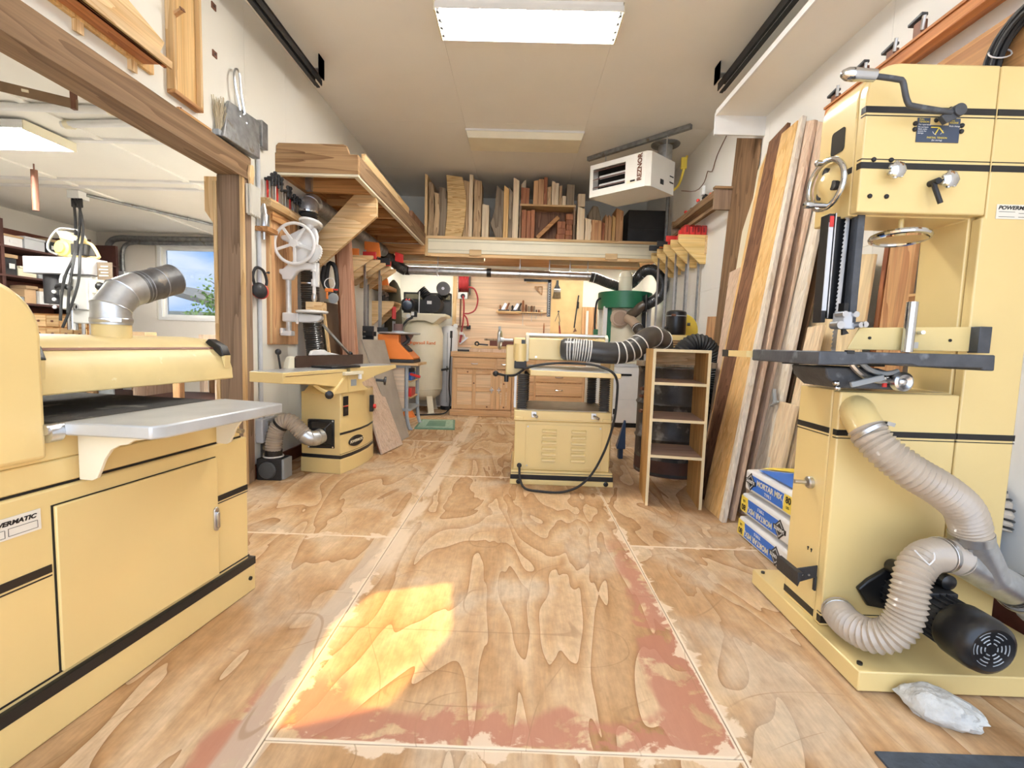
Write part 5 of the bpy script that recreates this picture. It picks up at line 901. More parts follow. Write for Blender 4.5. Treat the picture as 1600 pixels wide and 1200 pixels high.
solo('leaning_post', 'darker plank leaning behind the reddish post', 'post', MB().hexa([(-1.655, 4.56, 0.0), (-1.57, 4.56, 0.0), (-1.57, 4.60, 0.0), (-1.655, 4.60, 0.0), (-1.775, 4.56, 1.95), (-1.695, 4.56, 1.95), (-1.695, 4.60, 1.95), (-1.775, 4.60, 1.95)]), REDWz, bev=0.003)
solo('brown_panel', 'tall brown hardboard panel leaning on the left wall behind the jointer fence', 'panel', MB().slab((-1.60, 4.30, 0.0), (-1.60, 4.75, 0.0), (-1.80, 4.95, 1.36), (-1.80, 4.42, 1.36), -0.012), BROWNB)
solo('pine_strip', 'thin pine strip standing at the edge of the brown panel', 'strip', MB().hexa([(-1.60, 4.25, 0.0), (-1.58, 4.25, 0.0), (-1.58, 4.28, 0.0), (-1.60, 4.28, 0.0), (-1.80, 4.36, 1.25), (-1.78, 4.36, 1.25), (-1.78, 4.39, 1.25), (-1.80, 4.39, 1.25)]), PINEz)
t = thing('vacuum_hose', 'bundle of black vacuum hose hung beside the post drill', 'hose', (-1.74, 4.42, 1.38))
build('hose', MB().tube(spline([(-1.78, 4.36, 1.68), (-1.80, 4.37, 1.55), (-1.74, 4.40, 1.42), (-1.69, 4.42, 1.50), (-1.71, 4.42, 1.68), (-1.77, 4.43, 1.70), (-1.79, 4.43, 1.52), (-1.72, 4.43, 1.40)], 0.02), 0.020, 10), RUB, t); build('nozzle', MB().lathe([(0.025, 0), (0.045, 0.03), (0.045, 0.06), (0.02, 0.062)], (-1.70, 4.38, 1.40), (0.2, -1, -0.3), 16), GREY, t)
t = thing('trigger_gun', 'small orange spray gun hung behind the drill chuck', 'spray gun', (-1.66, 4.10, 1.36)); build('body', MB().box(-1.67, -1.60, 4.09, 4.11, 1.42, 1.45).box(-1.66, -1.645, 4.09, 4.11, 1.36, 1.42), ORG, t, bev=0.004); build('tip', MB().cyl((-1.60, 4.10, 1.44), (-1.56, 4.10, 1.44), 0.008, n=8), RED, t)
build('loop', MB().torus((-1.63, 4.10, 1.49), (0,1,0), 0.045, 0.004, 16, 6), WHT, t)

# ================================================================== back loft and its lumber
LY, LZ = 6.29, 2.385
TUBE3 = emission('lit shop light tube', (1.0, 0.975, 0.925), 17.0)
t = thing('back_loft', 'loft across the back wall with a cream panelled front edge', 'loft', (0.3, 6.9, 2.10))
build('deck', MB().box(-1.25, 1.86, LY, 7.49, 2.365, LZ), FIRx, t); build('deck_edge', MB().box(-1.25, 1.86, LY-0.012, LY, 2.352, 2.386), PINEx, t)
fp = build('fascia_panel', MB().box(-1.215, 1.835, LY-0.03, LY-0.002, 2.165, 2.345), CREAM, t, bev=0.004)
for z in (2.20, 2.305): build('groove', MB().box(-1.21, 1.83, LY-0.034, LY-0.028, z, z+0.010), mat('cream groove', (0.62, 0.58, 0.42), 0.5), fp)
build('lower_rail', MB().box(-1.25, 1.86, LY-0.02, LY+0.03, 2.125, 2.165), PINEx, t); build('end_block', MB().box(-1.25, -1.215, LY-0.03, LY+0.03, 2.125, 2.352), PINEz, t)
for x in (-0.676, 1.07): build('clip_block', MB().box(x, x+0.155, LY-0.05, LY-0.03, 2.140, 2.215), PINEx, t, bev=0.003)
build('soffit', MB().box(-1.87, 1.86, LY+0.03, 7.49, 2.215, 2.228), FIRx, t)
for y in (6.55, 6.95, 7.35): build('joist', MB().box(-1.25, 1.86, y, y+0.04, 2.228, 2.365), FIRx, t)
build('cross_beam', MB().box(-1.87, -1.25, 6.22, 6.28, 2.14, 2.262), FIRx, t, bev=0.003)
for lab, x0, x1 in (('left', -1.72, -0.52), ('right', 0.40, 1.62)):
    s = thing('undershelf_light', 'reflector shop light hung under the back loft, the '+lab+' one', 'light', ((x0+x1)/2, 6.8, 2.12))
    build('reflector', MB().prism([(6.74, 2.214), (6.86, 2.214), (6.90, 2.180), (6.885, 2.180), (6.85, 2.205), (6.75, 2.205), (6.680, 2.125), (6.665, 2.125)], 'x', x0, x1), CREAM, s); 
    for y in (6.77, 6.83): build('tube', MB().cyl((x0+0.02, y, 2.186), (x1-0.02, y, 2.186), 0.012, n=8), TUBE3, s)
    build('end_cap', MB().prism([(6.74, 2.214), (6.86, 2.214), (6.90, 2.18), (6.665, 2.125)], 'x', x0-0.004, x0), WHT, s)
W_ = dict(p=PINEz, l=LIGHTz, g=GREYWz, b=BARK, s=SPALT, r=REDWz, f=FIRz, w=WALNz, o=GOLDz)
# name, x0, x1, top z, front y, depth, material, crown (bulge), label
pieces = [
 ('plywood_offcut', -1.277, -1.243, 3.17, 6.32, 0.30, 'p', 0, 'thin upright plywood offcut at the left end of the back loft'),
 ('wood_slab', -1.236, -1.170, 3.08, 6.33, 0.28, 'b', 0.03, 'bowed pale slab with cracked edge, first slab of the loft row'),
 ('wood_slab', -1.166, -1.102, 2.95, 6.33, 0.30, 'b', 0.02, 'short dark-cracked slab, second slab of the loft row'),
 ('wood_slab', -1.098, -1.012, 3.015, 6.33, 0.30, 'g', 0.02, 'grey weathered slab beside the big golden slab'),
 ('wood_slab', -1.006, -0.790, 3.16, 6.31, 0.25, 's', 0.05, 'big golden spalted slab bulging to the right, widest of the loft row'),
 ('wood_slab', -0.783, -0.712, 3.12, 6.36, 0.30, 'b', 0.03, 'dark cracked slab just right of the golden slab'),
 ('maple_board', -0.704, -0.656, 3.18, 6.32, 0.34, 'l', 0, 'tall thin maple board standing above the slabs'),
 ('wood_slab', -0.645, -0.550, 3.12, 6.33, 0.28, 'b', 0.01, 'thick mottled slab right of the tall maple board'),
 ('pine_offcut', -0.530, -0.442, 2.81, 6.31, 0.22, 'l', 0, 'short pale offcut leaning before the gap in the loft row'),
 ('gold_board', -0.255, -0.192, 3.055, 6.32, 0.30, 'o', 0, 'narrow golden board right of the tilted grey slab'),
 ('wood_slab', -0.188, -0.141, 3.03, 6.33, 0.30, 'g', 0, 'thin dark grey slab beside the narrow golden board'),
 ('pine_board', -0.136, -0.062, 3.155, 6.32, 0.34, 'l', 0, 'pale board with a slanted top left of the loft bookcase'),
 ('alder_board', 0.700, 0.795, 2.815, 6.32, 0.28, 'l', 0, 'pale alder board under a cream block, right of the loft bookcase'),
 ('alder_board', 0.802, 0.876, 2.67, 6.31, 0.22, 'l', 0.01, 'short pale waney board right of the cream-block board'),
 ('fir_block', 0.886, 1.015, 2.65, 6.31, 0.24, 'f', 0, 'squat orange fir block under the heater'),
 ('fir_board', 1.020, 1.058, 2.63, 6.32, 0.26, 'r', 0, 'narrow red-brown board right of the squat fir block'),
 ('fir_board', 1.062, 1.098, 2.725, 6.32, 0.26, 'f', 0, 'thin orange board, first of the close trio under the heater'),
 ('fir_board', 1.102, 1.145, 2.72, 6.32, 0.26, 'f', 0, 'thin orange board, second of the close trio under the heater'),
 ('fir_board', 1.155, 1.193, 2.72, 6.32, 0.26, 'o', 0, 'thin paler board, third of the close trio under the heater'),
 ('fir_board', 1.200, 1.295, 2.81, 6.33, 0.30, 'f', 0, 'wide orange board left of the black box on the loft'),
]
for nm, x0, x1, z1, y, dpt, m, bul, lab in pieces:
    n_ = 6; h = z1-LZ; pr_ = []
    if bul:
        L_ = [(x0+bul*math.sin(math.pi*i/n_)*0.5+random.uniform(-.004, .004), LZ+h*i/n_) for i in range(n_+1)]; R_ = [(x1+bul*math.sin(math.pi*i/n_)+random.uniform(-.006, .006), LZ+h*i/n_-(0.02 if i == n_ else 0)) for i in range(n_+1)]; pr_ = L_ + R_[::-1]
    else: pr_ = [(x0, LZ), (x1, LZ), (x1, z1-random.uniform(0, .06)), (x0, z1)]
    solo(nm, lab, 'lumber', MB().prism(pr_, 'y', y, y+dpt), W_[m], group='lumber stored on the back loft', bev=0.003)
solo('wood_slab', 'grey slab tilted to the left in the middle of the loft row', 'lumber', MB().prism([(-0.345, LZ), (-0.26, LZ+0.02), (-0.255, 2.98), (-0.35, 3.06), (-0.375, 2.74), (-0.425, 2.58)], 'y', 6.35, 6.60), GREYWz, group='lumber stored on the back loft', bev=0.006)
solo('cream_block', 'small cream wood block on top of the pale alder board', 'block', MB().box(0.700, 0.792, 6.33, 6.43, 2.816, 2.975), LIGHTz, bev=0.003)
solo('burl_chunk', 'dark rough burl chunk behind the squat fir block', 'lumber', MB().prism([(0.87, LZ), (1.05, LZ), (1.045, 2.76), (1.0, 2.90), (0.93, 2.91), (0.88, 2.80)], 'y', 6.58, 6.80), GREYWz, bev=0.02)
# open bookcase of offcuts on the loft
t = thing('offcut_case', 'open wooden case of small offcuts on the back loft', 'bookcase', (0.32, 6.46, LZ))
for x in (-0.045, 0.655): build('side', MB().box(x, x+0.02, 6.33, 6.60, LZ, 2.83 if x < 0 else 2.84), TIMBz, t)
build('shelf', MB().box(-0.045, 0.675, 6.325, 6.60, 2.805, 2.828), PINEx, t); build('back', MB().box(-0.03, 0.66, 6.595, 6.61, LZ, 2.81), WALNz, t)
up = [(-0.035, 0.072, 3.05, 'r', 'reddish square block'), (0.126, 0.186, 3.145, 'f', 'first orange board'), (0.188, 0.256, 3.17, 'f', 'second orange board'), (0.258, 0.302, 3.19, 'r', 'dark red board'), (0.306, 0.353, 3.065, 'b', 'short mottled board'), (0.361, 0.402, 3.145, 'l', 'pale pink board'), (0.404, 0.450, 3.125, 'l', 'pale board with slanted top'), (0.455, 0.494, 3.09, 'b', 'speckled narrow board'), (0.500, 0.548, 2.955, 'l', 'shortest pale board'), (0.556, 0.652, 3.115, 'g', 'wide grey slab')]
for i, (x0, x1, z1, m, d) in enumerate(up):
    solo('offcut', d+' standing on the top shelf of the offcut case', 'lumber', MB().prism([(x0, 2.829), (x1, 2.829), (x1, z1-random.uniform(0, .03)), (x0, z1-random.uniform(0, .02))], 'y', 6.35+0.02*random.random(), 6.52), W_[m], group='offcuts in the loft case', bev=0.002)
solo('offcut', 'tall pale offcut standing behind the reddish square block', 'lumber', MB().prism([(-0.038, 2.829), (0.026, 2.829), (0.026, 3.205), (-0.005, 3.18), (-0.038, 3.14)], 'y', 6.54, 6.585), LIGHTz, group='offcuts in the loft case', bev=0.002)
for i, (x0, x1, z1) in enumerate(((-0.018, 0.042, 2.765), (0.046, 0.100, 2.755), (0.104, 0.152, 2.765))):
    solo('offcut', ('left', 'middle', 'right')[i]+' red-brown board standing under the case shelf', 'lumber', MB().box(x0, x1, 6.36, 6.55, LZ, z1), REDWz, group='offcuts in the loft case', bev=0.003)
solo('offcut', 'orange bar leaning diagonally under the case shelf', 'lumber', MB().bar((0.19, 6.45, 2.425), (0.465, 6.45, 2.70), 0.05, 0.062, up=(0,1,0)), FIRx, group='offcuts in the loft case', bev=0.003)
for k, (x0, x1, n_, lab) in enumerate(((0.445, 0.555, 3, 'left'), (0.565, 0.648, 5, 'right'))):
    z = LZ
    for i in range(n_):
        h = (0.085 if k == 0 else 0.072)-0.008*(i % 2); solo('offcut_brick', ('lowest', 'second', 'third', 'fourth', 'topmost')[i if i < n_-1 else 4]+' small red block in the '+lab+' stack under the case shelf', 'block', MB().box(x0+random.uniform(-.008, .008), x1+random.uniform(-.008, .008), 6.37, 6.50, z+0.001, z+h), REDWz, group='stacked red blocks', bev=0.004); z += h
t = thing('black_box', 'large black box at the right end of the back loft', 'box', (1.60, 6.6, LZ)); build('body', MB().box(1.365, 1.86, 6.36, 6.90, LZ, 2.80), BLKM, t, bev=0.006); build('lid_seam', MB().box(1.364, 1.861, 6.356, 6.362, 2.56, 2.57), BLK, t)

# ================================================================== duct along the back and its hoses
t = thing('back_duct', 'bright galvanised duct hung under the back loft', 'duct', (-0.3, 6.6, 1.92))
for i, (a, b) in enumerate(((-1.60, -1.15), (-1.13, -0.45), (-0.43, 0.05), (0.05, 0.55), (0.55, 0.94))):
    build('duct_section', MB().cyl((a, 6.6, 1.985-0.008*(a+1.6)), (b, 6.6, 1.985-0.008*(b+1.6)), 0.056, n=20), STEEL if i > 1 else GALV, t)
for x in (-1.56, -0.44): build('coupling', MB().cyl((x-0.03, 6.6, 1.98), (x+0.03, 6.6, 1.98), 0.061, n=20), BLK, t)
for x in (-1.14, -0.02, 0.38, 0.66, 0.90): build('hanger', MB().torus((x, 6.6, 1.975), (1,0,0), 0.060, 0.005, 20, 6).box(x-0.006, x+0.006, 6.594, 6.606, 2.03, 2.215), GALV, t)
t = thing('duct_hose', 'black hose from the left end of the back duct up under the left loft', 'hose', (-1.7, 6.4, 1.9)); build('hose', MB().hose([(-1.59, 6.60, 1.985), (-1.64, 6.52, 2.01), (-1.71, 6.38, 2.075), (-1.775, 6.24, 2.14)], 0.07, 0.02, 0.003, 16), BH, t); build('hose_clamp', MB().torus((-1.60, 6.59, 1.988), (1, 0.5, 0), 0.073, 0.004, 20, 5), STEEL, t)
t = thing('duct_hose', 'black hose sagging from the back duct to the dust collector', 'hose', (1.3, 6.6, 1.75)); build('hose', MB().hose([(0.94, 6.60, 1.965), (1.03, 6.60, 1.945), (1.20, 6.60, 1.885), (1.36, 6.60, 1.85), (1.50, 6.58, 1.89), (1.585, 6.52, 1.99), (1.64, 6.42, 2.045), (1.73, 6.32, 2.03), (1.79, 6.24, 1.93), (1.80, 6.16, 1.79), (1.74, 6.10, 1.67), (1.64, 6.06, 1.60), (1.55, 6.04, 1.56)], 0.068, 0.02, 0.003, 16), BH, t)
for c, d in (((0.99, 6.60, 1.955), (1, 0, -0.2)), ((1.61, 6.49, 2.02), (0.6, -0.5, 0.4))): build('hose_clamp', MB().torus(c, d, 0.072, 0.004, 20, 5), WHT, t)

# ================================================================== cyclone dust collector
t = thing('dust_collector', 'green and white dust collector in the back right corner', 'dust collector', (1.40, 6.45, 0))
c = (1.40, 6.50)
build('green_drum', MB().cyl((*c, 1.53), (*c, 1.745), 0.355, n=36), GRN, t, bev=0.006); build('motor_cap', MB().lathe([(0.09, 0), (0.09, 0.21), (0.085, 0.25), (0.06, 0.285), (0.02, 0.295)], (*c, 1.745), (0,0,1), 24), CREAM, t)
build('cap_ridge', MB().torus((*c, 1.955), (0,0,1), 0.091, 0.004, 24, 5), CREAM, t)
build('body', MB().cyl((*c, 1.08), (*c, 1.53), 0.255, n=32), CREAM, t); build('cone', MB().cyl((*c, 0.84), (*c, 1.08), 0.14, 0.255, n=32), CREAM, t); build('band', MB().torus((*c, 1.09), (0,0,1), 0.257, 0.007, 32, 6), WHT, t)
for x, y in ((1.115, 6.32), (1.685, 6.32), (1.115, 6.68), (1.685, 6.68)):
    build('leg', MB().box(x-0.025, x+0.025, y-0.02, y+0.02, 0, 1.55), WHT if x < 1.3 else LGREY, t)
build('green_post', MB().box(1.145, 1.205, 6.34, 6.38, 0.6, 1.54), GRN, t); build('black_post', MB().box(1.605, 1.655, 6.34, 6.38, 0.6, 1.54), BLKM, t)
cb = build('cable_loop', MB().tube(spline([(1.055, 6.38, 1.66), (1.01, 6.36, 1.62), (0.99, 6.34, 1.50), (0.985, 6.32, 1.32), (0.99, 6.32, 1.24)], 0.02), 0.013, 8), RUB, t); build('connector', MB().box(0.97, 1.03, 6.30, 6.34, 1.13, 1.25), GRN, cb, bev=0.006)
build('inlet_flange', MB().lathe([(0.125, 0), (0.125, 0.015), (0.105, 0.02), (0.10, 0.07)], (1.30, 6.26, 1.40), (-0.15, -1, 0), 24), mat('beige plastic', (0.55, 0.42, 0.30), 0.5), t); build('inlet_mouth', MB().cyl((1.288, 6.19, 1.40), (1.286, 6.178, 1.40), 0.085, n=24), mat('brown grille', (0.33, 0.23, 0.16), 0.6), t)
t = thing('wye_fitting', 'beige clear wye fitting on the front of the dust collector', 'duct', (1.42, 6.02, 1.30)); build('arm', MB().tube(spline([(1.40, 6.15, 1.43), (1.45, 6.08, 1.47), (1.50, 6.05, 1.53), (1.55, 6.04, 1.56)], 0.02), 0.06, 16), mat('smoky brown plastic', (0.10, 0.075, 0.055), 0.25), t); build('stub', MB().tube([(1.37, 6.14, 1.40), (1.42, 6.05, 1.35), (1.46, 6.0, 1.28)], 0.058, 16), mat('beige plastic stub', (0.50, 0.37, 0.26), 0.45), t); build('gate', MB().box(1.54, 1.56, 5.95, 6.13, 1.47, 1.68), BLK, t, bev=0.004)
t = thing('duct_hose', 'dark brown hose from the collector wye down behind the planer hose', 'hose', (1.5, 5.4, 0.9)); build('hose', MB().hose([(1.455, 6.0, 1.285), (1.50, 5.9, 1.20), (1.50, 5.6, 1.10), (1.42, 5.2, 1.03), (1.32, 4.7, 0.97)], 0.062, 0.02, 0.003, 16), mat('dark brown hose', (0.06, 0.05, 0.042), 0.4), t); build('hose_clamp', MB().torus((1.46, 5.99, 1.275), (0.4, -0.6, -0.6), 0.066, 0.005, 20, 5), WHT, t)
# slabs standing at the wall behind the collector
solo('wall_offcut', 'brown offcut standing on the back wall left of the dust collector', 'board', MB().box(0.955, 1.18, 7.38, 7.42, 0.90, 1.62), FIRz); solo('wall_offcut', 'white strip standing before the brown offcut', 'strip', MB().box(1.01, 1.045, 7.34, 7.37, 0.90, 1.56), WHT)

# ================================================================== tool wall
TY = 7.47
t = thing('tool_board', 'pale plywood tool board on the back wall', 'board', (-0.04, 7.48, 0.95)); build('board', MB().box(-1.04, 0.96, TY, 7.495, 0.95, 2.06), PLYx, t); build('golden_sheet', MB().box(0.475, 0.96, TY-0.006, TY, 0.95, 2.05), mat('golden hardboard', (0.74, 0.53, 0.26), 0.6, 0, 0.12, 7), t); build('batten', MB().box(-1.05, -0.99, TY-0.012, TY, 0.95, 2.06), PINEz, t)
t = thing('try_square', 'black steel carpenter square hung on the tool board', 'square', (0.44, TY-0.01, 1.44)); build('blade', MB().box(0.415, 0.468, TY-0.012, TY-0.007, 1.46, 2.03), IRON, t); build('tongue', MB().box(0.045, 0.468, TY-0.012, TY-0.007, 1.99, 2.035), BLK, t)
mb = MB()
for i in range(28): mb.box(0.425, 0.44+0.012*(i % 2), TY-0.0128, TY-0.0118, 1.475+i*0.018, 1.482+i*0.018)
build('graduations', mb, LGREY, t)
solo('wood_rule', 'thin pale wooden rule under the tongue of the square', 'ruler', MB().box(0.085, 0.40, TY-0.012, TY-0.007, 1.965, 1.985), PINEx)
t = thing('set_square', 'small wooden set square hung beside the steel square', 'square', (0.29, TY, 1.80))
for a, b in (((0.215, 1.915), (0.335, 1.915)), ((0.335, 1.915), (0.328, 1.79)), ((0.215, 1.915), (0.328, 1.79)), ((0.275, 1.915), (0.272, 1.86))): build('arm', MB().bar((a[0], TY-0.012, a[1]), (b[0], TY-0.012, b[1]), 0.010, 0.018, up=(0,1,0)), FIRz, t)
t = thing('paint_brush', 'wide paint brush hung handle up on the tool board', 'brush', (0.56, TY, 1.74)); build('handle', MB().prism([(0.545, 2.02), (0.578, 2.02), (0.58, 1.95), (0.60, 1.91), (0.61, 1.89), (0.51, 1.89), (0.52, 1.91), (0.54, 1.95)], 'y', TY-0.03, TY-0.008), BLK, t, bev=0.004); build('ferrule', MB().box(0.508, 0.612, TY-0.034, TY-0.006, 1.84, 1.89), CHR, t); build('bristles', MB().hexa([(0.508, TY-0.034, 1.84), (0.612, TY-0.034, 1.84), (0.612, TY-0.006, 1.84), (0.508, TY-0.006, 1.84), (0.49, TY-0.028, 1.745), (0.62, TY-0.028, 1.745), (0.62, TY-0.012, 1.745), (0.49, TY-0.012, 1.745)]), mat('dark bristle', (0.16, 0.11, 0.055), 0.8, 0, 0.4, 60), t)
t = thing('tool_ledge', 'narrow pine ledge on the tool board holding planes and screwdrivers', 'shelf', (0.07, TY, 1.48)); build('shelf', MB().box(-0.365, 0.02, TY-0.11, TY, 1.505, 1.523).box(-0.34, 0.015, TY-0.10, TY, 1.488, 1.503), PINEx, t); build('tool_strip', MB().box(0.02, 0.405, TY-0.05, TY, 1.508, 1.522), PINEx, t)
def plane(x, s, lab, hm):
    t = thing('hand_plane', lab, 'hand plane', (x, TY-0.06, 1.523)); build('sole', MB().box(x-0.085*s, x+0.085*s, TY-0.085, TY-0.035, 1.524, 1.545), BLK, t, bev=0.003); build('iron', MB().bar((x-0.02, TY-0.06, 1.545), (x+0.03, TY-0.06, 1.64), 0.008, 0.04), STEEL, t); build('tote', MB().tube(spline([(x+0.04, TY-0.06, 1.54), (x+0.05, TY-0.06, 1.58), (x+0.08, TY-0.06, 1.65)], 0.01), [0.013]*len(spline([(x+0.04, TY-0.06, 1.54), (x+0.05, TY-0.06, 1.58), (x+0.08, TY-0.06, 1.65)], 0.01)), 8), hm, t); build('knob', MB().lathe([(0.008, 0), (0.013, 0.02), (0.016, 0.05), (0.008, 0.07)], (x-0.055, TY-0.06, 1.545), (0,0,1), 10), hm, t)
plane(-0.25, 1.0, 'dark bench plane at the left end of the tool ledge', REDWz); plane(-0.065, 0.95, 'bright iron hand plane at the right end of the tool ledge', BLKM)
sd = [(0.045, 0.175, 0.016, REDWz, 0.20, 'longest red-brown chisel'), (0.093, 0.11, 0.014, WALNz, 0.05, 'dark screwdriver beside the longest chisel'), (0.133, 0.09, 0.013, GREYWz, 0.05, 'grey-handled screwdriver'), (0.178, 0.095, 0.016, WALNz, 0.13, 'dark chisel with a long blade'), (0.217, 0.092, 0.014, GREYWz, 0.04, 'second grey-handled screwdriver'), (0.252, 0.035, 0.010, BLKM, 0.09, 'small black awl'), (0.29, 0.035, 0.016, REDWz, 0.05, 'round red-knobbed awl'), (0.333, 0.035, 0.015, CREAM, 0.05, 'round pale-knobbed awl')]
for x, h, r, m, bl, d in sd:
    t = thing('screwdriver', d+' in the tool strip', 'hand tool', (x, TY-0.03, 1.45), 'tools in the strip'); build('handle', MB().lathe([(r*0.6, 0), (r, h*0.2), (r*0.9, h*0.7), (r, h*0.92), (r*0.5, h)], (x, TY-0.03, 1.524), (0,0,1), 10), m, t); build('blade', MB().cyl((x, TY-0.03, 1.524), (x, TY-0.03, 1.51-bl), 0.004, n=6), STEEL, t)
t = thing('dividers', 'iron dividers hung open on the tool board', 'dividers', (0.60, TY, 1.36)); build('leg', MB().bar((0.595, TY-0.01, 1.525), (0.545, TY-0.01, 1.39), 0.007, 0.009, up=(0,1,0)), IRON, t); build('leg', MB().bar((0.595, TY-0.01, 1.525), (0.625, TY-0.01, 1.39), 0.007, 0.009, up=(0,1,0)), IRON, t); build('pivot', MB().ball((0.595, TY-0.012, 1.545), 0.015, 8), IRON, t)
t = thing('red_pliers', 'red-handled tongs hung under the dividers', 'pliers', (0.63, TY, 1.15)); build('jaw', MB().bar((0.612, TY-0.01, 1.39), (0.618, TY-0.01, 1.33), 0.01, 0.02, up=(0,1,0)), IRON, t); build('grip', MB().bar((0.613, TY-0.01, 1.33), (0.625, TY-0.01, 1.15), 0.01, 0.013, up=(0,1,0)), RED2, t); build('grip', MB().bar((0.62, TY-0.01, 1.33), (0.648, TY-0.01, 1.15), 0.01, 0.013, up=(0,1,0)), RED2, t)
t = thing('pipe_wrench', 'long black wrench hung at the right edge of the tool board', 'wrench', (0.87, TY, 1.22)); build('shaft', MB().bar((0.895, TY-0.015, 1.80), (0.845, TY-0.015, 1.30), 0.018, 0.03, up=(0,1,0)), BLKM, t); build('head', MB().box(0.872, 0.905, TY-0.03, TY-0.004, 1.60, 1.70), BLKM, t); build('jaw', MB().prism([(0.83, 1.23), (0.86, 1.30), (0.89, 1.25)], 'y', TY-0.02, TY-0.006), BROWNM, t)
solo('file', 'brown-handled file hung low on the tool board', 'file', MB().lathe([(0.008, 0), (0.010, 0.10), (0.004, 0.16)], (0.378, TY-0.012, 1.20), (0,0,1), 10), REDWz)
# hose reel
t = thing('hose_reel', 'red air hose wound on a wall reel beside the tool board', 'hose reel', (-0.86, 7.36, 1.68)); build('side_plate', MB().box(-0.945, -0.935, 7.28, 7.47, 1.76, 2.07), BLK, t); build('side_plate', MB().box(-0.785, -0.775, 7.28, 7.47, 1.76, 2.07), BLK, t)
for i in range(7): build('hose_turn', MB().torus((-0.925+0.0215*i, 7.37, 1.92), (1,0,0), 0.12, 0.011, 24, 6), RED2, t)
build('drum', MB().cyl((-0.935, 7.37, 1.92), (-0.785, 7.37, 1.92), 0.11, n=20), BLK, t)
build('guide_plate', MB().box(-0.945, -0.80, 7.27, 7.30, 1.68, 1.775), ALU, t, bev=0.004); build('guide_eye', MB().cyl((-0.87, 7.262, 1.72), (-0.87, 7.272, 1.72), 0.035, n=16), BLK, t)
build('hanging_hose', MB().tube(spline([(-0.865, 7.26, 1.72), (-0.85, 7.26, 1.60), (-0.85, 7.26, 1.46), (-0.86, 7.26, 1.30), (-0.88, 7.26, 1.18)], 0.03), 0.012, 8).tube(spline([(-0.80, 7.28, 1.86), (-0.70, 7.28, 1.83), (-0.645, 7.28, 1.68), (-0.68, 7.27, 1.52), (-0.78, 7.26, 1.46), (-0.85, 7.26, 1.455), (-0.80, 7.26, 1.38), (-0.78, 7.27, 1.27)], 0.03), 0.012, 8), RED2, t)
t = thing('air_pipe', 'copper air pipe with a white gauge on the back wall', 'pipe', (-0.92, 7.44, 1.25)); build('pipe', MB().tube(spline([(-1.14, 7.44, 1.22), (-1.10, 7.44, 1.26), (-1.0, 7.44, 1.27), (-0.78, 7.44, 1.265)], 0.03), 0.014, 8).tube([(-0.925, 7.44, 1.78), (-0.925, 7.44, 1.27)], 0.012, 8), BROWNM, t); build('gauge', MB().cyl((-0.99, 7.43, 1.27), (-0.99, 7.40, 1.27), 0.036, n=18), WHT, t); build('filter', MB().lathe([(0.022, -0.12), (0.026, -0.02), (0.026, 0.02)], (-0.99, 7.43, 1.24), (0,0,1), 12), STEEL, t); build('gauge', MB().cyl((-0.90, 7.43, 1.16), (-0.90, 7.40, 1.16), 0.032, n=18), WHT, t); build('valve', MB().box(-0.82, -0.76, 7.42, 7.46, 1.23, 1.29), BLKM, t)
t = thing('blow_gun', 'steel blow gun hung on the red air hose', 'spray gun', (-0.84, 7.40, 1.0)); build('gun', MB().bar((-0.92, 7.42, 1.0), (-0.80, 7.42, 1.10), 0.02, 0.03, up=(0,1,0)).bar((-0.83, 7.42, 1.08), (-0.86, 7.42, 1.15), 0.015, 0.02, up=(0,1,0)), STEEL, t); build('grip', MB().bar((-0.915, 7.40, 1.02), (-0.895, 7.40, 1.14), 0.03, 0.03, up=(0,1,0)), RED2, t)

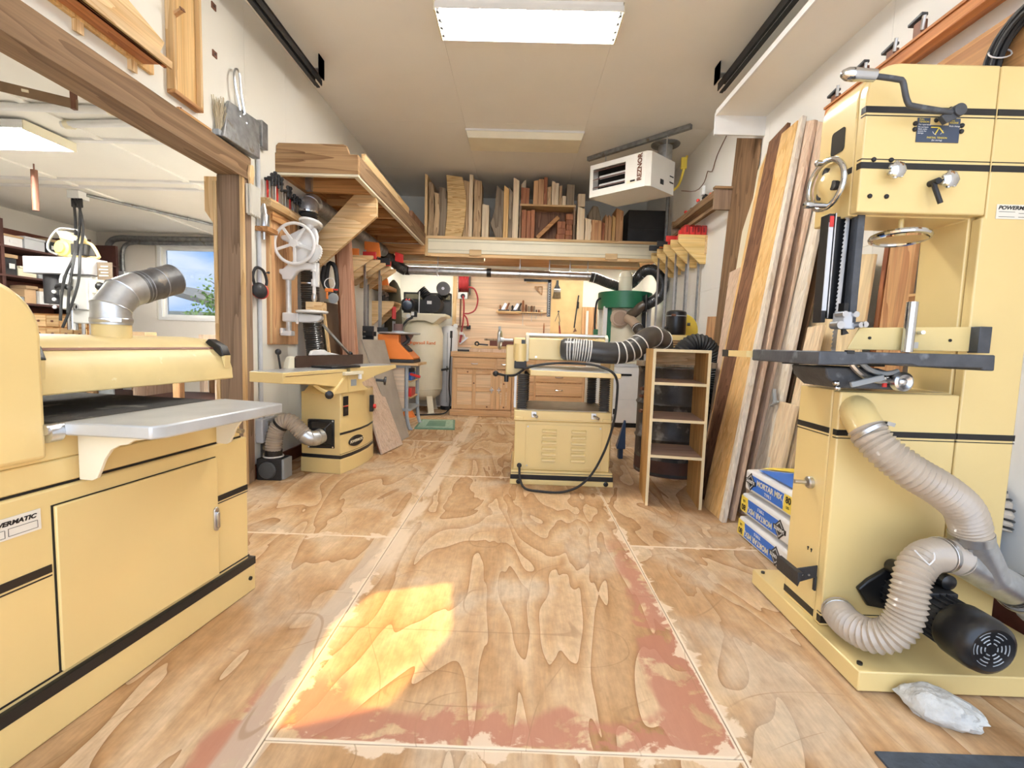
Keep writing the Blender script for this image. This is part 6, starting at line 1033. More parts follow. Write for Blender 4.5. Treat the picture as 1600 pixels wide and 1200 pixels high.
# ================================================================== knotty pine cabinet with its worktop
KP = wood('knotty pine door', (0.74, 0.47, 0.25), (0.67, 0.39, 0.19), 'z', rnd=0.05, rings=4)
KPx = wood('knotty pine rail', (0.75, 0.48, 0.26), (0.68, 0.40, 0.19), 'x', rnd=0.05, rings=4)
KPP = wood('pale pine panel', (0.80, 0.59, 0.37), (0.76, 0.53, 0.31), 'x', rnd=0.04, rings=3)
CY = 6.66
def cabinet(x0, x1, lab, doors, drawers):
    t = thing('base_cabinet', lab, 'cabinet', ((x0+x1)/2, CY+0.3, 0)); build('carcase', MB().box(x0, x1, CY+0.004, 7.44, 0.08, 0.82), KP, t); build('plinth', MB().box(x0-(0.02 if x0 < -0.5 else 0), x1, CY-0.02, CY+0.02, 0, 0.08), KPx, t)
    for a, b in drawers[0]:
        d = build('drawer', MB().box(a, b, CY-0.016, CY+0.004, drawers[1], drawers[2]), KPx, t, bev=0.004); m = (a+b)/2; z = (drawers[1]+drawers[2])/2; build('handle', MB().tube(spline([(m-0.04, CY-0.016, z), (m-0.035, CY-0.032, z-0.006), (m+0.035, CY-0.032, z-0.006), (m+0.04, CY-0.016, z)], 0.01), 0.005, 6), STEEL, d)
    for k, (a, b) in enumerate(doors):
        d = build('door', MB().box(a, b, CY-0.004, CY+0.004, 0.095, 0.64), KPP, t); w = 0.055; m = (a+b)/2
        for p0, p1 in ((a, a+w), (b-w, b), (m-0.027, m+0.027)): build('stile', MB().box(p0, p1, CY-0.016, CY-0.002, 0.095, 0.64), KP, d, bev=0.003)
        for z0, z1 in ((0.095, 0.155), (0.585, 0.64), (0.345, 0.405)): build('rail', MB().box(a+w, m-0.027, CY-0.0155, CY-0.002, z0, z1), KPx, d, bev=0.003); build('rail', MB().box(m+0.027, b-w, CY-0.0155, CY-0.002, z0, z1), KPx, d, bev=0.003)
        hx = b-0.055 if k % 2 == 0 else a+0.02; build('latch', MB().box(hx-0.01, hx+0.045, CY-0.03, CY-0.016, 0.36, 0.385).box(hx+0.01, hx+0.025, CY-0.032, CY-0.016, 0.325, 0.415), CHR, d, bev=0.003)
        for kx, kz in ((a+0.20, 0.615), (b-0.10, 0.13), (m, 0.46)): build('knot', MB().cyl((kx, CY-0.0155, kz), (kx, CY-0.0168, kz), 0.012, n=9), WALNz, d)
    return t
cabinet(-0.925, -0.085, 'knotty pine base cabinet with two panelled doors, left of the planer', ((-0.905, -0.325), (-0.300, -0.09)), (((-0.905, -0.320), (-0.295, -0.09)), 0.665, 0.812))
t = thing('base_cabinet', 'pine drawer cabinet seen through the planer', 'cabinet', (0.42, CY+0.3, 0)); build('carcase', MB().box(-0.08, 0.94, CY+0.004, 7.44, 0.08, 0.82), KP, t); build('plinth', MB().box(-0.08, 0.94, CY-0.02, CY+0.02, 0, 0.08), KPx, t)
for a, b in ((-0.06, 0.22), (0.25, 0.90)):
    for z0, z1 in ((0.10, 0.30), (0.315, 0.49), (0.505, 0.66), (0.675, 0.81)):
        d = build('drawer', MB().box(a, b, CY-0.016, CY+0.004, z0, z1), KPx, t, bev=0.004); m = (a+b)/2; z = (z0+z1)/2; build('handle', MB().tube(spline([(m-0.05, CY-0.016, z), (m-0.045, CY-0.034, z-0.006), (m+0.045, CY-0.034, z-0.006), (m+0.05, CY-0.016, z)], 0.01), 0.006, 6), CHR, d)
solo('worktop', 'thick pine worktop along the back wall', 'worktop', MB().box(-0.945, 0.95, CY-0.025, 7.46, 0.822, 0.895), KPx, bev=0.004)
solo('plank', 'pink-brown plank lying on the worktop', 'plank', MB().box(-0.70, 0.2, 6.78, 7.0, 0.896, 0.945), PINKz, bev=0.003, group='planks on the worktop'); solo('plank', 'pale plank lying on the pink-brown plank', 'plank', MB().box(-0.68, 0.3, 6.80, 6.98, 0.946, 0.985), PINEx, bev=0.003, group='planks on the worktop'); solo('plank', 'dark walnut plank on top of the worktop pile', 'plank', MB().box(-0.42, 0.3, 6.84, 6.98, 0.986, 1.06), OXBL, bev=0.003, group='planks on the worktop'); solo('plank', 'grey-edged plank capping the walnut plank', 'plank', MB().box(-0.50, 0.3, 6.84, 6.98, 1.061, 1.09), GREYWz, bev=0.003, group='planks on the worktop')
t = thing('black_wrench', 'black ring wrench lying on the worktop planks', 'wrench', (-0.55, 6.82, 0.985)); build('ring', MB().torus((-0.60, 6.81, 1.01), (0.2, 1, 0), 0.026, 0.011, 18, 6), BLK, t); build('shank', MB().bar((-0.575, 6.81, 1.005), (-0.44, 6.82, 0.998), 0.014, 0.022), BLK, t)
solo('worktop_tool', 'dark chisel roll at the left end of the worktop', 'tool roll', MB().box(-0.86, -0.70, 6.70, 6.76, 0.896, 0.925), BLKM, bev=0.004)

# ================================================================== air compressor
t = thing('air_compressor', 'cream upright air compressor with a black pump on top', 'compressor', (-1.39, 6.93, 0))
tc_ = (-1.39, 6.93); r = 0.285
tk = build('tank', MB().lathe([(0.05, 0.17), (0.16, 0.19), (0.25, 0.25), (r, 0.36), (r, 1.12), (0.26, 1.22), (0.19, 1.29), (0.08, 1.33)], (*tc_, 0), (0,0,1), 36), CREAM, t)
build('weld_band', MB().torus((*tc_, 0.345), (0,0,1), r, 0.004, 36, 5), CREAM, tk)
text('lettering', 'Ingersoll Rand', 0.062, ORG, tk, (-1.34, 6.93-r-0.006, 1.0), (1, 0.05, 0), (0,0,1), bold=0.001)
build('mark', MB().torus((-1.545, 6.93-r+0.034, 1.005), (0.3, 1, 0), 0.034, 0.006, 16, 5), RED, tk)
for a in (-55, 65, 185, -150):
    q = Vector((math.cos(math.radians(a)), math.sin(math.radians(a)), 0)); p = Vector((*tc_, 0))+q*0.22; build('foot', MB().bar(p+Vector((0,0,0.30)), p+q*0.09, 0.09, 0.012, up=tuple(q)).box(p.x+q.x*0.08-0.05, p.x+q.x*0.08+0.05, p.y+q.y*0.08-0.03, p.y+q.y*0.08+0.03, 0, 0.012), CREAM, t)
dk = build('deck', MB().prism([(-1.71, 1.41), (-1.03, 1.41), (-1.03, 1.37), (-1.10, 1.36), (-1.21, 1.27), (-1.33, 1.31), (-1.45, 1.31), (-1.55, 1.29), (-1.69, 1.37)], 'y', 6.68, 7.15), CREAM, t, bev=0.01)
gd = build('belt_guard', MB().box(-1.715, -1.025, 7.10, 7.20, 1.40, 1.735), BLKM, t); build('guard_rim', MB().box(-1.72, -1.02, 7.085, 7.10, 1.715, 1.735).box(-1.72, -1.705, 7.085, 7.10, 1.41, 1.72), BLK, gd); build('guard_mesh', MB().box(-1.70, -1.04, 7.088, 7.10, 1.64, 1.71), mat('dark olive mesh', (0.09, 0.08, 0.05), 0.7), gd)
pm = build('pump', MB().cyl((-1.24, 6.75, 1.55), (-1.24, 7.05, 1.55), 0.125, n=24), BLKM, t)
for s in (-1, 1):
    a = Vector((-1.24, 6.90, 1.56)); d = Vector((s*0.7, 0, 0.72))
    build('cylinder', MB().tube([a+d*(0.10+0.013*i) for i in range(14)], [0.075 if i % 2 else 0.06 for i in range(14)], 14), BLK, pm)
build('air_cleaner', MB().lathe([(0.03, 0), (0.095, 0.01), (0.095, 0.07), (0.07, 0.075), (0.02, 0.07)], (-1.085, 6.80, 1.765), (0, -1, 0), 24), mat('dark grey cast', (0.12, 0.12, 0.12), 0.4), pm); build('cleaner_boss', MB().cyl((-1.085, 6.73, 1.765), (-1.085, 6.715, 1.765), 0.02, n=10), STEEL, pm)
build('label', MB().box(-1.31, -1.245, 6.745, 6.752, 1.545, 1.59), WHT, pm)
mt = build('motor', MB().cyl((-1.58, 6.72, 1.52), (-1.58, 7.05, 1.52), 0.10, n=20), BLK, t); build('motor_cap', MB().ball((-1.58, 6.72, 1.52), 0.07, 12), NAVY, mt)
for x in (-1.60, -1.56): build('red_wire', MB().cyl((x, 6.70, 1.585), (x+0.015, 6.72, 1.60), 0.012, n=6), RED, mt)
build('tower_pipe', MB().cyl((-1.435, 6.80, 1.40), (-1.430, 6.80, 1.72), 0.010, n=8), STEEL, t)
ps = build('pressure_switch', MB().box(-1.515, -1.43, 6.66, 6.72, 1.355, 1.43), BLK, t, bev=0.004); build('switch_label', MB().box(-1.51, -1.47, 6.655, 6.661, 1.375, 1.425), WHT, ps)
build('gauge', MB().cyl((-1.545, 6.66, 1.365), (-1.545, 6.635, 1.365), 0.030, n=16), WHT, t)
build('hose', MB().tube(spline([(-1.49, 6.66, 1.35), (-1.56, 6.62, 1.30), (-1.63, 6.60, 1.20), (-1.67, 6.62, 1.10), (-1.66, 6.62, 0.95)], 0.03), 0.016, 8), RUB, t)
build('drain_valve', MB().cyl((-1.10, 6.83, 0.62), (-1.0, 6.80, 0.64), 0.016, n=8).cyl((-1.02, 6.80, 0.60), (-1.02, 6.80, 0.68), 0.008, n=6), BLKM, t)
t = thing('drop_cord', 'black cord hanging beside the pine cabinet', 'cord', (-0.98, 6.80, 0)); build('cord', MB().tube(spline([(-0.955, 6.72, 1.15), (-0.95, 6.70, 1.0), (-0.96, 6.68, 0.70), (-0.97, 6.70, 0.40), (-0.955, 6.72, 0.18), (-1.0, 6.66, 0.03), (-1.2, 6.55, 0.012), (-1.45, 6.45, 0.012)], 0.04), 0.010, 6), RUB, t); build('plug', MB().cyl((-0.955, 6.72, 1.08), (-0.955, 6.72, 1.18), 0.018, n=8), BLK, t)
t = thing('upright_tank', 'pale grey upright cylinder between the compressor and the pine cabinet', 'tank', (-1.0, 7.2, 0)); build('shell', MB().lathe([(0.12, 0.06), (0.135, 0.10), (0.135, 1.18), (0.10, 1.25), (0.03, 1.27)], (-1.06, 7.22, 0), (0,0,1), 24), LGREY, t); build('stand', MB().cyl((-1.06, 7.22, 0), (-1.06, 7.22, 0.06), 0.11, n=20), BLKM, t); build('seam', MB().box(-1.066, -1.054, 7.08, 7.086, 0.12, 1.16), GREY, t)
solo('orange_funnel', 'orange funnel on the floor under the compressor', 'funnel', MB().lathe([(0.11, 0), (0.10, 0.02), (0.03, 0.10), (0.015, 0.17)], (-1.47, 6.38, 0.002), (0.2, 0.1, 1), 18), ORG)
solo('green_mat', 'small green floor mat before the compressor', 'mat', MB().hexa([(-1.19, 5.48, 0.0), (-0.72, 5.50, 0.0), (-0.80, 6.14, 0.0), (-1.23, 6.10, 0.0), (-1.19, 5.48, 0.018), (-0.72, 5.50, 0.018), (-0.80, 6.14, 0.018), (-1.23, 6.10, 0.018)]), mat('faded green mat', (0.13, 0.25, 0.17), 0.8, 0, 0.25, 18), bev=0.003)
o = build('mat_border', MB().add([(-1.165, 5.50, 0.0185), (-0.745, 5.52, 0.0185), (-0.825, 6.12, 0.0185), (-1.205, 6.08, 0.0185), (-1.08, 5.60, 0.0185), (-0.85, 5.61, 0.0185), (-0.90, 6.02, 0.0185), (-1.11, 6.0, 0.0185)], [(0,1,5,4), (1,2,6,5), (2,3,7,6), (3,0,4,7)]), mat('pale green border', (0.30, 0.44, 0.33), 0.8, 0, 0.3, 40), bpy.data.objects['green_mat'])

# ================================================================== spindle sander on its stand
t = thing('machine_stand', 'grey steel stand with plywood sides under the orange sander', 'stand', (-1.40, 5.62, 0))
for (x, y) in ((-1.27, 5.42), (-1.24, 5.86), (-1.58, 5.42), (-1.58, 5.86)): build('leg', MB().tube(spline([(x, y, 0.74), (x, y, 0.30), (x+0.01, y, 0.12), (x+0.04, y, 0.012), (x+0.07, y, 0.012)], 0.03), 0.022, 8), GREY, t)
build('top_frame', MB().box(-1.61, -1.22, 5.40, 5.88, 0.715, 0.745), GREY, t); build('bottom_frame', MB().box(-1.61, -1.22, 5.40, 5.88, 0.22, 0.25), GREY, t); build('plywood_side', MB().box(-1.60, -1.295, 5.41, 5.425, 0.25, 0.43), PLYx, t); build('plywood_side', MB().box(-1.60, -1.295, 5.41, 5.425, 0.432, 0.715), PLYx, t)
for z in (0.36, 0.55): build('shelf', MB().box(-1.59, -1.23, 5.43, 5.86, z, z+0.014), PINEx, t)
build('top_board', MB().box(-1.60, -1.13, 5.36, 5.86, 0.745, 0.772), PINEx, t, bev=0.002)
for z, m, d in ((0.375, RED, 'dark red'), (0.565, BLUE, 'blue')): solo('tool_case', d+' tool case on a shelf of the grey stand', 'case', MB().box(-1.50, -1.235, 5.50, 5.72, z, z+0.10), m, bev=0.006)
solo('drill_driver', 'black and red drill lying on the top shelf of the stand', 'drill', MB().box(-1.36, -1.20, 5.48, 5.54, 0.665, 0.712), BLK, bev=0.008); solo('red_grip', 'red handled tool sticking out of the stand', 'tool', MB().bar((-1.24, 5.46, 0.645), (-1.12, 5.43, 0.615), 0.03, 0.03), RED, bev=0.006)
t = thing('spindle_sander', 'orange spindle sander with a round grey table', 'sander', (-1.40, 5.55, 0.775)); build('base', MB().box(-1.595, -1.185, 5.38, 5.76, 0.773, 0.81), BLKM, t, bev=0.008)
build('housing', MB().prism([(-1.595, 0.81), (-1.19, 0.81), (-1.19, 0.83), (-1.36, 1.0), (-1.36, 1.09), (-1.60, 1.09)], 'y', 5.39, 5.74), ORG, t, bev=0.008); build('switch_plate', MB().prism([(-1.34, 0.985), (-1.25, 0.90), (-1.245, 0.915), (-1.335, 1.0)], 'y', 5.42, 5.60), BLKM, t)
build('table', MB().lathe([(0.19, 0), (0.235, 0.012), (0.235, 0.026), (0.05, 0.030)], (-1.39, 5.56, 1.092), (0,0,1), 32), ALU, t); build('trunnion', MB().prism([(-1.36, 1.09), (-1.22, 1.09), (-1.27, 1.0), (-1.36, 0.99)], 'y', 5.48, 5.52), BROWNM, t); build('spindle', MB().cyl((-1.41, 5.56, 1.12), (-1.41, 5.56, 1.215), 0.055, n=20), mat('sanding drum', (0.16, 0.09, 0.08), 0.8), t); build('spindle_base', MB().cyl((-1.41, 5.56, 1.115), (-1.41, 5.56, 1.135), 0.072, n=20), GREY, t); build('hose', MB().tube(spline([(-1.30, 5.50, 1.09), (-1.27, 5.48, 1.03), (-1.32, 5.46, 0.98)], 0.02), 0.022, 8), RUB, t)
# boards leaning on the jointer side
solo('leaning_board', 'wide pinkish board leaning before the grey sheet, right of the jointer', 'board', MB().slab((-1.205, 4.18, 0.0), (-1.13, 4.62, 0.0), (-1.46, 4.90, 0.62), (-1.50, 4.40, 0.70), 0.02), PINKz, bev=0.002)
solo('grey_sheet', 'tall grey-brown sheet leaning between the jointer and the orange sander', 'sheet', MB().slab((-1.19, 4.72, 0.0), (-1.155, 5.02, 0.0), (-1.50, 5.28, 1.02), (-1.60, 4.82, 1.02), 0.012), PARTB)
solo('dark_edge_board', 'thin black-edged board behind the pinkish board', 'board', MB().slab((-1.235, 4.24, 0.0), (-1.17, 4.64, 0.0), (-1.50, 4.92, 0.58), (-1.54, 4.46, 0.60), 0.014), REDWz)

# ================================================================== clamps on the left wall beyond the post
t = thing('clamp_brackets', 'row of pine brackets on the left wall holding long bar clamps', 'rack', (-1.78, 5.3, 1.60))
ys = (4.95, 5.20, 5.40, 5.62, 5.85)
for y in ys: build('bracket', MB().prism([(WL, 1.88), (WL+0.36, 1.88), (WL+0.36, 1.85), (WL+0.03, 1.62), (WL, 1.62)], 'y', y-0.012, y+0.012), PINEx, t, bev=0.002)
build('rail', MB().box(WL, WL+0.02, 4.9, 5.95, 1.72, 1.88), PINEy, t)
k = 0; ord_ = ['first', 'second', 'third', 'fourth', 'fifth', 'sixth', 'seventh', 'eighth']
for i, y in enumerate((5.02, 5.182, 5.27, 5.34, 5.48, 5.55, 5.70, 5.78)):
    x = WL+0.07+0.08*(i % 2)+0.05*(i % 3); z0 = 0.95+0.05*((i*7) % 4)
    t = thing('long_clamp', 'long steel bar clamp in the pine brackets, '+ord_[i]+' from the reddish post', 'clamp', (x, y, z0), 'long clamps on the left wall'); build('bar', MB().box(x-0.011, x+0.011, y-0.006, y+0.006, z0, 1.98), STEEL if i % 3 else GALVD, t); build('fixed_jaw', MB().box(x-0.02, x+0.12, y-0.014, y+0.014, 1.885, 1.96), (ORG, RED, BLKM)[i % 3], t, bev=0.004); build('sliding_jaw', MB().box(x-0.02, x+0.10, y-0.014, y+0.014, z0+0.015, z0+0.07), BLKM, t, bev=0.004)
solo('orange_clamp_head', 'bright orange clamp head above the pine brackets', 'clamp', MB().prism([(-1.72, 1.90), (-1.72, 2.09), (-1.56, 2.08), (-1.54, 1.93), (-1.60, 1.93), (-1.61, 1.90)], 'y', 5.28, 5.30), ORG, bev=0.004)
solo('red_clamp_head', 'dark red clamp head above the far pine bracket', 'clamp', MB().prism([(-1.52, 1.97), (-1.52, 2.08), (-1.42, 2.05), (-1.42, 1.95)], 'y', 5.80, 5.82), RED, bev=0.004)
solo('wall_shelf', 'small wooden wall shelf beyond the clamps', 'shelf', MB().box(WL, WL+0.22, 6.05, 6.45, 1.66, 1.71), FIRy, bev=0.004)
solo('saw_guard', 'orange saw guard on the small wall shelf', 'guard', MB().prism([(WL+0.02, 1.711), (WL+0.20, 1.711), (WL+0.18, 1.80), (WL+0.12, 1.86), (WL+0.05, 1.84)], 'y', 6.12, 6.16), ORG, bev=0.004)
t = thing('plane_shelf', 'angled pine tool holder on the left wall near the compressor', 'shelf', (WL+0.1, 6.3, 1.25)); build('face', MB().prism([(WL, 1.50), (WL+0.28, 1.50), (WL+0.26, 1.44), (WL, 1.20)], 'y', 6.08, 6.11), PINEx, t); build('face', MB().prism([(WL, 1.50), (WL+0.28, 1.50), (WL+0.26, 1.44), (WL, 1.20)], 'y', 6.42, 6.45), PINEx, t); build('top', MB().box(WL, WL+0.28, 6.08, 6.45, 1.50, 1.515), PINEy, t)
for i, (y, h) in enumerate(((6.14, 0.12), (6.22, 0.15), (6.30, 0.11), (6.38, 0.13))):
    s = thing('hand_tool', 'dark hand tool on the pine tool holder, '+('nearest', 'second', 'third', 'farthest')[i]+' one', 'hand tool', (WL+0.10, y, 1.516), 'tools on the pine holder'); build('body', MB().cyl((WL+0.10, y, 1.516), (WL+0.10, y, 1.516+h*0.6), 0.032, n=10), BLKM, s); build('head', MB().lathe([(0.02, 0), (0.036, 0.01), (0.02, h*0.4)], (WL+0.10, y, 1.516+h*0.6), (0,0,1), 10), STEEL, s)
for i, y in enumerate((6.16, 6.24)):
    s = thing('red_chisel', 'red-handled chisel hung under the pine holder, '+('nearer', 'farther')[i]+' one', 'chisel', (WL+0.25, y, 1.10), 'red chisels'); build('handle', MB().cyl((WL+0.25, y, 1.30), (WL+0.25, y, 1.455), 0.017, n=8), RED, s); build('blade', MB().box(WL+0.243, WL+0.257, y-0.002, y+0.002, 1.10, 1.27), STEEL, s)
solo('dark_coat', 'dark green coat hanging in the corner above the compressor', 'coat', MB().lathe([(0.10, 0), (0.12, 0.1), (0.11, 0.4), (0.09, 0.62), (0.05, 0.70), (0.015, 0.74)], (-1.73, 6.55, 1.10), (0,0,1), 14), mat('dark olive cloth', (0.055, 0.045, 0.022), 0.9, 0, 0.3, 9), bev=0)

# ================================================================== unit heater under the ceiling
hN, hL, hR, hF = Vector((1.215, 4.85, 0)), Vector((0.71, 5.31, 0)), Vector((1.555, 5.155, 0)), Vector((1.06, 5.61, 0))
zb, zt = 2.62, 2.955
t = thing('unit_heater', 'white gas unit heater hung askew under the ceiling', 'heater', (1.13, 5.23, zb))
def at(p, z): return Vector((p.x, p.y, z))
lf = (hL-hN).normalized(); rf = (hR-hN).normalized(); nl = Vector((lf.y, -lf.x, 0)); nl = nl if nl.dot(hN-hF) > 0 else -nl; nr = Vector((rf.y, -rf.x, 0)); nr = nr if nr.dot(hN-hF) > 0 else -nr
ch = 0.035
poly = [hL, hN+lf*ch, hN+rf*ch, hR, hF]
HW = mat('heater white enamel', (0.80, 0.78, 0.72), 0.4, 0, 0.03)
# casing with the louvre opening cut in its left face
wl_ = (hL-hN).length; a0, a1 = 0.26, wl_-0.035
mb = MB(); zz = (zb+0.07, zt-0.05)
def pt(d, z): return at(hN+lf*d, z)
mb.slab(pt(ch, zb), pt(a0, zb), pt(a0, zt), pt(ch, zt), 0.006).slab(pt(a0, zb), pt(a1, zb), pt(a1, zz[0]), pt(a0, zz[0]), 0.006).slab(pt(a0, zz[1]), pt(a1, zz[1]), pt(a1, zt), pt(a0, zt), 0.006).slab(pt(a1, zb), pt(wl_, zb), pt(wl_, zt), pt(a1, zt), 0.006)
mb.slab(at(hN+lf*ch, zb), at(hN+rf*ch, zb), at(hN+rf*ch, zt), at(hN+lf*ch, zt), 0.004).slab(at(hN+rf*ch, zb), at(hR, zb), at(hR, zt), at(hN+rf*ch, zt), 0.006).slab(at(hR, zb), at(hF, zb), at(hF, zt), at(hR, zt), 0.006).slab(at(hF, zb), at(hL, zb), at(hL, zt), at(hF, zt), 0.006)
mb.add([at(p, zb) for p in poly]+[at(p, zb+0.006) for p in poly], [tuple(range(5)), tuple(range(5, 10))]).add([at(p, zt) for p in poly]+[at(p, zt-0.006) for p in poly], [tuple(range(5)), tuple(range(5, 10))])
build('casing', mb, HW, t)
inn = hN-nl*0.12
build('dark_interior', MB().slab(at(inn+lf*0.2, zb+0.02), at(inn+lf*wl_*0.97, zb+0.02), at(inn+lf*wl_*0.97, zt-0.02), at(inn+lf*0.2, zt-0.02), 0.004), BLK, t)
for i in range(2): build('heat_tube', MB().cyl(at(hN-nl*0.09+lf*(a0+0.03), zz[0]+0.065+0.085*i), at(hN-nl*0.09+lf*(a1-0.03), zz[0]+0.065+0.085*i), 0.018, n=12), WHT, t)
for i in range(3):
    z = zz[0]+0.02+0.085*i; build('louvre', MB().slab(at(hN+nl*0.006+lf*a0, z), at(hN+nl*0.006+lf*a1, z), at(hN-nl*0.045+lf*a1, z+0.028), at(hN-nl*0.045+lf*a0, z+0.028), 0.004), mat('brown louvre %d' % i, (0.16, 0.07, 0.055), 0.4), t)
text('lettering', 'REZNOR', 0.066, BROWNM, t, at(hN+lf*0.095+nl*0.0075, (zb+zt)/2+0.025), (0,0,1), (lf.x, lf.y, 0), bold=0.0022)
build('rating_label', MB().slab(at(hN+lf*0.235+nl*0.0065, zb+0.055), at(hN+lf*0.14+nl*0.0065, zb+0.055), at(hN+lf*0.14+nl*0.0065, zb+0.085), at(hN+lf*0.235+nl*0.0065, zb+0.085), 0.002), CREAM, t); build('label_mark', MB().slab(at(hN+lf*0.195+nl*0.008, zb+0.066), at(hN+lf*0.142+nl*0.008, zb+0.066), at(hN+lf*0.142+nl*0.008, zb+0.083), at(hN+lf*0.195+nl*0.008, zb+0.083), 0.002), BLK, t)
build('side_label', MB().slab(at(hN+rf*0.20+nr*0.007, zb+0.06), at(hN+rf*0.26+nr*0.007, zb+0.06), at(hN+rf*0.26+nr*0.007, zb+0.11), at(hN+rf*0.20+nr*0.007, zb+0.11), 0.002), BLK, t)
for z in (0.11, 0.17): build('side_vent', MB().slab(at(hN+rf*0.37+nr*0.007, zb+z), at(hN+rf*0.44+nr*0.007, zb+z), at(hN+rf*0.44+nr*0.007, zb+z+0.012), at(hN+rf*0.37+nr*0.007, zb+z+0.012), 0.002), BLK, t)
t = thing('ceiling_strut', 'grey steel strut fixed slantwise to the ceiling over the heater', 'strut', (1.2, 5.4, CZ-0.05)); build('channel', MB().bar((0.74, 5.80, CZ-0.024), (1.62, 4.90, CZ-0.024), 0.044, 0.044), GALVD, t)
for k in (0.2, 0.8): build('hanger_rod', MB().cyl((0.74+0.88*k, 5.80-0.9*k, zt), (0.74+0.88*k, 5.80-0.9*k, CZ-0.05), 0.006, n=6), STEEL, t)
t = thing('flue_pipe', 'galvanised flue pipe with a round ceiling collar behind the heater', 'flue', (1.50, 5.36, 2.8)); build('pipe', MB().cyl((1.52, 5.40, 2.85), (1.52, 5.40, CZ), 0.075, n=20), GALV, t); build('collar', MB().lathe([(0.08, -0.02), (0.15, -0.008), (0.155, 0)], (1.52, 5.40, CZ), (0,0,1), 28), GALVD, t); build('elbow', MB().tube([(1.40, 5.36, 2.86), (1.48, 5.39, 2.87), (1.52, 5.40, 2.93)], 0.073, 16), GALV, t)
t = thing('gas_pipe', 'yellow gas hose looping behind the heater', 'pipe', (1.70, 5.40, 2.72)); build('hose', MB().tube(spline([(1.53, 5.25, 2.70), (1.60, 5.35, 2.73), (1.68, 5.40, 2.80), (1.72, 5.40, 2.92), (1.76, 5.40, 3.12)], 0.03), 0.013, 8), YLW, t); build('valve', MB().box(1.70, 1.76, 5.38, 5.42, 2.98, 3.10), YLW, t, bev=0.006)
t = thing('thermostat_wire', 'loose thin wire curling down the right wall by the heater', 'wire', (1.87, 5.0, 2.7)); build('wire', MB().tube(spline([(1.872, 4.3, 3.20), (1.872, 4.6, 3.05), (1.872, 4.85, 2.92), (1.87, 4.95, 2.80), (1.865, 5.05, 2.84), (1.87, 5.15, 2.76), (1.84, 5.3, 2.72), (1.72, 5.4, 2.75)], 0.04), 0.004, 5), BROWNM, t); build('staple', MB().bar((1.875, 4.42, 3.15), (1.875, 4.52, 3.14), 0.006, 0.006), STEEL, t)

# ================================================================== right wall: shelf, clamp rack
t = thing('right_wall_shelf', 'dark wooden wall shelf below the heater', 'shelf', (1.79, 5.0, 2.28)); build('top_rail', MB().box(1.70, 1.72, 4.42, 5.62, 2.40, 2.45), TIMBy, t); build('shelf', MB().box(1.70, WR, 4.42, 5.62, 2.385, 2.40), TIMBy, t); build('lower_rail', MB().box(1.70, 1.72, 4.44, 5.62, 2.285, 2.315), TIMBy, t)
for y in (4.42, 5.60): build('end_bracket', MB().box(1.695, WR, y-0.03, y, 2.275, 2.465), TIMBz, t, bev=0.003)
build('end_cap', MB().box(1.69, WR, 4.375, 4.425, 2.455, 2.475), TIMBx, t)
for i, (y, m, d) in enumerate(((4.62, RED, 'red hand grinder'), (4.80, BLKM, 'black air tool'), (4.95, GREY, 'grey tape gun'), (5.12, BLKM, 'black drill chuck box'), (5.30, FIRz, 'small wooden box'))):
    s = thing('shelf_tool', d+' on the dark wall shelf under the heater', 'tool', (1.78, y, 2.40), 'tools on the dark wall shelf'); build('body', MB().box(1.74, 1.83, y-0.045, y+0.045, 2.401, 2.46+0.02*(i % 3)), m, s, bev=0.012); build('knob', MB().ball((1.75, y, 2.475+0.02*(i % 3)), 0.02, 8), BLK if i % 2 else RED, s)
t = thing('wall_bracket_light', 'small white swivel lamp above the dark wall shelf', 'lamp', (1.84, 4.98, 2.5)); build('arm', MB().bar((WR, 4.98, 2.56), (1.80, 4.96, 2.58), 0.02, 0.02), BLK, t); build('head', MB().box(1.78, 1.81, 4.93, 4.99, 2.57, 2.66), WHT, t, bev=0.006)
t = thing('clamp_brackets', 'row of pine brackets on the right wall holding long bar clamps', 'rack', (1.75, 5.5, 1.9))
for y in (5.0, 5.25, 5.5, 5.75, 6.0): build('bracket', MB().prism([(1.59, 2.19), (WR, 2.19), (WR, 1.90), (1.82, 1.90), (1.59, 2.11)], 'y', y-0.012, y+0.012), wood('bracket pine', (0.84, 0.62, 0.27), (0.72, 0.48, 0.17), 'x', rnd=0.06) if y == 5.0 else bpy.data.materials['bracket pine'], t, bev=0.002)
build('rail', MB().box(WR-0.02, WR, 4.98, 6.05, 2.0, 2.18), PINEy, t)
o8 = ['first', 'second', 'third', 'fourth', 'fifth', 'sixth', 'seventh', 'eighth']
for i, (x, y) in enumerate(((1.84, 5.07), (1.74, 5.10), (1.80, 5.33), (1.69, 5.36), (1.78, 5.58), (1.67, 5.62), (1.74, 5.82), (1.65, 5.88))):
    z0 = 0.98+0.06*((i*5) % 4); s = thing('long_clamp', 'long steel bar clamp in the right wall brackets, '+o8[i]+' from the leaning boards', 'clamp', (x, y, z0), 'long clamps on the right wall'); build('bar', MB().box(x-0.010, x+0.010, y-0.006, y+0.006, z0, 2.24), STEEL if i % 2 else GALVD, s); build('fixed_jaw', MB().box(x-0.12, x+0.02, y-0.014, y+0.014, 2.195, 2.255), RED if i < 5 else BLKM, s, bev=0.004); build('sliding_jaw', MB().box(x-0.10, x+0.02, y-0.014, y+0.014, z0+0.015, z0+0.065), BLKM, s, bev=0.004)
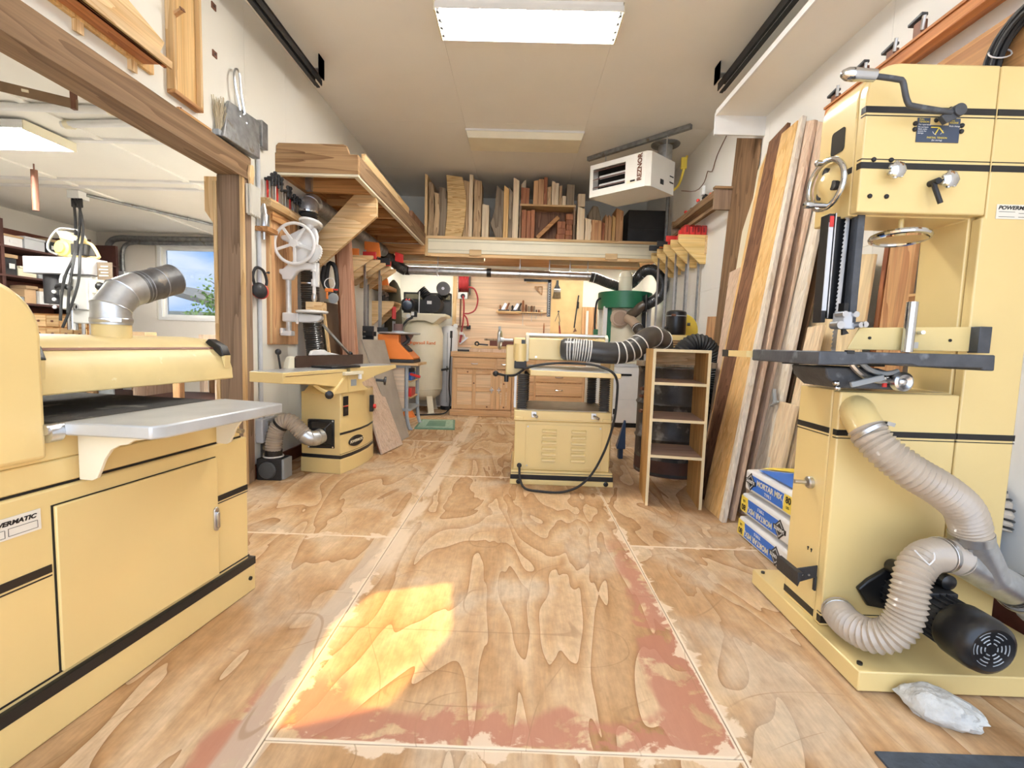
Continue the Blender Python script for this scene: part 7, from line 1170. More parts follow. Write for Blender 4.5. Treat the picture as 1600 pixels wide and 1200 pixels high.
for i in range(4):
    x = 1.645+0.058*i; s = thing('red_case', 'small red case on the right wall brackets, '+('leftmost', 'second from the left', 'third from the left', 'rightmost, by the wall')[i], 'case', (x+0.026, 5.05, 2.192), 'red cases on the clamp rack'); build('body', MB().box(x, x+0.052, 4.99, 5.12, 2.192, 2.285), RED, s, bev=0.004); build('latch', MB().box(x+0.016, x+0.036, 4.984, 4.992, 2.215, 2.265), mat('dark red plastic', (0.28, 0.02, 0.025), 0.5) if i == 0 else bpy.data.materials['dark red plastic'], s); build('lid_line', MB().box(x-0.001, x+0.053, 4.988, 5.121, 2.272, 2.277), BLK, s)
solo('orange_case', 'orange cordless tool on the far clamp brackets', 'tool', MB().prism([(1.60, 2.195), (1.76, 2.195), (1.74, 2.27), (1.62, 2.23)], 'y', 5.62, 5.74), ORG, bev=0.01)
t = thing('thermostat', 'small white thermostat on the right wall', 'thermostat', (WR, 4.43, 1.58)); build('body', MB().box(WR-0.022, WR, 4.39, 4.46, 1.575, 1.69), WHT, t, bev=0.004); build('display', MB().box(WR-0.024, WR-0.021, 4.405, 4.445, 1.63, 1.675), BLK, t)
solo('hardboard_offcut', 'brown board offcut with a hole, on the right wall below the thermostat', 'board', MB().slab((1.80, 4.80, 0.0), (1.80, 4.36, 0.0), (1.862, 4.40, 1.335), (1.862, 4.80, 1.355), -0.01), FIRz)
t = thing('wall_pipe', 'grey vent pipe in the back right corner by the loft', 'pipe', (1.83, 6.2, 2.4)); build('pipe', MB().cyl((1.82, 6.22, 2.30), (1.82, 6.22, 3.05), 0.022, n=10), GALVD, t); build('bend', MB().tube(spline([(1.82, 6.22, 3.05), (1.80, 6.15, 3.12), (1.72, 5.9, 3.14)], 0.03), 0.022, 10), BROWNM, t)

# ================================================================== leaning boards on the right wall
def lean(label, m, foot, top, thick=0.022, waney=0, nm='leaning_board'):
    (xf_, yf0, yf1), (xt, yt0, zt0, yt1, zt1) = foot, top
    if not waney: mb = MB().slab((xf_, yf0, 0.0), (xf_, yf1, 0.0), (xt, yt1, zt1), (xt, yt0, zt0), -thick)
    else:
        mb = MB(); n = 12; F_ = []; 
        for i in range(n+1):
            k = i/n; w = waney*(math.sin(k*7+1)*0.5+math.sin(k*15)*0.25); F_.append(Vector((xf_+(xt-xf_)*k, yf0+(yt0-yf0)*k+w, zt0*k)))
        G_ = [Vector((xf_+(xt-xf_)*i/n, yf1+(yt1-yf1)*i/n, zt1*i/n)) for i in range(n+1)]; nn = Vector((thick, 0, -thick*0.25)); k4 = n+1
        mb.add(F_+G_+[p+nn for p in F_]+[p+nn for p in G_], [q for i in range(n) for q in ((i, k4+i, k4+i+1, i+1), (2*k4+i, 2*k4+i+1, 3*k4+i+1, 3*k4+i), (i, i+1, 2*k4+i+1, 2*k4+i), (k4+i, 3*k4+i, 3*k4+i+1, k4+i+1))]+[(0, 2*k4, 3*k4, k4), (n, k4+n, 3*k4+n, 2*k4+n)])
    return solo(nm, label, 'board', mb, m, group='boards leaning on the right wall', bev=0.002)
lean('dark weathered plank standing flat on the right wall under the white end board', wood('dark weathered plank', (0.25, 0.15, 0.08), (0.12, 0.065, 0.03), 'z', rnd=0.02), (1.74, 4.45, 4.05), (1.865, 4.41, 2.90, 3.96, 2.71), 0.012)
lean('thin cream panel between the dark plank and the first board', CREAM, (1.66, 4.15, 3.80), (1.862, 4.10, 2.36, 3.86, 2.56), 0.006)
lean('pinkish board mostly hidden, low behind the first board', PINKz, (1.42, 3.60, 3.40), (1.80, 4.22, 1.70, 3.95, 1.72), 0.02)
lean('narrow golden board, first in front of the dark plank', GOLDz, (1.37, 3.52, 3.30), (1.850, 3.905, 2.46, 3.755, 2.60))
lean('dark walnut board leaning on the right wall', WALNz, (1.30, 3.36, 3.06), (1.832, 3.76, 2.60, 3.515, 2.635), 0.026)
lean('live-edge golden board leaning in front of the walnut board', GOLDz, (1.255, 3.085, 2.842), (1.80, 3.50, 2.56, 3.33, 2.565), 0.028, waney=0.035)
lean('thin white-edged board right of the live-edge board', WHITEz, (1.248, 2.838, 2.795), (1.81, 3.345, 2.57, 3.29, 2.58), 0.03)
lean('pinkish alder board, second right of the live-edge board', PINKz, (1.32, 2.945, 2.83), (1.835, 3.30, 2.545, 3.195, 2.51), 0.024)
lean('pinkish brown board leaning nearest the band saw wheel', PINKz, (1.44, 3.10, 2.96), (1.855, 3.195, 2.50, 3.085, 2.44), 0.02)
lean('dark brown panel low behind the pale boards', BROWNB, (1.56, 3.22, 2.95), (1.86, 3.10, 2.1, 2.90, 2.1), 0.012)
lean('long whitish board in front of the dark brown panel', WHITEz, (1.46, 3.00, 2.80), (1.815, 3.12, 2.02, 2.975, 2.04), 0.022)
lean('short pale board with a wing clamp, above the mortar bags', LIGHTz, (1.475, 2.86, 2.70), (1.575, 2.87, 0.735, 2.70, 0.73), 0.022)
lean('second short pale board beside the one with the wing clamp', LIGHTz, (1.50, 2.79, 2.66), (1.70, 2.86, 1.18, 2.72, 1.19), 0.020)
lean('big pale plywood sheet standing behind the band saw', wood('pale birch sheet', (0.84, 0.70, 0.46), (0.78, 0.62, 0.38), 'z', sc=0.4, rnd=0.02), (1.64, 3.06, 2.42), (1.81, 3.20, 1.66, 2.52, 1.545), 0.014, nm='plywood_sheet_stock')
lean('brown plank standing behind the band saw fence', FIRz, (1.76, 2.44, 2.28), (1.862, 2.47, 1.95, 2.31, 1.95), 0.02)
lean('brown strip along the edge of the standing plank', REDWz, (1.745, 2.47, 2.445), (1.858, 2.505, 1.9, 2.475, 1.9), 0.015)
t = thing('wing_clamp', 'small grey wing clamp on the short pale board', 'clamp', (1.56, 2.89, 0.70)); build('screw', MB().bar((1.57, 2.93, 0.80), (1.56, 2.89, 0.71), 0.018, 0.018), GREY, t); build('wing', MB().bar((1.555, 2.92, 0.70), (1.555, 2.85, 0.735), 0.02, 0.012), GREY, t, bev=0.003)
t = thing('wall_ledge', 'short brown ledge on the right wall seen behind the band saw', 'shelf', (1.80, 2.1, 1.25)); build('front', MB().box(1.78, 1.80, 1.8, 2.24, 1.245, 1.30), FIRy, t); build('top', MB().box(1.78, WR, 1.8, 2.24, 1.30, 1.312), PINEy, t)
solo('small_box', 'small brown box on the right wall seen through the band saw', 'box', MB().box(1.80, WR, 2.05, 2.235, 1.09, 1.16), FIRy, bev=0.003)
# red rail with iron hooks above the band saw
t = thing('tool_rail', 'long reddish cedar rail high on the right wall above the band saw', 'rail', (1.79, 2.2, 2.42)); build('rail', MB().prism([(1.77, 2.415), (1.80, 2.405), (WR, 2.44), (WR, 2.47), (1.775, 2.475)], 'y', 1.2, 2.99), REDWy, t, bev=0.003); build('ledge', MB().box(1.765, 1.78, 1.2, 2.99, 2.47, 2.482), REDWy, t)
for i, y in enumerate((2.92, 2.70, 2.50, 2.34)):
    s = thing('iron_hook', 'rusty iron clamp head on the cedar rail, '+('farthest', 'third', 'second', 'nearest')[i]+' one', 'clamp', (1.79, y, 2.482), 'iron heads on the cedar rail'); build('body', MB().box(1.772, 1.80, y-0.03, y+0.02, 2.483, 2.52+0.03*(i % 2)), BROWNM, s, bev=0.004); build('jaw', MB().bar((1.775, y-0.04, 2.535+0.03*(i % 2)), (1.775, y+0.04, 2.525+0.03*(i % 2)), 0.03, 0.014), IRON, s, bev=0.003); build('screw', MB().cyl((1.775, y-0.03, 2.50), (1.765, y-0.05, 2.55), 0.008, n=8), STEEL, s)
solo('wall_panel_board', 'tan board on the right wall behind the cable coil', 'board', MB().box(WR-0.014, WR, 1.2, 2.42, 2.10, 2.36), FIRy)
t = thing('cable_coil', 'coil of black cable hung on the right wall above the band saw', 'cable', (1.82, 1.86, 2.0))
for i in range(9): build('cable_turn', MB().torus((1.845-0.009*(i % 4), 1.82+0.006*(i % 3), 2.15), (1, 0.05*(i % 3), 0), 0.20-0.013*(i//2), 0.0085, 36, 6), RUB, t)
build('tie', MB().torus((1.83, 1.98, 2.21), (0.2, 0.6, -0.5), 0.035, 0.003, 14, 5), WHT, t); build('hook', MB().bar((WR, 1.82, 2.33), (1.80, 1.82, 2.345), 0.012, 0.012), STEEL, t)
solo('cable_loop', 'small beige cord loop on top of the band saw', 'cord', MB().torus((1.60, 1.74, 1.962), (0.2, 1, 0), 0.028, 0.006, 16, 6), CREAM)

# ================================================================== mortar bags
def bag(z, lab, flip, sh):
    y0, y1, x0, x1, h = 2.615-sh, 2.06-sh*0.3, 1.262+sh*0.2, 1.68, 0.134
    t = thing('mortar_bag', lab, 'bag', ((x0+x1)/2, (y0+y1)/2, z), 'stacked mortar bags')
    mb = MB(); nx, ny = 6, 10; top = []; bot = []
    import mathutils
    for i in range(nx+1):
        for j in range(ny+1):
            u, v = i/nx, j/ny; b = (1-abs(2*u-1)**4)*(1-abs(2*v-1)**4); w = mathutils.noise.noise(Vector((u*5, v*7, z*9)))*0.006
            x = x0+(x1-x0)*u; y = y1+(y0-y1)*v; top.append((x, y, z+h*(0.84+0.16*b)+w*b)); bot.append((x, y, z+0.004*(1-b)))
    k = (nx+1)*(ny+1); id_ = lambda i, j: i*(ny+1)+j
    fs = [(id_(i, j), id_(i+1, j), id_(i+1, j+1), id_(i, j+1)) for i in range(nx) for j in range(ny)]; fb = [tuple(k+q for q in f[::-1]) for f in fs]
    rim = [id_(i, 0) for i in range(nx+1)]+[id_(nx, j) for j in range(1, ny+1)]+[id_(i, ny) for i in range(nx-1, -1, -1)]+[id_(0, j) for j in range(ny-1, 0, -1)]
    mb.add(top+bot, fs+fb+[(rim[i], rim[(i+1) % len(rim)], k+rim[(i+1) % len(rim)], k+rim[i]) for i in range(len(rim))])
    sack = build('sack', mb, BAGW, t, bev=0.012, seg=3, ang=60)
    X_ = x0-0.0012; R_, U_ = ((0,-1,0), (0,0,1)) if not flip else ((0,1,0), (0,0,-1)); s = -1 if not flip else 1; zc = z+0.056
    yc = 2.615-sh-0.235 if not flip else 2.615-sh-0.215
    def at2(a, b): return (X_, yc+s*a, zc+(b if not flip else -b))
    def pan(name, pts, m, o): return build(name, MB().add([(p[0]-o, p[1], p[2]) for p in pts]+[(p[0]+0.004, p[1], p[2]) for p in pts], [tuple(range(len(pts))), tuple(range(len(pts), 2*len(pts)))[::-1]]+[(i, (i+1) % len(pts), len(pts)+(i+1) % len(pts), len(pts)+i) for i in range(len(pts))]), m, sack)
    pan('blue_panel', [at2(-0.17, -0.035), at2(0.145, -0.038), at2(0.135, 0.0), at2(0.145, 0.038), at2(-0.17, 0.040)], BLUE, 0.0)
    text('lettering', 'MORTAR MIX', 0.040, CREAM, sack, (X_-0.0006, yc+s*0.012, zc+(0.013 if not flip else -0.013)), R_, U_, ext=0.0003, bold=0.0012, sx=0.98)
    text('lettering', 'TYPE S', 0.022, WHT, sack, (X_-0.0006, yc+s*0.005, zc-(0.021 if not flip else -0.021)), R_, U_, ext=0.0003, bold=0.0005)
    pan('diamond', [at2(-0.225, 0.002), at2(-0.172, -0.046), at2(-0.120, 0.002), at2(-0.172, 0.050)], BLK, 0.0006); pan('diamond_field', [at2(-0.214, 0.002), at2(-0.172, -0.036), at2(-0.131, 0.002), at2(-0.172, 0.040)], LGREY, 0.001); pan('diamond_core', [at2(-0.206, 0.002), at2(-0.172, -0.029), at2(-0.139, 0.002), at2(-0.172, 0.033)], BLK, 0.0014)
    pan('name_band', [at2(-0.226, -0.010), at2(-0.118, -0.010), at2(-0.118, 0.013), at2(-0.226, 0.013)], BLK, 0.0018)
    text('lettering', 'SAKRETE', 0.022, WHT, sack, (X_-0.0022, yc-s*0.172, zc+(0.002 if not flip else -0.002)), R_, U_, ext=0.0003, bold=0.0006)
    pan('weight_panel', [at2(0.143, -0.040), at2(0.215, -0.042), at2(0.222, 0.042), at2(0.150, 0.040)], YLW, 0.0003); text('lettering', '80', 0.044, BLK, sack, (X_-0.001, yc+s*0.185, zc+(0.016 if not flip else -0.016)), R_, U_, ext=0.0003, bold=0.0012); text('lettering', 'LBS', 0.018, BLK, sack, (X_-0.001, yc+s*0.183, zc-(0.018 if not flip else -0.018)), R_, U_, ext=0.0003)
    return t, sack, z+h
t_, s_, _ = bag(0.0, 'lowest mortar bag of the stack, its print upside down on the floor', True, 0.0)
t_, s_, _ = bag(0.136, 'middle mortar bag of the stack, its print upside down', True, 0.012)
t_, s_, zt_ = bag(0.272, 'top mortar bag of the stack with upright print and a yellow 80 mark', False, 0.028)
build('top_print', MB().add([(1.29, 2.50, zt_-0.004), (1.285, 2.20, zt_-0.002), (1.30, 2.08, zt_-0.008), (1.60, 2.08, zt_-0.006), (1.60, 2.30, zt_+0.003), (1.45, 2.42, zt_+0.003)], [tuple(range(6))]), BLUE, s_)
build('top_band', MB().add([(1.40, 2.56, zt_-0.004), (1.32, 2.53, zt_-0.003), (1.46, 2.44, zt_+0.0035), (1.62, 2.40, zt_+0.002), (1.62, 2.54, zt_-0.002)], [tuple(range(5))]), YLW, s_)

# ================================================================== open shelf unit, drum and the corner behind it
BM = Matrix.Translation(Vector((0.857, 3.055, 0))) @ Matrix.Rotation(math.radians(-8.5), 4, 'Z')
t = thing('shelf_unit', 'narrow open pine shelf unit standing beside the leaning boards', 'shelf unit', (1.06, 3.22, 0))
EDGE = mat('pale ply edge', (0.80, 0.66, 0.40), 0.6)
PSIDE = wood('golden oak ply', (0.62, 0.37, 0.13), (0.46, 0.25, 0.07), 'z', rnd=0.03)
for x in (0.0, 0.335):
    sd_ = build('side', MB().box(x, x+0.018, 0.003, 0.40, 0, 1.025), PSIDE, t, xf=BM); build('edging', MB().box(x, x+0.018, 0, 0.003, 0, 1.025), EDGE, sd_, xf=BM)
for z in (1.007, 0.795, 0.558, 0.322):
    sh = build('shelf' if z < 1 else 'top', MB().box(0.018, 0.335, 0.004, 0.398, z, z+0.018), wood('pinkish ply shelf', (0.50, 0.35, 0.26), (0.42, 0.27, 0.18), 'x', rnd=0.05) if z > 1 else bpy.data.materials['pinkish ply shelf'], t, xf=BM); build('edging', MB().box(0.018, 0.335, 0.0, 0.004, z, z+0.018), EDGE, sh, xf=BM)
build('back_rail', MB().box(0.018, 0.335, 0.382, 0.398, 0.915, 1.005), PINEx, t, xf=BM)
t = thing('steel_drum', 'dented dark steel drum behind the open shelf unit', 'drum', (1.30, 3.99, 0))
DR = mat('dented dark drum', (0.075, 0.07, 0.066), 0.45, 0.5, 0.5, 7, bump=0.6, bs=9, dirt=((0.30, 0.29, 0.27), 8.0, 0.56))
build('shell', MB().lathe([(0.285, 0.0), (0.29, 0.02), (0.285, 0.04), (0.285, 0.28), (0.297, 0.30), (0.285, 0.32), (0.285, 0.56), (0.297, 0.58), (0.285, 0.60), (0.285, 0.85), (0.292, 0.87), (0.285, 0.88), (0.27, 0.865)], (1.30, 3.99, 0), (0,0,1), 36), DR, t); build('rust_band', MB().lathe([(0.287, 0.0), (0.2875, 0.02), (0.2875, 0.13)], (1.30, 3.99, 0), (0,0,1), 36, cap=False), mat('rusty drum foot', (0.11, 0.055, 0.04), 0.6, 0.2, 0.3, 10), t)
for z in (0.70, 0.64, 0.52): build('lever', MB().cyl((1.03, 3.84, z), (0.985, 3.80, z+0.005), 0.014, n=8), BROWNM, t)
solo('grey_plank', 'weathered grey plank lying across the steel drum', 'plank', MB().box(0.98, 1.58, 3.80, 3.98, 0.882, 0.925), GREYWz, bev=0.004)
solo('blue_shovel', 'dark blue dustpan blade leaning left of the drum', 'dustpan', MB().hexa([(0.92, 4.30, 0.10), (1.00, 4.30, 0.10), (1.02, 4.45, 0.10), (0.94, 4.45, 0.10), (0.985, 4.33, 0.36), (1.0, 4.33, 0.36), (1.0, 4.36, 0.36), (0.985, 4.36, 0.36)]).box(0.95, 0.99, 4.34, 4.40, 0.0, 0.12), mat('navy plastic', (0.02, 0.045, 0.10), 0.5), bev=0.004)
t = thing('white_cabinet', 'white steel cabinet with a black slot handle at the back', 'cabinet', (1.42, 6.30, 0)); build('body', MB().box(1.215, 1.64, 6.06, 6.28, 0.06, 0.78), WHT, t, bev=0.006); build('kick', MB().box(1.23, 1.63, 6.08, 6.26, 0.0, 0.06), BLK, t); build('handle', MB().box(1.30, 1.44, 6.05, 6.062, 0.665, 0.69), BLK, t); build('knob', MB().box(1.225, 1.245, 6.048, 6.062, 0.17, 0.24), BLK, t); build('drawer_line', MB().box(1.215, 1.64, 6.058, 6.061, 0.36, 0.364), LGREY, t); build('top', MB().box(1.205, 1.65, 6.05, 6.28, 0.78, 0.815), LGREY, t)
t = thing('motor_head_machine', 'yellow pedestal machine with an upright black motor, behind the shelf unit', 'machine', (1.50, 4.58, 0))
build('pedestal', MB().box(1.42, 1.60, 4.50, 4.68, 0.0, 0.96), YEL, t, bev=0.006); build('housing', MB().box(1.405, 1.60, 4.49, 4.70, 0.96, 1.155), YEL, t, bev=0.006)
for i in range(4): build('louvre', MB().box(1.435, 1.515, 4.484, 4.492, 1.03+0.022*i, 1.04+0.022*i), BROWNM, t)
m_ = build('motor', MB().lathe([(0.088, 0), (0.092, 0.01), (0.092, 0.20), (0.088, 0.215), (0.06, 0.228)], (1.482, 4.58, 1.16), (0,0,1), 24), BLK, t); build('motor_band', MB().torus((1.482, 4.58, 1.335), (0,0,1), 0.093, 0.004, 24, 5), GREY, m_); build('tag', MB().box(1.41, 1.45, 4.490, 4.50, 1.33, 1.35), BROWNM, m_)
build('side_knob', MB().cyl((1.575, 4.54, 1.26), (1.60, 4.53, 1.26), 0.014, n=8).cyl((1.388, 4.54, 1.22), (1.37, 4.53, 1.22), 0.014, n=8), BLKM, t)
build('belt_guard', MB().lathe([(0.16, 0), (0.165, 0.005), (0.165, 0.03), (0.16, 0.035)], (1.59, 4.72, 1.20), (0.35, -1, 0), 28), YLW, t)
t = thing('coiled_hose', 'fat black ribbed hose arching beside the shelf unit', 'hose', (1.6, 4.2, 0.6)); build('hose', MB().hose([(1.40, 4.22, 0.93), (1.45, 4.20, 1.02), (1.53, 4.20, 1.075), (1.62, 4.20, 1.06), (1.69, 4.20, 0.97), (1.73, 4.20, 0.82), (1.74, 4.20, 0.6), (1.74, 4.20, 0.3), (1.74, 4.2, 0.05)], 0.085, 0.022, 0.005, 18), RUB, t)

# ================================================================== rock and mat in the foreground
import mathutils
mb = MB(); mb.ball((0, 0, 0), 1.0, 30)
def rk(p):
    n = mathutils.noise.fractal(p*1.7+Vector((3, 1, 7)), 0.9, 2.0, 5)*0.20+mathutils.noise.noise(p*5)*0.05; k = 1+n; tip = 1-0.45*abs(p.x)**3
    return Vector((p.x*0.098*k, p.y*0.062*k*tip, max(p.z*0.046*k*tip, -0.030)))
mb.v = [rk(p) for p in mb.v]
RM = Matrix.Translation(Vector((1.238, 1.300, 0.031))) @ Matrix.Rotation(math.radians(-42), 4, 'Z') @ Matrix.Rotation(math.radians(4), 4, 'X'); mb.xf(RM)
ROCK = mat('pale grey rock', (0.62, 0.61, 0.57), 0.85, 0, 0.25, 22, bump=0.9, bs=38, dirt=((0.36, 0.35, 0.32), 26.0, 0.60))
o = solo('rock', 'pale grey rock lying on the floor before the band saw base', 'rock', mb, ROCK, ang=25)
solo('rubber_mat', 'slate blue rubber mat at the lower right corner of the floor', 'mat', MB().hexa([(0.955, 1.165, 0.0005), (1.86, 1.17, 0.0005), (1.86, 0.2, 0.0005), (0.955, 0.2, 0.0005), (0.955, 1.165, 0.007), (1.86, 1.17, 0.007), (1.86, 0.2, 0.007), (0.955, 0.2, 0.007)]), mat('slate rubber', (0.05, 0.065, 0.085), 0.7, 0, 0.4, 30, bump=0.3))

# ================================================================== the side room
DRED = mat('dark oxblood shelf', (0.085, 0.03, 0.022), 0.6, 0, 0.2, 9)
FX = -6.05
t = thing('storage_shelves', 'dark shelves full of boxes along the far wall of the side room', 'shelves', (-6.3, 6.2, 0))
SHZ = (0.62, 0.95, 1.34, 1.66, 2.0)
for z in SHZ: build('shelf', MB().box(LRX, FX, 4.6, 7.2, z-0.022, z), DRED, t)
for y in (4.6, 5.6, 6.75, 7.2): build('upright', MB().box(LRX, FX-0.02, y-0.02, y+0.02, 0.0, 2.3), DRED, t)
build('back', MB().box(LRX, LRX+0.012, 4.6, 7.2, 0.1, 2.3), OXBL, t)
random.seed(5); words = ['wide', 'tall', 'small', 'flat', 'squat', 'long', 'narrow', 'open']; cl_ = [('white', WHT), ('brown', CARD), ('grey', GREY), ('cream', CREAM), ('black', BLKM), ('pale', LGREY)]
zn = {0.95: 'lowest visible', 1.34: 'second', 1.66: 'third', 2.0: 'top'}; seen = set()
for zi, z in enumerate((0.95, 1.34, 1.66, 2.0)):
    y = 5.62; k = 0; hmax = (0.30, 0.24, 0.26, 0.24)[zi]
    while y < 6.68:
        w = random.uniform(0.10, 0.30); h = random.uniform(0.35, 0.95)*hmax
        if y+w > 6.72: break
        c = cl_[(k*5+zi*2) % 6]; 
        s = thing('storage_box', '%s box on the %s side room shelf, number %s along from the sander' % (c[0], zn[z], ('one', 'two', 'three', 'four', 'five', 'six', 'seven', 'eight', 'nine')[k]), 'box', (FX-0.12, y+w/2, z), 'boxes on the side room shelves'); build('body', MB().box(FX-0.22, FX-0.02-0.03*random.random(), y, y+w-0.015, z+0.001, z+h*0.82), c[1], s, bev=0.004); build('lid', MB().box(FX-0.225, FX-0.018, y-0.003, y+w-0.012, z+h*0.82, z+h), (c[1] if k % 2 else CARD), s, bev=0.003)
        if k % 2 == 0: build('label', MB().box(FX-0.019, FX-0.014, y+w*0.25, y+w*0.65, z+h*0.3, z+h*0.55), BAGW, s)
        y += w+0.01; k += 1
# bench with little drawers
t = thing('parts_cabinet', 'small orange wood parts cabinet with drawers behind the sander', 'cabinet', (-5.35, 5.6, 0.9))
build('case', MB().box(-5.70, -5.05, 5.55, 5.80, 0.90, 1.21), FIRx, t)
for i in range(4):
    for j in range(2): d = build('drawer', MB().box(-5.69+0.16*i, -5.545+0.16*i, 5.535, 5.552, 0.915+0.145*j, 1.045+0.145*j), PINEx, t, bev=0.003); build('knob', MB().ball((-5.617+0.16*i, 5.527, 0.98+0.145*j), 0.014, 8), BROWNM, d)
t = thing('side_bench', 'long workbench in the side room under the milling machine', 'bench', (-5.0, 5.6, 0)); build('top', MB().box(-6.0, -2.9, 5.36, 6.1, 0.84, 0.90), TIMBx, t)
for x in (-5.9, -4.9, -3.9, -3.0):
    for y in (5.41, 6.05): build('leg', MB().box(x-0.04, x+0.04, y-0.04, y+0.04, 0, 0.84), FIRz, t)
for x in (-4.4, -3.45): build('divider', MB().box(x-0.01, x+0.01, 5.38, 6.08, 0.25, 0.84), PINKz, t)
build('lower_shelf', MB().box(-5.9, -3.0, 5.38, 6.08, 0.25, 0.28), DRED, t)
solo('bench_tray', 'cardboard tray lying on the side room bench', 'box', MB().box(-4.75, -4.25, 5.38, 5.56, 0.901, 1.03), CARD, bev=0.003)
# milling machine
t = thing('milling_machine', 'pale grey bench milling machine in the side room', 'milling machine', (-4.65, 5.0, 0))
ML = mat('milling machine grey', (0.56, 0.56, 0.53), 0.45, 0, 0.1, 8)
build('belt_cover', MB().box(-5.145, -4.452, 4.93, 5.16, 1.605, 1.775), mat('pale lilac grey cover', (0.60, 0.59, 0.62), 0.4, 0, 0.06, 8), t, bev=0.006)
hd = build('head', MB().box(-4.80, -4.50, 4.95, 5.20, 1.24, 1.56).box(-4.72, -4.47, 4.97, 5.18, 1.10, 1.60), ML, t, bev=0.012); build('feed_dial', MB().torus((-4.675, 4.90, 1.545), (0.1, 1, 0), 0.052, 0.013, 24, 8), WHT, hd); build('dial_face', MB().cyl((-4.675, 4.93, 1.545), (-4.675, 4.905, 1.545), 0.038, n=18), GREY, hd)
build('crank_arm', MB().tube(spline([(-4.78, 4.92, 1.46), (-4.70, 4.88, 1.48), (-4.62, 4.90, 1.45)], 0.02), 0.028, 8), BLK, hd); build('lock_knob', MB().lathe([(0.012, 0), (0.036, 0.01), (0.036, 0.03), (0.015, 0.04)], (-4.62, 4.95, 1.27), (0, -1, 0), 16), CHR, hd); build('side_box', MB().box(-4.49, -4.42, 4.97, 5.12, 1.42, 1.55), CREAM, hd, bev=0.006); build('spindle_ball', MB().ball((-4.38, 4.97, 1.49), 0.045, 10), BLK, hd)
build('quill', MB().cyl((-4.715, 5.0, 1.24), (-4.715, 5.0, 1.03), 0.045, n=16), CHR, t); build('guide_rod', MB().cyl((-4.62, 5.02, 0.90), (-4.62, 5.02, 1.25), 0.016, n=10).cyl((-4.54, 5.02, 0.90), (-4.54, 5.02, 1.25), 0.016, n=10), STEEL, t)
for z in (1.42, 1.34, 1.26): build('handle_ball', MB().ball((-4.86, 4.96, z), 0.02, 8), WHT, t)
build('column', MB().cyl((-4.60, 5.25, 0.0), (-4.60, 5.25, 1.60), 0.07, n=18), GREY, t); build('table', MB().box(-5.0, -4.3, 4.85, 5.15, 0.80, 0.90), IRON, t, bev=0.006); build('motor', MB().cyl((-4.95, 5.08, 1.30), (-4.95, 5.08, 1.60), 0.10, n=18), BLKM, t)
build('name_plate', MB().box(-4.448, -4.30, 5.02, 5.04, 1.565, 1.745), mat('brown plate', (0.16, 0.12, 0.08), 0.5), t)
for i in range(4): build('plate_line', MB().box(-4.425+0.02*(i % 2), -4.33, 5.014, 5.021, 1.60+0.032*i, 1.612+0.032*i), CREAM, t)
# chain saw on the cover
t = thing('chain_saw', 'yellow chain saw with a curved steel handle on the milling machine', 'chain saw', (-4.67, 5.03, 1.776))
build('body', MB().prism([(-4.84, 1.79), (-4.56, 1.777), (-4.55, 1.90), (-4.62, 2.0), (-4.74, 2.04), (-4.80, 1.98), (-4.76, 1.93), (-4.84, 1.90)], 'y', 4.97, 5.10), YLW if False else YEL, t, bev=0.012); build('starter_cover', MB().lathe([(0.085, 0), (0.08, 0.02), (0.055, 0.03), (0.05, 0.05), (0.01, 0.055)], (-4.75, 4.97, 1.87), (0, -1, 0), 20), mat('chain saw yellow', (0.90, 0.72, 0.20), 0.4), t); build('front_handle', MB().tube(spline([(-4.80, 4.96, 1.80), (-4.88, 4.95, 1.84), (-4.89, 4.96, 1.93), (-4.83, 5.0, 2.06), (-4.76, 5.05, 2.085), (-4.66, 5.08, 2.06), (-4.62, 5.10, 1.98)], 0.02), 0.012, 8), STEEL, t); build('top_cover', MB().prism([(-4.82, 2.05), (-4.70, 2.04), (-4.60, 1.96), (-4.62, 1.93), (-4.77, 1.97)], 'y', 4.96, 5.11), CREAM, t, bev=0.008); build('engine', MB().box(-4.66, -4.52, 4.95, 5.09, 1.80, 1.92), BLKM, t, bev=0.01); build('rear_handle', MB().tube(spline([(-4.58, 5.03, 1.95), (-4.50, 5.03, 1.92), (-4.44, 5.03, 1.82), (-4.44, 5.03, 1.79), (-4.54, 5.03, 1.79)], 0.02), 0.016, 8), YEL, t)
# cords from the ceiling
t = thing('ceiling_outlet', 'white ceiling outlet box with black cords hanging from it', 'outlet', (-4.9, 5.35, 2.48)); build('box', MB().box(-5.0, -4.87, 5.30, 5.44, 2.47, 2.555), WHT, t, bev=0.004)
CPT = [[(-4.96, 5.34, 2.47), (-4.73, 5.10, 2.12), (-4.54, 4.86, 1.78), (-4.615, 4.84, 1.58), (-4.665, 4.84, 1.38), (-4.69, 4.84, 1.12)], [(-4.92, 5.34, 2.47), (-4.65, 5.10, 2.12), (-4.475, 4.86, 1.78), (-4.485, 4.84, 1.52), (-4.58, 4.84, 1.25), (-4.67, 4.84, 1.05)], [(-4.89, 5.34, 2.47), (-4.67, 5.08, 2.10), (-4.53, 4.85, 1.74), (-4.57, 4.83, 1.46), (-4.60, 4.83, 1.20)]]
for c in CPT:
    cd = build('cord', MB().tube(spline(c, 0.04), 0.013, 7), RUB, t); build('plug', MB().cyl(c[0], (c[0][0]+0.02, c[0][1]-0.02, c[0][2]-0.09), 0.024, n=8), BLK, cd)
solo('hanging_rod', 'rusty rod hanging from the side room ceiling', 'rod', MB().cyl((-4.56, 4.52, 2.13), (-4.56, 4.52, 2.50), 0.026, n=12).cyl((-4.56, 4.52, 2.50), (-4.56, 4.52, 2.555), 0.006, n=6), BROWNM)
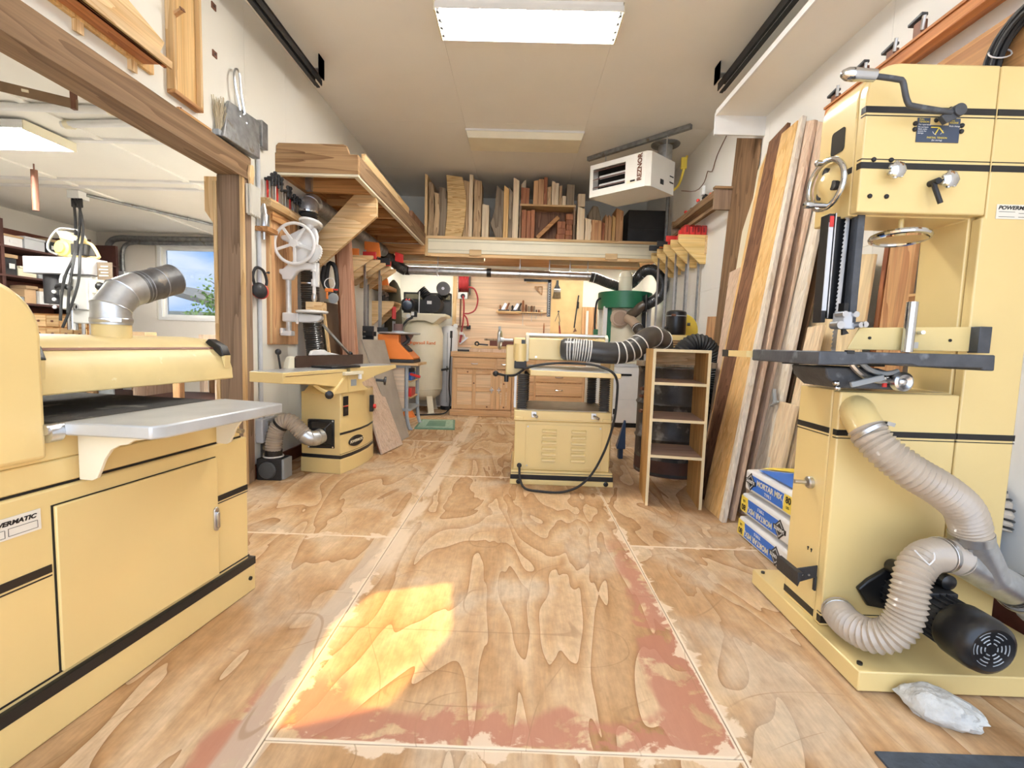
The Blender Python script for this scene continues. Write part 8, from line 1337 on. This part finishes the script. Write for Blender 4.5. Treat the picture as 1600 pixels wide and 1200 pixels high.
t = thing('angle_iron', 'brown slotted angle iron hung under the side room ceiling', 'bracket', (-2.9, 3.2, 2.3)); build('bar', MB().bar((-3.6, 2.35, 2.40), (-2.66, 2.92, 2.36), 0.008, 0.055), mat('brown painted steel', (0.22, 0.14, 0.075), 0.5, 0, 0.2, 9), t); build('strap', MB().box(-2.69, -2.665, 2.90, 2.925, 2.33, 2.56), BROWNM, t)
for k in range(5): build('slot', MB().bar((-3.5+0.16*k, 2.40+0.097*k, 2.40-0.007*k), (-3.475+0.16*k, 2.415+0.097*k, 2.40-0.007*k), 0.010, 0.014), CREAM, t)
t = thing('ceiling_conduit', 'white conduit pipes looping along the side room ceiling', 'conduit', (-3.0, 3.45, 2.49)); build('pipe', MB().cyl((-5.2, 3.30, 2.53), (-2.72, 3.36, 2.53), 0.026, n=10), WHT, t); build('pipe', MB().tube(spline([(-3.40, 3.60, 2.53), (-3.0, 3.56, 2.53), (-2.66, 3.53, 2.53), (-2.55, 3.46, 2.53), (-2.62, 3.38, 2.53), (-2.72, 3.36, 2.53)], 0.03), 0.026, 10), WHT, t)
for x in (-2.85, -3.38): build('coupling', MB().cyl((x, 3.36 if x > -3 else 3.60, 2.53), (x+0.06, 3.36 if x > -3 else 3.60, 2.53), 0.032, n=10), CREAM, t)
t = thing('wall_conduits', 'grey conduits bending along the top of the side room window wall', 'conduit', (-5.4, 7.44, 1.9))
for i, (x, z, r, e) in enumerate(((-6.40, 2.46, 0.045, 1.9), (-6.18, 2.40, 0.03, 1.95))): build('pipe', MB().tube(spline([(x, 7.43, e), (x, 7.43, z-0.18), (x+0.05, 7.43, z-0.05), (x+0.2, 7.43, z), (x+0.6, 7.43, z), (-3.6, 7.43, z+0.03)], 0.05), r, 10), GALVD, t)
build('panel_box', MB().box(-6.50, -6.10, 7.36, 7.48, 1.45, 1.95), LGREY, t, bev=0.01)
t = thing('ceiling_pipe', 'dark pipe running along the side room ceiling from the outlet box', 'pipe', (-4.0, 5.8, 2.52)); build('pipe', MB().cyl((-4.87, 5.40, 2.53), (-3.9, 7.4, 2.53), 0.018, n=8), GALVD, t); build('clip', MB().torus((-4.4, 6.36, 2.53), (0.45, 0.9, 0), 0.021, 0.005, 12, 5), STEEL, t)
# rack with lumber seen under the sander's cover
t = thing('lumber_rack', 'low rack of dark boards in the side room beyond the sander', 'rack', (-3.6, 6.6, 0)); build('frame', MB().box(-4.3, -2.5, 6.4, 6.44, 0.55, 0.62).box(-4.3, -2.5, 6.4, 6.44, 0.95, 1.02), PINKz, t)
for x in (-4.28, -3.85, -3.4, -3.0, -2.55): build('upright', MB().box(x-0.03, x+0.03, 6.38, 6.46, 0, 1.02), PINEz if x > -2.7 else PINKz, t)
build('back', MB().box(-4.3, -2.5, 6.9, 6.92, 0, 0.95), BLKM, t); build('panel', MB().box(-3.35, -2.6, 6.5, 6.52, 0.1, 0.95), DRED, t)

# ------------------------------------------------------------------ outside the window: a tree, a roof and a fence
random.seed(9)
LEAF = mat('sunlit leaves', (0.30, 0.42, 0.10), 0.6, 0, 0.4, 3.0)
t = thing('garden_tree', 'leafy green tree outside the side room window', 'tree', (-7.4, 12.5, -0.8))
build('trunk', MB().tube([(-7.2, 12.5, -0.8), (-7.25, 12.5, 0.8), (-7.1, 12.5, 1.6)], [0.10, 0.08, 0.05], 10), TIMBz, t)
mb = MB()
for k in range(7):
    a = (-7.15+0.0*k, 12.5, 1.3+0.1*k); b = (-8.3+0.30*k+random.uniform(-.2, .2), 12.5+random.uniform(-.4, .4), 2.0+0.55*random.random()+0.10*k); mb.tube([a, ((a[0]+b[0])/2, 12.5, (a[2]+b[2])/2+0.1), b], [0.03, 0.02, 0.008], 5)
build('branches', mb, TIMBz, t)
mb = MB()
for i in range(2600):
    k = random.random(); cx_ = -7.4+random.gauss(0, 0.75); zt2 = 3.3-1.1*abs((cx_+6.9)*0.9); z = random.uniform(0.3, max(0.6, zt2)); c = Vector((cx_, 12.5+random.gauss(0, 0.4), z)); d = Vector((random.uniform(-1, 1), random.uniform(-1, 1), random.uniform(-1, 1))).normalized()*random.uniform(0.03, 0.06); e = d.orthogonal().normalized()*0.03
    mb.add([c-d, c+e, c+d, c-e], [(0, 1, 2, 3)])
o = build('foliage', mb, LEAF, t, smooth=False); o['kind'] = 'stuff'
solo('garden_fence', 'grey board fence beyond the side room window', 'fence', MB().box(-14, -4, 15.0, 15.06, -0.8, 1.55), GREYWz)
t = thing('shed_roof', 'pale shed roof beyond the garden fence', 'building', (-9.5, 17.5, -0.8)); build('roof', MB().prism([(-13.5, 2.9), (-9.2, 1.75), (-9.2, 1.6), (-13.5, 2.7)], 'y', 16.5, 20), PARTB, t); build('walls', MB().box(-13.3, -9.6, 16.8, 19.6, -0.8, 1.8), CREAM, t)
